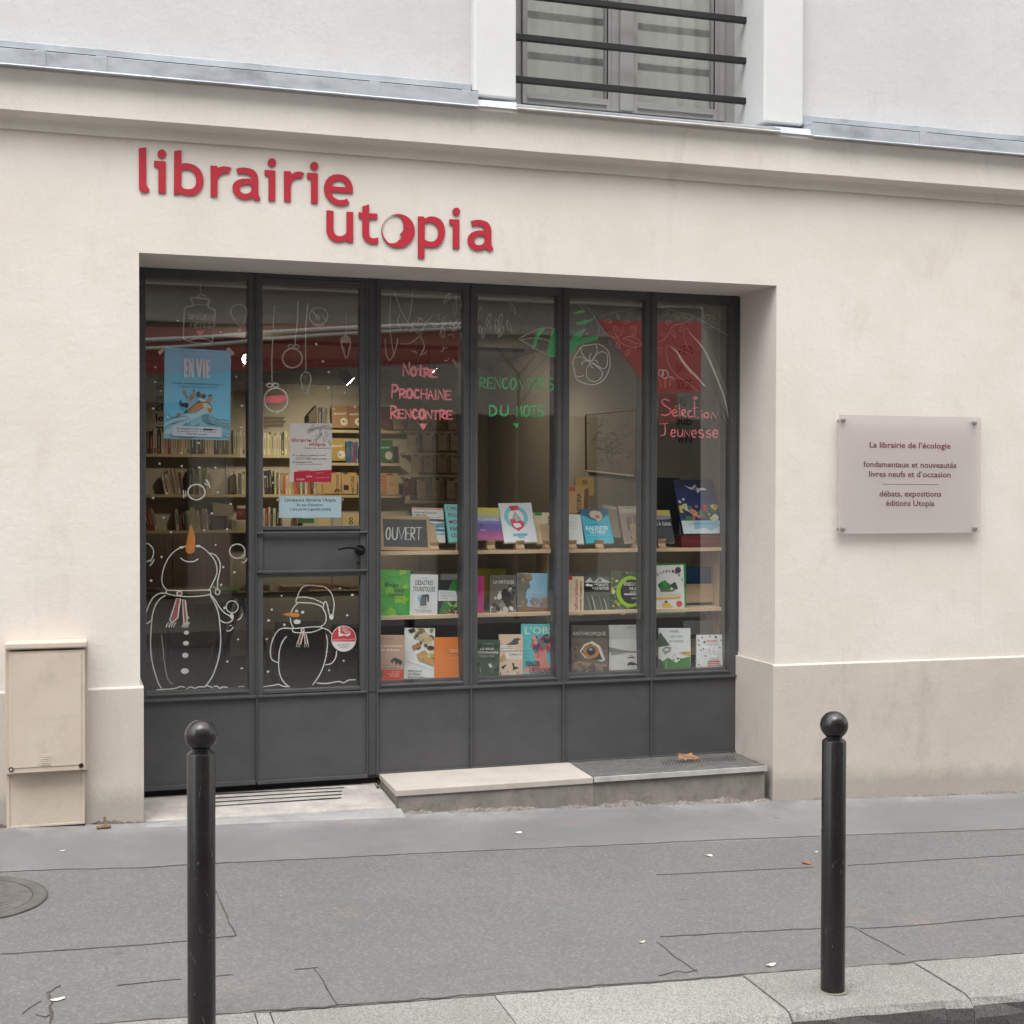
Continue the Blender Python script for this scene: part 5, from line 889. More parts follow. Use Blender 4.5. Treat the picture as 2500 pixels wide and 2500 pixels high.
book(R8, (1290,890), (1562,893), (1562,1252), (1305,1250), .665, 3, .02, (142, 188, 216), 'book with a grey cliff against a blue sky', [('r', 0, 0, 1, .45, (150, 192, 218)), ('p', [(0, 0), (.45, .03), (.50, .14), (.38, .22), (.44, .34), (.30, .42), (.28, .60), (.36, .66), (.32, .80), (0, .80)], (122, 118, 106)), ('p', [(.18, .02), (.46, .03), (.50, .14), (.32, .16)], (158, 128, 102)), ('p', [(0, .82), (.3, .80), (.6, .84), (1, .80), (1, 1), (0, 1)], (136, 100, 72)), ('p', [(.40, .68), (.52, .58), (.66, .62), (.80, .60), (1, .58), (1, .84), (.5, .84)], (148, 140, 138))]+rblobs(14, 42, [(176, 168, 164), (128, 122, 122), (164, 132, 108)], (.45, .64, .97, .80), (.03, .07))+rblobs(8, 43, rk, (.04, .1, .28, .74), (.04, .08))+[('t', 'Permanence', .44, .90, .485, .045, (206, 220, 230)), ('t', 'des roches', .62, .92, .535, .022, (196, 210, 222))])
book(R9, (80,920), (268,920), (270,1262), (78,1262), .66, 2, .02, (226, 208, 180), 'beige book titled L’allocation printed upwards in red', [('r', .18, .0, .46, .09, (214, 52, 48)), ('T', 'L’allocation', .72, .985, .09, .17, (196, 48, 40)), ('T', 'universelle d’existence', .90, .95, .12, .10, (60, 50, 44))])
book(R9, (140,885), (420,870), (415,1100), (140,1100), .74, 1, .02, (146, 144, 142), 'grey book tilted behind the L’allocation book', [])
mt_ = [(86, 92, 80), (150, 156, 146), (54, 60, 50), (200, 202, 196), (110, 118, 100)]
book(R9, (272,920), (495,925), (498,1258), (275,1258), .66, 2, .018, (96, 104, 88), 'black and green mountain book titled LES DROITS DE LA NATURE', [('p', [(0, .15), (.2, .02), (.35, .14), (.6, .01), (.98, .13), (1, .16), (0, .16)], (200, 202, 200)), ('p', [(.45, .14), (.6, .02), (.7, .12)], (110, 114, 110)), ('r', 0, .155, 1, .40, (22, 22, 22)), ('t', 'LES', .36, .50, .22, .05, W_), ('t', 'DROITS', .52, .93, .245, .07, W_), ('t', 'DE', .30, .40, .32, .05, W_), ('t', 'LA NATURE', .42, .95, .335, .075, W_), ('e', .12, .22, .08, .035, W_), ('e', .25, .23, .07, .03, W_)]+[('s', [(.02+.09*i, .50+.03*(i % 3)), (.10+.09*i, .66), (.16+.09*i, .84), (.30+.075*i, .985)], .03, mt_[i % 5]) for i in range(9)]+[('t', 'Marie Toussaint', .4, .86, .56, .03, (30, 36, 28))])
yg = [(196, 188, 84), (60, 70, 60), (230, 220, 140), (96, 120, 130), (40, 44, 40), (150, 160, 70)]
book(R9, (500,870), (765,873), (775,1256), (505,1258), .655, 2, .022, (86, 96, 70), 'busy patterned book with a black disc in a lime green ring', rblobs(60, 51, yg, (.03, .03, .97, .97), (.03, .10), 6)+[('e', .63, .47, .46, .355, (160, 204, 34)), ('e', .66, .47, .36, .28, (14, 14, 14)), ('t', 'RÉPARER LA TERRE', .41, .95, .335, .075, W_), ('t', 'PAR LE BAS', .60, .95, .435, .07, W_), ('r', .62, .47, .93, .49, (200, 200, 200)), ('r', .42, .51, .93, .55, (210, 210, 206)), ('r', .66, .60, .93, .64, (150, 150, 148)), ('e', .92, .90, .07, .05, (40, 160, 60))])
book(R9, (840,815), (1145,802), (1180,1250), (848,1250), .655, 3, .03, (44, 146, 66), 'white children’s book with green border and EXPÉRIENCES in an arc', [('p', [(.0, .035), (.94, .03), (.955, .97), (.0, .975)], (230, 230, 228))]+[('p', [(.14+.78*(i/8)-.03, .20+.26*abs(i/8-.42)**1.6), (.14+.78*(i/8)+.035, .195+.26*abs(i/8-.42)**1.6), (.14+.78*(i/8)+.01, .25+.28*abs(i/8-.42)**1.6)], (90, 70, 50)) for i in range(0)]+
     [('t', c, .20+.083*i, .20+.083*i+.055, .25-.075*math.sin(math.pi*min(1, max(0, (i+.5)/9)))+(.20*((i-5)/4)**2 if i > 5 else 0), .055, (92, 74, 56)) for i, c in enumerate('EXPÉRIENCES'[:10])]+
     [('p', [(.22, .42), (.34, .34), (.52, .38), (.60, .46), (.54, .52), (.30, .54)], (70, 110, 74)), ('p', [(.34, .36), (.42, .32), (.52, .40), (.44, .48), (.36, .46)], (44, 150, 76)), ('p', [(.56, .42), (.70, .36), (.78, .50), (.66, .52)], (60, 84, 64)), ('p', [(.28, .52), (.70, .52), (.62, .555), (.30, .555)], (70, 120, 76)), ('t', 'DE SCIENCES', .24, .86, .625, .045, (206, 206, 206)), ('p', [(.18, .66), (.84, .645), (.85, .69), (.18, .705)], (226, 178, 80)), ('e', .80, .80, .085, .06, (206, 70, 54)), ('p', [(.32, .80), (.42, .74), (.56, .80), (.62, .86), (.34, .86)], (226, 190, 70)), ('e', .44, .755, .035, .028, (60, 44, 40)), ('e', .78, .13, .085, .06, (120, 90, 70)), ('p', [(.72, .12), (.78, .08), (.84, .14), (.80, .19), (.74, .17)], (50, 74, 130)), ('t', 'éditions', .42, .56, .93, .022, (120, 120, 120))])
book(R9, (1150,835), (1375,838), (1372,1235), (1150,1235), .845, 1, .02, (30, 92, 148), 'plain blue book behind the pine rail at the right end', [('r', .0, .84, 1, 1, (20, 50, 92)), ('r', .3, .9, .8, .93, (80, 110, 150))])
# -- bottom row on the sill
book(R8, (75,1437), (300,1437), (315,1838), (72,1835), .60, -3, .024, (196, 164, 142), 'beige book titled La promesse des arbres with a red paper band', [('t', 'La promesse', .02, .92, .245, .055, (240, 226, 212)), ('t', 'des arbres', .02, .82, .335, .055, (240, 226, 212)), ('t', 'Marie Vingtras', .10, .6, .08, .018, (130, 110, 96))]+rblobs(18, 61, [(74, 72, 70), (58, 56, 56)], (.52, .50, .92, .62), (.03, .07))+[('s', [(.70, .62), (.70, .73)], .018, (60, 56, 54)), ('r', .1, .715, .9, .722, (130, 104, 90)), ('r', 0, .745, 1, 1.0, (214, 74, 50)), ('r', 0, .77, .24, .93, (96, 104, 96)), ('e', .12, .85, .07, .05, (60, 66, 66)), ('t', 'Un roman', .56, .88, .80, .024, (250, 214, 200)), ('t', 'sur les forêts', .42, .86, .845, .024, (250, 214, 200)), ('t', 'de demain', .50, .86, .89, .024, (250, 214, 200)), ('r', .1, .64, .5, .648, (150, 124, 108))])
cl = [(150, 136, 92), (196, 182, 136), (120, 110, 80), (206, 190, 150), (90, 84, 66), (214, 206, 176)]
book(R8, (275,1370), (560,1372), (592,1828), (345,1826), .625, 5, .012, (224, 228, 228), 'white comic book with a collage of beige shapes and handwriting', rblobs(26, 71, cl, (.35, .03, .95, .40), (.05, .12), 7)+[('p', [(.10, .04), (.30, .0), (.36, .06), (.20, .10)], (60, 56, 50)), ('p', [(.24, .34), (.50, .29), (.54, .36), (.30, .42)], (176, 120, 84)), ('p', [(.40, .50), (.66, .42), (.98, .60), (.96, .72), (.70, .66), (.48, .62)], (196, 156, 96)), ('e', .86, .38, .12, .04, (60, 60, 58)), ('e', .90, .52, .08, .04, (170, 180, 60))]+rblobs(8, 72, [(206, 160, 110), (160, 120, 84), (226, 200, 150)], (.5, .46, .95, .62), (.03, .06))+[('s', [(.02, .58), (.06, .64), (.2, .66), (.5, .72), (.95, .82)], .012, (130, 136, 140)), ('t', 'Bienvenue', .14, .58, .835, .035, (90, 94, 98)), ('t', 'au village', .14, .54, .895, .035, (90, 94, 98)), ('t', 'des bruits !', .12, .76, .955, .035, (90, 94, 98))])
book(R8, (562,1455), (825,1447), (830,1815), (590,1817), .612, 5, .016, (226, 128, 52), 'plain orange book with small pale title lines', [('t', 'Vincent Gerber', .50, .94, .315, .026, (250, 226, 200)), ('t', 'Floréal Roux', .58, .94, .355, .026, (250, 226, 200)), ('t', 'Murray Bookchin', .42, .94, .40, .024, (160, 84, 36)), ('t', 'et l’écologie', .62, .94, .44, .022, (160, 84, 36)), ('r', .48, .505, .94, .512, (240, 180, 130)), ('t', 'écosociété', .70, .90, .92, .02, (250, 206, 160))])
gb = [(52, 76, 60), (74, 98, 78), (40, 60, 48), (90, 112, 92)]
book(R8, (925,1475), (1140,1475), (1148,1808), (925,1806), .61, 2, .018, (62, 88, 70), 'dark green aerial photo book titled LA VILLE STATIONNAIRE', rblobs(40, 81, gb, (.03, .03, .97, .97), (.05, .12), 6)+[('t', 'LA VILLE', .20, .74, .26, .058, W_), ('t', 'STATIONNAIRE', .03, .93, .355, .055, W_), ('t', 'Comment mettre fin', .18, .78, .41, .022, (200, 206, 200)), ('t', 'à l’étalement urbain', .18, .78, .45, .022, (200, 206, 200)), ('p', [(.54, .64), (.62, .61), (.70, .70), (.62, .74)], (214, 220, 222)), ('p', [(.2, .8), (.25, .72), (.28, .9)], (170, 164, 120)), ('p', [(0, .86), (.12, .9), (.05, .96), (0, .96)], (206, 210, 206)), ('t', 'A. Sahabpour', .25, .75, .10, .02, (180, 190, 180))])
book(R8, (1125,1428), (1345,1426), (1348,1800), (1150,1800), .615, 3, .016, (218, 192, 168), 'beige book titled CORBEAUX with black birds', [('p', [(.28, .24), (.50, .18), (.62, .10), (.76, .08), (.92, .11), (.80, .15), (.82, .22), (.60, .26)], (84, 82, 80)), ('r', .02, .25, .66, .37, (228, 222, 214)), ('t', 'Céline', .34, .60, .295, .026, (70, 66, 64)), ('t', 'Mona Lisa Rana', .08, .60, .335, .024, (70, 66, 64)), ('r', 0, .385, 1, .392, (90, 80, 72)), ('p', [(.28, .42), (.96, .42), (.96, .575), (.36, .575), (.30, .52)], (232, 226, 218)), ('t', 'CORBEAUX', .40, .94, .495, .05, (40, 38, 38)), ('t', 'et autres oiseaux', .44, .90, .54, .02, (90, 84, 80)), ('p', [(.10, .76), (.22, .72), (.34, .70), (.26, .76), (.18, .82)], (40, 38, 38)), ('p', [(.54, .68), (.62, .66), (.66, .75), (.86, .78), (.68, .82), (.58, .84), (.60, .76)], (40, 38, 38)), ('p', [(.0, .60), (.2, .44), (.28, .60), (.1, .66)], (196, 150, 116)), ('p', [(.04, .92), (.10, .88), (.1, .96)], (40, 38, 38))]+rblobs(14, 91, [(196, 184, 176), (230, 214, 196), (170, 158, 150)], (.3, .84, .8, .97), (.03, .07)))
fl_ = [(206, 60, 82), (60, 90, 104), (226, 100, 120), (90, 140, 150), (150, 60, 90), (50, 70, 90), (226, 150, 150)]
book(R8, (1318,1335), (1632,1335), (1636,1795), (1345,1797), .625, 3, .01, (92, 190, 196), 'turquoise magazine with a pink flower-headed bust titled PENSER L’ÉCOLOGIE', [('r', 0, .86, 1, .95, (150, 200, 190)), ('r', 0, .95, 1, 1, (196, 206, 170)), ('t', 'L’OBS', .10, .92, .19, .135, (206, 224, 206)), ('p', [(.36, .46), (.66, .44), (.74, .52), (.72, .66), (.80, .74), (.92, .90), (.06, .90), (.10, .84), (.40, .78), (.44, .70), (.36, .60)], (222, 142, 132)), ('p', [(.44, .50), (.52, .50), (.54, .66), (.44, .64)], (200, 116, 112))]+rblobs(40, 101, fl_, (.34, .24, .88, .48), (.04, .09), 7)+[('t', 'PENSER', .14, .54, .80, .10, (44, 32, 66)), ('t', 'L’ÉCOLOGIE', .24, .84, .93, .10, (44, 32, 66))]+lines(4, .08, .28, .50, .07, .012, (70, 140, 150)))
book(R9, (150,1350), (468,1348), (495,1778), (175,1778), .605, 4, .016, (104, 94, 82), 'brown magazine titled ANTHROPIQUE with a huge animal eye', [('r', 0, 0, 1, .26, (76, 72, 66)), ('t', 'ANTHROPIQUE', .02, .93, .20, .075, (176, 174, 170)), ('p', [(.22, .52), (.34, .38), (.56, .32), (.78, .42), (.92, .70), (.84, .74), (.60, .68), (.36, .66)], (206, 202, 196)), ('p', [(.26, .54), (.36, .43), (.52, .37), (.70, .44), (.85, .70), (.66, .70), (.44, .65)], (54, 46, 40)), ('e', .535, .535, .225, .135, (176, 116, 52)), ('e', .535, .52, .13, .085, (58, 66, 76)), ('e', .53, .55, .10, .06, (26, 28, 34)), ('p', [(.47, .47), (.56, .46), (.56, .51), (.48, .51)], (140, 156, 170)), ('p', [(.05, .70), (.5, .76), (.95, .80), (.95, .84), (.4, .82), (.05, .78)], (160, 128, 100))]+rblobs(30, 111, [(120, 110, 98), (88, 80, 70), (136, 124, 108)], (.04, .80, .96, .97), (.04, .1))+rblobs(10, 112, [(118, 96, 76), (96, 86, 76)], (.04, .3, .2, .7), (.04, .08)))
book(R9, (470,1345), (800,1342), (800,1764), (508,1768), .63, 4, .012, (206, 206, 202), 'pale grey book with a misty shore and small umbrella', [('r', 0, 0, 1, .30, (186, 186, 182)), ('t', 'PÉRIPHÉRIE', .50, .96, .075, .03, (120, 120, 118)), ('p', [(.0, .45), (.25, .50), (.55, .54), (1, .55), (1, .57), (0, .56)], (130, 130, 128)), ('r', .05, .565, 1, .575, (110, 110, 108)), ('p', [(.05, .58), (.3, .58), (.5, .60), (.3, .61), (.06, .63)], (150, 148, 146)), ('p', [(.55, .64), (.62, .62), (.70, .66), (.66, .67)], (196, 150, 120)), ('p', [(.50, .67), (.74, .67), (.70, .69), (.54, .69)], (70, 70, 70)), ('p', [(.50, .84), (.54, .78), (.64, .765), (.76, .80), (.80, .84), (.72, .83), (.66, .84), (.60, .83)], (44, 44, 46)), ('s', [(.58, .83), (.56, .87)], .012, (60, 60, 60)), ('s', [(.70, .83), (.70, .87)], .012, (60, 60, 60))])
book(R9, (908,1372), (1185,1372), (1218,1748), (935,1750), .605, 4, .014, (226, 230, 230), 'white children’s book with a green mountain and pointed tree', [('p', [(.0, .14), (.06, .10), (.36, .40), (.0, .44)], (70, 96, 70)), ('t', 'PONSEL', .34, .64, .10, .05, (90, 92, 94)), ('t', 'LOUP Y PONT', .36, .76, .22, .05, (150, 156, 160)), ('t', 'EN DÉTRESSE', .34, .78, .33, .05, (150, 156, 160)), ('p', [(.10, .50), (.22, .42), (.40, .44), (.38, .54), (.20, .62)], (150, 156, 156)), ('e', .25, .50, .06, .03, (230, 226, 200)), ('p', [(.62, .56), (.98, .54), (.98, .66), (.80, .62)], (206, 176, 90)), ('p', [(0, .82), (.30, .68), (.55, .80), (.75, .70), (.98, .66), (1, 1), (0, 1)], (70, 134, 62)), ('p', [(0, .70), (.1, .74), (.2, .96), (0, .98)], (54, 84, 60)), ('s', [(.24, .76), (.24, .98)], .02, (190, 206, 196))]+rblobs(9, 121, [(206, 214, 210), (44, 60, 54), (230, 232, 228)], (.4, .58, .9, .76), (.03, .06))+rblobs(5, 122, [(190, 60, 60), (226, 206, 90)], (.6, .54, .95, .58), (.015, .025)))
book(R9, (1145,1310), (1462,1300), (1440,1425), (1140,1425), .80, 4, .016, (186, 194, 192), 'pale grey book tilted behind the white rabbit book', lines(4, .15, .42, .30, .16, .03, (160, 168, 168)))
rb = [('p', [(x, y), (x+.06*c, y+.03*s_+.02), (x+.10*c-.02, y+.05), (x+.03, y+.06), (x-.01, y+.03)], (58, 62, 72)) for x, y, c, s_ in ((.04, .12, 1, 1), (.20, .04, -1, 1), (.42, .02, 1, 1), (.60, .04, 1, -1), (.78, .12, 1, 1), (.90, .16, -1, 1), (.06, .26, 1, 1), (.22, .18, 1, -1), (.12, .40, 1, 1), (.20, .36, 1, 1), (.74, .32, 1, 1), (.88, .34, 1, 1), (.86, .46, 1, -1), (.92, .30, -1, 1), (.26, .56, 1, 1), (.05, .80, 1, 1), (.84, .84, 1, -1), (.90, .76, 1, 1), (.14, .88, 1, 1))]
book(R9, (1238,1430), (1505,1430), (1530,1740), (1272,1742), .60, 4, .014, (226, 230, 232), 'white children’s book with black socks and a bunny in striped shirt', rb+[('t', 'RENARD', .32, .68, .20, .06, (206, 110, 104)), ('t', 'et Cinq en gants', .32, .70, .275, .03, (120, 126, 132)), ('s', [(.44, .34), (.40, .42), (.44, .54), (.50, .58)], .018, (150, 156, 164)), ('s', [(.56, .36), (.54, .46), (.60, .56), (.74, .56)], .018, (150, 156, 164)), ('e', .56, .62, .14, .07, (236, 238, 240)), ('s', [(.44, .62), (.56, .68), (.70, .62)], .016, (130, 136, 146)), ('p', [(.36, .74), (.76, .72), (.80, .88), (.70, .86), (.46, .87), (.36, .88)], (200, 70, 70)), ('r', .38, .775, .78, .795, (236, 230, 228)), ('r', .38, .825, .78, .845, (236, 230, 228)), ('r', .44, .87, .72, .96, (190, 206, 216)), ('s', [(.44, .72), (.46, .86)], .03, (70, 96, 130)), ('s', [(.68, .71), (.68, .86)], .03, (70, 96, 130))])
# easels under the top row
for reg, x, lab in ((R8, 580, 'small pale wood easel just right of the chalkboard'), (R8, 820, 'small pale wood easel under the turquoise L’HOM book'), (R8, 1072, 'small pale wood easel under the PLURIVERS book'), (R8, 1328, 'small pale wood easel under the lighthouse emblem book'), (R8, 1575, 'small pale wood easel under the beige le bien-être book'), (R9, 175, 'small pale wood easel under the slim white book'), (R9, 410, 'small pale wood easel under the RALENTIR book'), (R9, 750, 'small pale wood easel under the GERTRUDE book'), (R9, 955, 'small pale wood easel under the À GAIA book')):
    c = Y(*reg(x, 700), .64); x0, x1 = c.x-.026, c.x+.026; zb = 1.4055
    prof = [(.632, zb), (.632, zb+.012), (.644, zb+.018), (.652, zb+.03), (.64, zb+.056), (.647, zb+.060), (.685, zb+.057), (.74, zb+.16), (.755, zb+.155), (.70, zb+.03), (.71, zb)]
    mb = MB(); mb.extr([[(x0, y, z) for y, z in prof]], (x1-x0, 0, 0), plain((206, 176, 138), .55, 'pale_beech', 0, .82, .08)); o = mb.build('book_easel', bevel=.0015); o['label'] = lab; o['category'] = 'easel'; o['group'] = 'wooden easels on the top display shelf'
# fallen leaf on the slate step and litter on the ground
K4 = rg(1400, 1600, .41408); K4.k = .41408
n_ = Vector((.1, -.75, .65)).normalized(); c0 = Zp(*K4(670, 618), .092); cc = n_.dot(c0)
mb = MB(); P = [un(*K4(*p), n_, cc) for p in ((612,575),(640,580),(662,584),(690,575),(700,572),(705,588),(725,595),(745,607),(720,610),(700,611),(672,608),(660,620),(645,608),(625,613),(618,600),(622,590))]
mb.extr([P], tuple(-n_*.0015), stained('dry_leaf', (.24, .125, .06), (.34, .19, .10), 30, (.14, .07, .035), .5, .3)); mb.tube([un(*K4(*p), n_, cc+.002) for p in ((615, 577), (660, 595), (720, 603))], .0012, plain((120, 70, 40), .8, 'leaf_vein'), 5)
o = mb.build('fallen_leaf'); o['label'] = 'dry brown plane leaf lying on the slate step'; o['category'] = 'leaf'
def flat(name, px, a, b, ang, mat, label, cat, grp=None, h=.004, seed=1):
    c = G(*px); rnd = random.Random(seed); pts = []
    for i in range(11):
        t = 6.283*i/11; x, y = a*math.cos(t)*rnd.uniform(.75, 1.1), b*math.sin(t)*rnd.uniform(.75, 1.1)
        X, Y_ = c.x+x*math.cos(ang)-y*math.sin(ang), c.y+x*math.sin(ang)+y*math.cos(ang); pts.append((X, Y_, gz(X, Y_)+h+.004*math.cos(t)**2))
    mb = MB(); mb.extr([pts], (0, 0, -.0015), mat); o = mb.build(name); o['label'] = label; o['category'] = cat
    if grp: o['group'] = grp
tan_ = plain((170, 104, 70), .8, 'orange_leaf', 0, .6, .15); pale = plain((206, 200, 186), .8, 'pale_scrap', 0, .85, .1)
flat('fallen_leaf', K4(1373, 1227), .022, .028, .4, tan_, 'small round orange leaf beside the bollard on the kerb', 'leaf', seed=3)
Rz = rg(0, 1900, .3106); Ry = rg(1500, 1900, .5176); Rx = rg(500, 1900, .5176)
for reg, p, lab, a, b in ((Rz, (455, 1745), 'pale elongated petal by the crack at the lower left', .030, .012), (Ry, (738, 885), 'pale petal on the pavement just left of the bollard foot', .026, .014), (Ry, (130, 777), 'small pale petal near the corner of the paving patch', .016, .009), (Ry, (447, 368), 'crumpled pale scrap on the pavement between step and bollard', .018, .02), (Ry, (950, 352), 'thin white scrap near the orange leaf', .016, .006), (Rx, (1480, 260), 'white scrap of paper on the pavement below the limestone step', .022, .02), (Rz, (487, 577), 'tiny white scrap below the meter cabinet', .016, .007), (Ry, (660, 112), 'white cigarette end by the foot of the plinth', .022, .005)):
    flat('litter_scrap', reg(*p), a, b, .3+.7*hash(lab[:5]) % 1 if False else .35, pale, lab, 'litter', 'pale scraps on the pavement', seed=len(lab))
mb = MB(); q = [G(*Rz(*p)) for p in ((760, 405), (870, 400))]; c = q[0]; ru = stained('rusty_iron', (.10, .065, .04), (.20, .13, .075), 30, (.05, .035, .025), .6, .8)
mb.tube([c+Vector((0, .01, .008)), (c+q[1])/2+Vector((0, .01, .010)), q[1]+Vector((0, .015, .012))], .012, ru, 8, .009); d0 = (c*.35+q[1]*.65); mb.tube([d0+Vector((.0, .02, .006)), d0+Vector((0, .03, .03)), d0+Vector((-.006, .03, .058))], .012, ru, 8, .007)
o = mb.build('iron_stub', smooth=True); o['label'] = 'rusty bent iron stub sticking out at the foot of the wall'; o['category'] = 'iron stub'
# weeds at the ends of the limestone step
def weed(name, c, n, h, seed, label):
    rnd = random.Random(seed); mb = MB(); g1 = plain((120, 110, 70), .8, 'dry_weed', 0, .6, .2)
    for i in range(n):
        a = rnd.uniform(0, 6.3); L = h*rnd.uniform(.5, 1); r = rnd.uniform(.1, .6)*h
        p = [Vector(c), Vector(c)+Vector((math.cos(a)*r*.5, math.sin(a)*r*.3-.004, L*.6)), Vector(c)+Vector((math.cos(a)*r*1.2, math.sin(a)*r*.5-.008, L))]
        mb.tube(p, .0014, g1, 4, .0005)
    o = mb.build(name); o['label'] = label; o['category'] = 'weed'
weed('weed', (1.575, .40, .0), 22, .06, 3, 'dry weed tuft at the back left corner of the limestone step'); weed('weed', (2.80, .485, .078), 16, .03, 4, 'small dry weed between the limestone and slate steps'); weed('weed', (3.93, .46, .07), 12, .03, 5, 'tiny weed in the corner behind the slate step')
# ================================================================= inside the shop
QR = mkreg(920, 940, .17602); LJ = mkreg(340, 960, .15528); L2 = mkreg(340, 1240, .14493)
def bx(px, y=6.38): return Y(px, 1200, y).x
def bz(py, px=600, y=6.38): return Y(px, py, y).z
def case(x0, x1, zs, label, y0=6.385):
    t = thing('bookcase', ((x0+x1)/2, 6.5, .085), label, 'bookcase'); c = M['pale_shelf']
    for z in zs: MB().box(x0, x1, y0, YI-.002, z-.03, z, c).build('shelf_board', t, bevel=.002)
    for x in [x0+.2+i*.9 for i in range(max(1, int((x1-x0)/.9)))]: MB().box(x, x+.02, YI-.028, YI-.0025, .3, max(zs)+.5, M['metal_lt']).build('upright', t)
    return t
SL, SM, SRr = XI0+.05, bx(771), bx(985)
zl = [bz(1110), bz(1207), bz(1294)]; zm = [bz(1050, 880), bz(1130, 880), bz(1208, 880), bz(1292, 880)]; zr = [bz(1052, 1090), bz(1105, 1090), bz(1159, 1090), bz(1222, 1090), bz(1280, 1090)]
case(SL, SM-.005, zl, 'cream wall shelves of worn books behind the left pane'); case(SM, SRr-.02, zm, 'cream wall shelves with face-out magazines behind the door'); case(SRr+.02, XI1-.25, zr, 'dim wall shelves of beige paperbacks behind the pink lettering')
mb = MB(); cab = wood('dark_plywood', (.20, .135, .09), (.26, .18, .125), 2)
cbt = thing('low_cabinet', (-.2, 6.45, .085), 'brown plywood cupboard doors below the back shelves on the left', 'cupboard')
for k, (a, b) in enumerate(((XI0+.05, .10), (.104, .80), (.804, 1.36))): MB().box(a, b, 6.30, YI-.003, .09, zl[2]-.034, cab).build('cupboard_door', cbt, bevel=.003)
COLS = {'cream': (206, 192, 160), 'white': (222, 214, 194), 'beige': (184, 164, 132), 'grey': (128, 120, 108), 'dark': (52, 46, 42), 'brick red': (140, 62, 50), 'navy': (46, 52, 66), 'brown': (108, 84, 62), 'blue': (72, 110, 140), 'pink': (190, 60, 92), 'orange': (204, 96, 52), 'green': (70, 92, 70)}
ORD = ['first', 'second', 'third', 'fourth', 'fifth', 'sixth', 'seventh', 'eighth', 'ninth', 'tenth', 'eleventh', 'twelfth', 'thirteenth', 'fourteenth', 'fifteenth', 'sixteenth', 'seventeenth', 'eighteenth', 'nineteenth', 'twentieth', 'twenty-first', 'twenty-second', 'twenty-third', 'twenty-fourth', 'twenty-fifth', 'twenty-sixth', 'twenty-seventh', 'twenty-eighth', 'twenty-ninth', 'thirtieth']
def spines(p0, p1, z, pal, hp, wp, where, seed, lean=0., y=6.40):
    """upright books side by side from photo column p0 to p1 on the board at height z"""
    rnd = random.Random(seed); x, xe = bx(p0, y), bx(p1, y); i = 0
    while x < xe-.01:
        w = rnd.uniform(*wp)*.0041; h = rnd.uniform(*hp)*.0041; cn = rnd.choice(pal); col = tuple(max(0, min(255, v+rnd.randint(-14, 14))) for v in COLS[cn]); a = math.tan(R_(lean+rnd.uniform(-1.2, 1.2))) if lean else 0
        w = min(w, xe-x); d = rnd.uniform(.13, .17); yy = y+rnd.uniform(0, .025); mb = MB(); m_ = pap(col); e = .0012; sx = lambda zz: x+a*(zz-z)
        q = lambda x0, x1, y0, y1, z0, z1, m: mb.hexa([(sx(z0)+x0, y0, z0), (sx(z0)+x1, y0, z0), (sx(z0)+x1, y1, z0), (sx(z0)+x0, y1, z0), (sx(z1)+x0, y0, z1), (sx(z1)+x1, y0, z1), (sx(z1)+x1, y1, z1), (sx(z1)+x0, y1, z1)], m)
        q(e, w-e, yy, yy+.003, z+.001, z+h, m_); q(e, e+.002, yy+.0031, yy+d, z+.001, z+h, m_); q(w-e-.002, w-e, yy+.0031, yy+d, z+.001, z+h, m_); q(e+.0022, w-e-.0022, yy+.0031, yy+d-.004, z+.003, z+h-.004, pap((214, 204, 180)))
        k = rnd.random(); dk = pap((60, 50, 44) if sum(col) > 330 else (190, 176, 150)); zz = z+h*.55; n = Vector((0, -1, 0))
        mb.stroke([(sx(z+h*.3)+w/2, yy-.0004, z+h*.3), (sx(z+h*.75)+w/2, yy-.0004, z+h*.75)], w*.3, n, dk, .0002)
        if k < .3: mb.stroke([(sx(z+h*.12)+w/2, yy-.0004, z+h*.09), (sx(z+h*.12)+w/2, yy-.0004, z+h*.19)], w*.8, n, pap(COLS[rnd.choice(['brick red', 'navy', 'orange', 'white'])]), .0002)
        o = mb.build('book'); o['label'] = f'{cn} book, {ORD[min(i, 29)]} from left {where}'; o['category'] = 'book'; o['group'] = 'books standing on the back shelves'
        x += w+.0008; i += 1
old = ['cream', 'beige', 'white', 'grey', 'dark', 'brick red', 'brown', 'navy', 'cream', 'beige']; pale_ = ['cream', 'white', 'white', 'beige', 'cream', 'dark']
spines(352, 560, zl[0], old, (44, 62), (5, 11), 'in the row under the blue poster', 1); spines(570, 612, zl[0], pale_, (52, 60), (5, 8), 'in the top row beside the blue poster', 2); spines(638, 706, zl[0], pale_, (48, 58), (4, 9), 'in the top row left of the flyer', 3)
spines(403, 450, zl[1], ['cream', 'brick red', 'beige', 'white', 'cream'], (46, 62), (6, 9), 'leaning in the second row under the poster', 4, -9); spines(460, 518, zl[1], ['beige', 'grey', 'cream', 'navy', 'dark'], (54, 66), (6, 12), 'upright in the second row under the poster', 5); spines(573, 612, zl[1], ['grey', 'dark', 'cream', 'white'], (48, 58), (6, 9), 'in the second row against the door post', 6)
spines(640, 668, zl[1], ['dark', 'white', 'cream'], (55, 62), (5, 9), 'in the second row at the left edge of the door', 7, -3); spines(670, 770, zl[1], ['white', 'cream', 'dark', 'brown', 'beige', 'orange', 'cream'], (46, 58), (4, 9), 'in the second row below the flyer', 8)
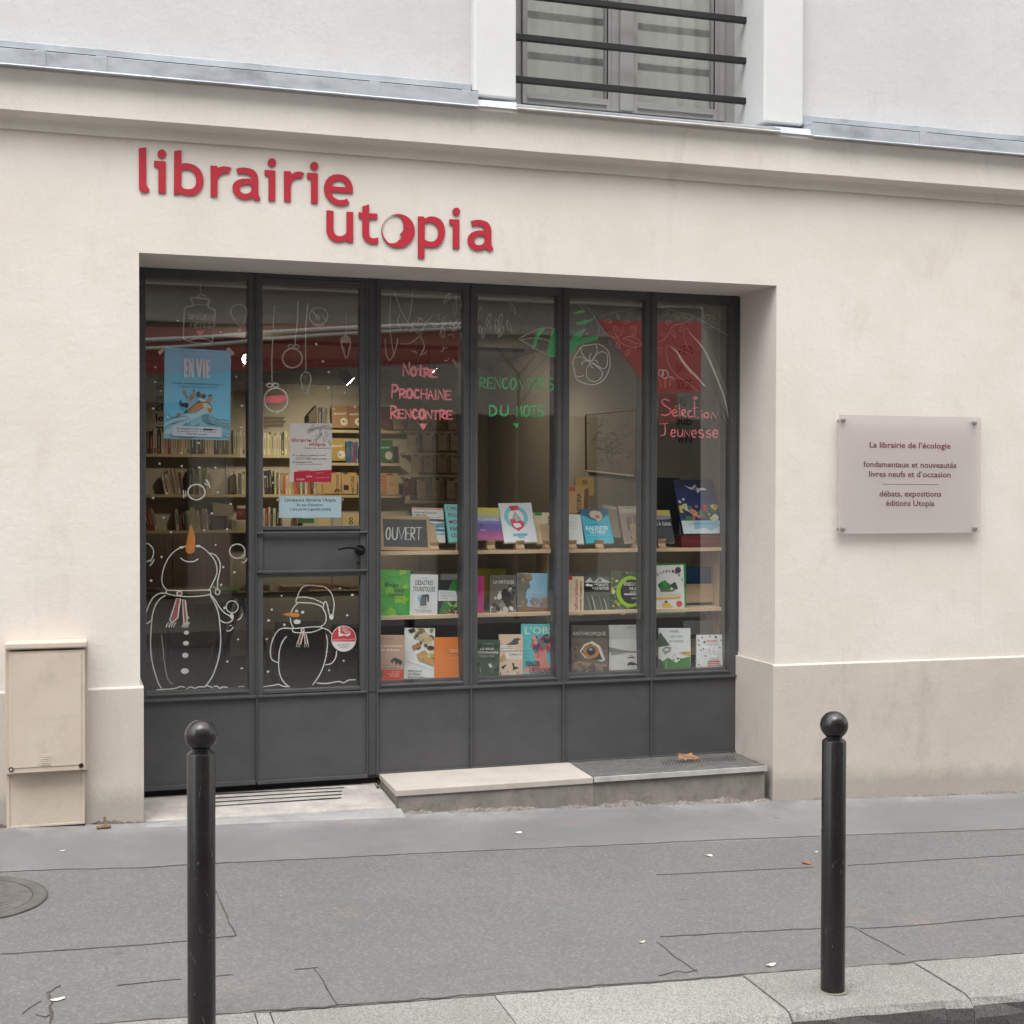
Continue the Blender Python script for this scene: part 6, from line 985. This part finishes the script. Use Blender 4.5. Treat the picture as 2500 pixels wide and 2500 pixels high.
spines(352, 388, zl[2], ['cream', 'white', 'beige', 'brick red'], (52, 62), (6, 9), 'leaning in the third row behind the snowman', 9, -12); spines(430, 520, zl[2], ['beige', 'grey', 'brick red', 'cream', 'beige', 'dark'], (46, 60), (5, 11), 'in the third row above the carrot nose', 10, -5); spines(641, 690, zl[2], ['brick red', 'navy', 'dark', 'cream', 'brown'], (48, 56), (5, 9), 'in the third row left of the notice', 11)
spines(846, 876, zm[1], ['blue', 'blue', 'blue', 'pink'], (50, 54), (3, 4), 'among the thin blue and pink magazines', 12, y=6.39); spines(722, 742, zl[2]+.0, ['brown', 'beige'], (40, 46), (8, 12), 'in the third row under the notice', 13)
spines(770, 800, zm[0], ['brown', 'grey', 'cream', 'dark'], (52, 56), (7, 12), 'beside the brown magazines at the top of the door', 14)
FO = 'face-out books on the back shelves'
def face(reg, x0, y0, x1, y1, cover, label, art=(), z=None, y=6.37, cat='book', lean=5):
    zb = None
    return book(reg, (x0, y0), (x1, y0), (x1, y1), (x0, y1), y, lean, .015, cover, label, list(art), cat, FO)
KR = (196, 160, 104); BR = (160, 118, 76)
face(FR, 870, 438, 1060, 698, BR, 'brown magazine number 41 behind the door glass', [('t', 'ecorev’', .14, .92, .40, .12, W_), ('e', .74, .72, .23, .17, (226, 214, 190)), ('t', '41', .62, .88, .77, .12, (50, 40, 34))], cat='magazine')
face(FR, 1064, 440, 1252, 698, (152, 110, 70), 'brown magazine half hidden by the door stile', [('t', 'ecorev’', .10, .88, .42, .12, W_), ('e', .62, .72, .23, .17, (226, 214, 190)), ('t', '4', .56, .68, .77, .12, (50, 40, 34))], cat='magazine')
face(FR, 850, 830, 1028, 1086, (176, 146, 60), 'golden magazine with a white disc behind the flyer', [('t', 'ecorev’', .10, .86, .36, .12, W_), ('e', .74, .72, .25, .19, (222, 218, 208)), ('p', [(.56, .66), (.72, .72), (.68, .80), (.56, .74)], (120, 120, 120))], cat='magazine')
face(FR, 694, 1345, 800, 1475, KR, 'kraft paperback under the flyer', [('T', 'COURT', .7, .95, .1, .2, (80, 60, 40))]); face(FR, 800, 1222, 975, 1475, KR, 'kraft paperback with a dark sketch left of NATURE', [('r', .40, 0, .70, .06, (200, 70, 60)), ('T', 'L’ENTRAIDE', .86, .97, .10, .18, (90, 62, 40)), ('p', [(.55, .84), (.7, .76), (.95, .82), (.96, .92), (.7, .9), (.58, .98)], (90, 66, 44))])
face(FR, 985, 1226, 1165, 1478, KR, 'kraft paperback with NATURE printed upwards', [('r', .12, .0, .42, .08, (30, 80, 54)), ('T', 'NATURE', .82, .97, .16, .2, (70, 52, 36)), ('r', .12, .58, .46, .82, (30, 26, 24))])
face(FR, 700, 1762, 850, 1905, (214, 190, 140), 'pale paperback under the notice'); face(FR, 1000, 1710, 1190, 1850, (220, 196, 150), 'pale paperback with a black figure under NATURE', [('e', .5, .45, .12, .14, (40, 34, 30)), ('e', .5, .45, .06, .08, (220, 196, 150)), ('e', .5, .75, .13, .15, (40, 34, 30)), ('e', .5, .75, .07, .09, (220, 196, 150))]); face(FR, 480, 1768, 660, 1822, (48, 110, 58), 'green book lying across under the notice')
face(QR, 48, 302, 205, 608, (104, 52, 36), 'dark red book at the top left of the third pane', [('t', 'archives', .2, .8, .82, .05, (150, 110, 90))]); face(QR, 20, 762, 225, 1062, (36, 104, 44), 'green magazine with a white disc in the third pane', [('t', 'ecorev’', .12, .80, .38, .10, W_), ('e', .70, .72, .25, .19, (206, 202, 190))], cat='magazine')
face(QR, 30, 1225, 300, 1520, KR, 'kraft paperback with fossile printed upwards in red', [('T', 'fossile', .38, .96, .06, .34, (176, 62, 44)), ('r', .42, .02, .72, .09, (40, 34, 30))]+lines(4, .5, .95, .40, .06, .014, (120, 96, 64)))
face(QR, 368, 1262, 515, 1530, (96, 40, 32), 'dark red paperback beside the fossile book', [('r', .08, .02, .70, .16, (214, 206, 190)), ('T', 'h', .5, .16, .02, .4, (30, 26, 24))]+lines(4, .14, .5, .32, .06, .02, (170, 140, 124)))
rnd = random.Random(33); nm = ['top', 'second', 'third', 'fourth']
for r, (yb, yt, xs) in enumerate(((612, 350, (225, 420, 600, 770, 990)), (905, 680, (430, 640, 845, 1025)), (1215, 975, (480, 650, 840, 1030)), (1580, 1300, (560, 770, 975)))):
    for i, x in enumerate(xs):
        c = rnd.choice([(196, 172, 136), (186, 160, 124), (206, 184, 150), (176, 150, 116)]); wd = rnd.choice(['utopie', 'climat', 'écologie', 'vivir', 'commun', 'travail'])
        art_ = [('r', .1+.3*rnd.random(), 0, .6, .08, rnd.choice([(150, 60, 50), (40, 90, 60), (60, 54, 50)])), ('T', 'VIVIR' if (r == 3 and i == 2) else wd, .92, .95, .12, .24, (70, 52, 40))]+lines(3, .1, .6, .5, .08, .015, (130, 108, 84), i)
        face(QR, x, yt+rnd.randint(-8, 8), x+rnd.randint(150, 168), yb, c, f'beige paperback, {ORD[i]} from the left in the {nm[r]} dim row', art_)
mb = MB(); h1 = plain((120, 108, 88), .7, 'file_box', 0, .7)   # magazine files, boxes
for reg, P, lab, col in ((FR, [(600,635),(600,540),(690,430),(695,635)], 'open grey magazine file at the top left of the door shelves', (132, 120, 98)), (LJ, [(1425,1565),(1425,1330),(1520,1270),(1545,1565)], 'grey magazine file beside the door post in the second row', (112, 104, 84)), (LJ, [(1160,1932),(1150,1710),(1480,1760),(1480,1932)], 'cream box file standing in the third row', (176, 160, 130))):
    o = MB().extr([[Y(*reg(*p), 6.385) for p in P]], (0, .16, 0), plain(col, .7, 'file_card', 0, .75)).build('box_file'); o['label'] = lab; o['category'] = 'box file'
face(LJ, 1530, 1760, 1710, 1990, (110, 50, 42), 'dark red book with pale lines at the right of the left pane', [('r', .06, .04, .8, .22, (196, 184, 166))]+lines(4, .1, .6, .40, .08, .02, (180, 140, 124)))
# lettering on the back wall, half hidden by the poster
wt = thing('wall_lettering', (.2, YI-.001, 2.3), 'large black letters on the back wall beside the blue poster', 'wall text')
bk = plain((34, 30, 28), .8, 'black_vinyl', 0, .6, 0)
for s, x0, x1, yb in (('V', 245, 290, 925), ('as', 245, 292, 1000), ('pe', 245, 300, 1082), ('cl', 243, 292, 1155), ('le', 243, 298, 1232), ('m', 243, 300, 1310)):
    mb = MB(); ptext(mb, s, R4(x0, yb), R4(x1, yb), 56*.33126, YI-.003, bk); mb.build('lettering', wt)
mb = MB(); rnd = random.Random(3)
for i in range(9): a, b = Y(*FR(72, 572+i*16), YI-.003), Y(*FR(330-rnd.randint(0, 50)-(180 if i == 8 else 0), 576+i*16), YI-.003); mb.stroke([a, b], .014, NY, plain((90, 80, 60), .8, 'faint_print'), .0002)
o = mb.build('wall_text'); o['label'] = 'small grey paragraph printed on the back wall left of the flyer'; o['category'] = 'wall text'
# right-hand wall: lettering, framed drawing, lighter pier by the window
def XP(px, py, x=4.115): return un(px, py, (1, 0, 0), x)
MB().box(4.06, 4.119, .662, 1.36, .086, ZI-.001, plain((196, 188, 174), .8, 'pier_paint', 0, .75, .05)).build('side_wall', kind='structure')
vt = thing('wall_lettering', (4.115, 2, 2.2), 'black capitals VERS to VIVIR stacked on the side wall of the right pane', 'wall text')
for s, x0, x1, yb, cap in (('VERS', 940, 1095, 678, 62), ('LA', 942, 1000, 805, 70), ('SOCIÉTÉ', 940, 1098, 938, 74), ('DU', 943, 1015, 1062, 74), ('BUEN', 940, 1080, 1198, 70), ('VIVIR', 943, 1082, 1333, 66)):
    mb = MB(); xx = 4.114 if x1 < 1105 else 4.114; A, B = XP(*R6(x0, yb), xx), XP(*R6(x1, yb), xx); T = XP(*R6(x0, yb-cap), xx); vs, fs, w = text_geo(s)
    mb.add([A+(B-A)*(x/w)+(T-A)*(v/.72) for x, v in vs], fs, bk); mb.build('lettering', vt)
fp = thing('framed_drawing', (4.1, 4, 1.8), 'framed pale drawing on the side wall behind the white flower', 'picture'); Pp = [XP(*R6(*p), 4.10) for p in ((272, 1122), (640, 1085), (640, 1580), (275, 1540))]
MB().extr([Pp], (.015, 0, 0), plain((176, 164, 146), .8, 'drawing_paper', 0, .95, .05)).build('drawing', fp)
mb = MB(); 
for a, b in zip(Pp, Pp[1:]+Pp[:1]): mb.tube([a, b], .012, M['oak'], 6)
mb.build('frame', fp)
mb = MB(); rnd = random.Random(6); o_, u_, v_ = Pp[3], Pp[2]-Pp[3], Pp[0]-Pp[3]
for i in range(70):
    x, y = .5+rnd.gauss(0, .17), .5+rnd.gauss(0, .17); a = rnd.uniform(0, 6.3); q = [o_+u_*(x+.05*j*math.cos(a+j*.5))+v_*(y+.05*j*math.sin(a+j*.5))+Vector((-.002, 0, 0)) for j in range(4)]; mb.stroke(q, .006, (-1, 0, 0), plain((116, 106, 94), .8, 'pencil', 0, .75), .0003)
mb.build('sketch', fp)
# table with books lying on it
tb = thing('table', (1.5, 4.9, .085), 'long wooden table strewn with books in the middle of the shop', 'table'); zt = .885
MB().box(-.3, 3.0, 4.5, 5.35, zt-.05, zt, M['oak']).build('table_top', tb, bevel=.003)
for x, y in ((.0, 4.62), (1.3, 4.62), (2.85, 4.62), (.0, 5.2), (1.3, 5.2), (2.85, 5.2)):
    for s in (-1, 1): MB().tube([(x+s*.03, y, zt-.05), (x+s*.26, y, .085)], .024, M['dark_metal'], 8).build('leg', tb)
rnd = random.Random(8); lay = [(.15, 4.75, (96, 150, 84), 'green book lying flat at the left of the table'), (.45, 4.72, (60, 60, 64), 'dark book lying on the left part of the table'), (1.15, 4.74, (130, 190, 110), 'light green booklet lying on the table behind the door'), (1.45, 4.85, (186, 184, 176), 'pale book with a dark picture lying on the table'), (1.75, 4.72, (206, 196, 170), 'cream leaflet on the front edge of the table'), (2.0, 4.9, (186, 92, 62), 'brick red book lying on the table'), (2.3, 4.8, (150, 120, 84), 'brown book lying on the table right of the brick red one'), (2.6, 4.78, (196, 186, 160), 'open beige book at the right of the table')]
for x, y, c, lab in lay:
    h = rnd.uniform(.015, .05); a = rnd.uniform(-.4, .4); ca, sa = math.cos(a), math.sin(a); mb = MB()
    R2 = lambda dx, dy, z: (x+dx*ca-dy*sa, y+dx*sa+dy*ca, z)
    def sl(w, d, z0, z1, m): mb.hexa([R2(-w, -d, z0), R2(w, -d, z0), R2(w, d, z0), R2(-w, d, z0), R2(-w, -d, z1), R2(w, -d, z1), R2(w, d, z1), R2(-w, d, z1)], m)
    sl(.12, .16, zt+.001, zt+.003, pap(c)); sl(.116, .156, zt+.0032, zt+h, pap((206, 198, 180))); sl(.12, .16, zt+h+.0002, zt+h+.002, pap(c)); mb.stroke([R2(-.06, -.05, zt+h+.0025), R2(.06, -.03, zt+h+.0025)], .05, (0, 0, 1), pap((70, 66, 62)), .0003)
    o = mb.build('book'); o['label'] = lab; o['category'] = 'book'; o['group'] = 'books lying on the table'
for x0, x1, y0, z1, lab, c in ((.62, .95, 4.0, .62, 'brown cardboard carton on the floor behind the big snowman', (116, 86, 60)), (1.65, 2.05, 4.9, .55, 'cardboard carton under the table behind the small snowman', (128, 98, 70)), (2.2, 2.7, 5.0, .5, 'wide cardboard carton under the right of the table', (110, 82, 58))):
    mb = MB(); m_ = plain(c, .8, 'cardboard', 0, .7, .1); mb.box(x0, x1, y0, y0+.35, .087, z1, m_); mb.quad((x0, y0, z1), (x1, y0, z1), (x1, y0-.1, z1-.12), (x0, y0-.1, z1-.12), m_); o = mb.build('carton'); o['label'] = lab; o['category'] = 'box'
# track spotlights (lit); the last beam is fill light added for the side wall
tk = thing('light_track', (1.5, 4.7, ZI), 'dark ceiling track carrying the spotlights', 'light track'); MB().box(-.6, 3.9, 4.69, 4.72, ZI-.035, ZI-.001, M['dark_metal']).build('rail', tk)
glow = emit((1, .86, .62), 26)
for px, py, tx, ty, tz_, lab, watts in ((602, 874, 1.2, 6.3, 1.9, 'lit spotlight glowing beside the blue poster', 13), (846, 922, 2.3, 6.4, 2.0, 'lit spotlight at the top of the door glass', 36), (1048, 898, 1.7, 4.9, .9, 'spotlight above the word NOTRE', 16), (1122, 886, 4.1, 3.2, 1.7, 'right-hand spotlight above the pink lettering', 14)):
    p = Y(px, py, 4.70); t = thing('spotlight', tuple(p), lab, 'lamp', 'spotlights on the ceiling track'); tgt = Vector((tx, ty, tz_)); d = (Vector((tx, ty, tz_))-p).normalized()
    MB().tube([p+Vector((0, 0, max(.05, ZI-.036-p.z))), p+Vector((0, 0, .02))], .008, M['dark_metal'], 6).build('stem', t)
    dv = Vector((.05 if px < 700 else .75, -.9 if px < 700 else -.14, -.25 if px < 700 else -.75)).normalized()
    MB().tube([p-dv*.07, p+dv*.05], .042, M['dark_metal'], 14, .048).build('head', t, smooth=True)
    uu = dv.cross(Vector((0, 0, 1))).normalized(); ww = dv.cross(uu); c = p+dv*.0512; r = .047
    MB().add([c+uu*r*math.cos(.3927*k)+ww*r*math.sin(.3927*k) for k in range(16)], [tuple(range(16))], glow).build('bulb', t)
    L = bpy.data.objects.new('spot_light', bpy.data.lights.new('spot_light', 'SPOT')); COL.objects.link(L); L.data.energy = watts; L.data.color = (1, .87, .66); L.data.spot_size = R_(66); L.data.spot_blend = .9; L.data.shadow_soft_size = .05
    L.location = p+Vector((0, .08, -.09)); L.rotation_euler = (-(tgt-L.location)).to_track_quat('Z', 'Y').to_euler()

# ================================================================= the other side of the street (seen only mirrored in the glass)
ob = thing('opposite_building', (3, -13.4, 0), 'beige building across the street mirrored in the shop glass', 'building')
fw = plain((226, 224, 216), .9, 'opposite_render', 0, .9, .06)
MB().box(-14, 22, -14.4, -13.4, -.4, 5.55, plain((184, 180, 170), .9, 'opposite_stone', 0, .8, .1)).build('wall', ob); MB().box(-14, 22, -14.4, -13.4, 5.551, 17, fw).build('upper_wall', ob)
for z in (4.35, 4.9, 5.6): MB().box(-14, 22, -13.398, -13.2, z, z+.16, plain((190, 186, 176), .9, 'opposite_moulding', 0, .75)).build('moulding', ob)
dk = plain((26, 24, 22), .25, 'dark_shop_glass', 0, .7, 0)
for x0, x1, z0, z1 in ((-6, -3.2, .1, 3.0), (-2.6, 1.6, .1, 3.1), (2.3, 4.6, .1, 3.3), (5.6, 8.4, .1, 3.0), (9.5, 13, .1, 3.0)): MB().box(x0, x1, -13.399, -13.33, z0, z1, dk).build('shop_window', ob)
for x0 in (-5, -1.5, 2, 5.5, 9): MB().box(x0, x0+1.2, -13.399, -13.35, 6.2, 8.3, dk).build('window', ob)
rd = plain((230, 92, 96), .7, 'red_canvas', 0, .95, .05); rd1 = plain((150, 62, 58), .7, 'old_red_canvas', 0, .8, .05); wh = plain((226, 226, 222), .6, 'white_trim', 0, .85, 0)
def mir(p): return Vector((p.x, 2*.535-p.y, p.z))
A, B = mir(Zp(335, 836, 3.62)), mir(Zp(1150, 793, 3.62)); aw = thing('awning', (0.5, -12, 3.3), 'long red awning with white edge mirrored in the left panes', 'awning')
d_ = Vector((0, 0, -.42)); back = lambda p: Vector((p.x, -13.398, 4.25))
MB().hexa([A+d_, B+d_, B+d_+Vector((0, -.012, 0)), A+d_+Vector((0, -.012, 0)), A, B, B+Vector((0, -.012, 0)), A+Vector((0, -.012, 0))], rd1).build('valance', aw)
MB().hexa([A+Vector((0, 0, .003)), B+Vector((0, 0, .003)), back(B), back(A), A+Vector((0, 0, .018)), B+Vector((0, 0, .018)), back(B)+Vector((0, 0, .015)), back(A)+Vector((0, 0, .015))], plain((130, 66, 58), .8, 'faded_red_canvas', 0, .7, .1)).build('canopy', aw)
MB().tube([A+Vector((0, .03, .02)), B+Vector((0, .03, .02))], .026, wh, 8).build('trim', aw); MB().tube([A+Vector((0, .03, -.09)), B+Vector((0, .03, -.02))], .022, wh, 8).build('trim', aw)
a2 = thing('awning', (6, -10, 3), 'red side awning mirrored in the two right panes', 'awning'); yo = -9.6
def Rm(px, py): p = Y(px, py, 2*.535-yo); return Vector((p.x, yo, p.z))
P = [Rm(*SR(*p)) for p in ((330, 430), (1525, 455), (1525, 1258), (1020, 1262), (880, 1190))]
MB().extr([P], (0, -.03, 0), rd).build('canvas', a2)
P = [Rm(*SR(*p)) for p in ((1020, 1275), (1240, 1275), (1240, 1610), (1020, 1610))]
MB().extr([P], (0, -.03, 0), plain((190, 80, 84), .7, 'dark_red_canvas', 0, .7)).build('side_flap', a2)
tr = thing('tree', (Rm(1262, 1200).x, -8.8, 0), 'thin bare street tree across the road mirrored in the glass', 'tree'); mb = MB(); bk_ = plain((110, 102, 92), .9, 'bark', 0, .7, .2); x0 = Rm(1262, 1200).x
mb.tube([(x0, -9.6, 0), (x0-.02, -9.6, 1.8), (x0+.03, -9.62, 3.4)], .04, bk_, 8, .022); mb.build('trunk', tr, smooth=True)
mb = MB(); rnd = random.Random(5)
for i in range(6):
    a = rnd.uniform(0, 6.3); z = rnd.uniform(2.8, 3.6); p = Vector((x0, -9.6, z)); q = p+Vector((math.cos(a)*.5, math.sin(a)*.3, .5)); r = q+Vector((math.cos(a+.4)*.6, math.sin(a)*.3, .6)); mb.tube([p, q, r], .013, bk_, 5, .005)
mb.build('branches', tr)
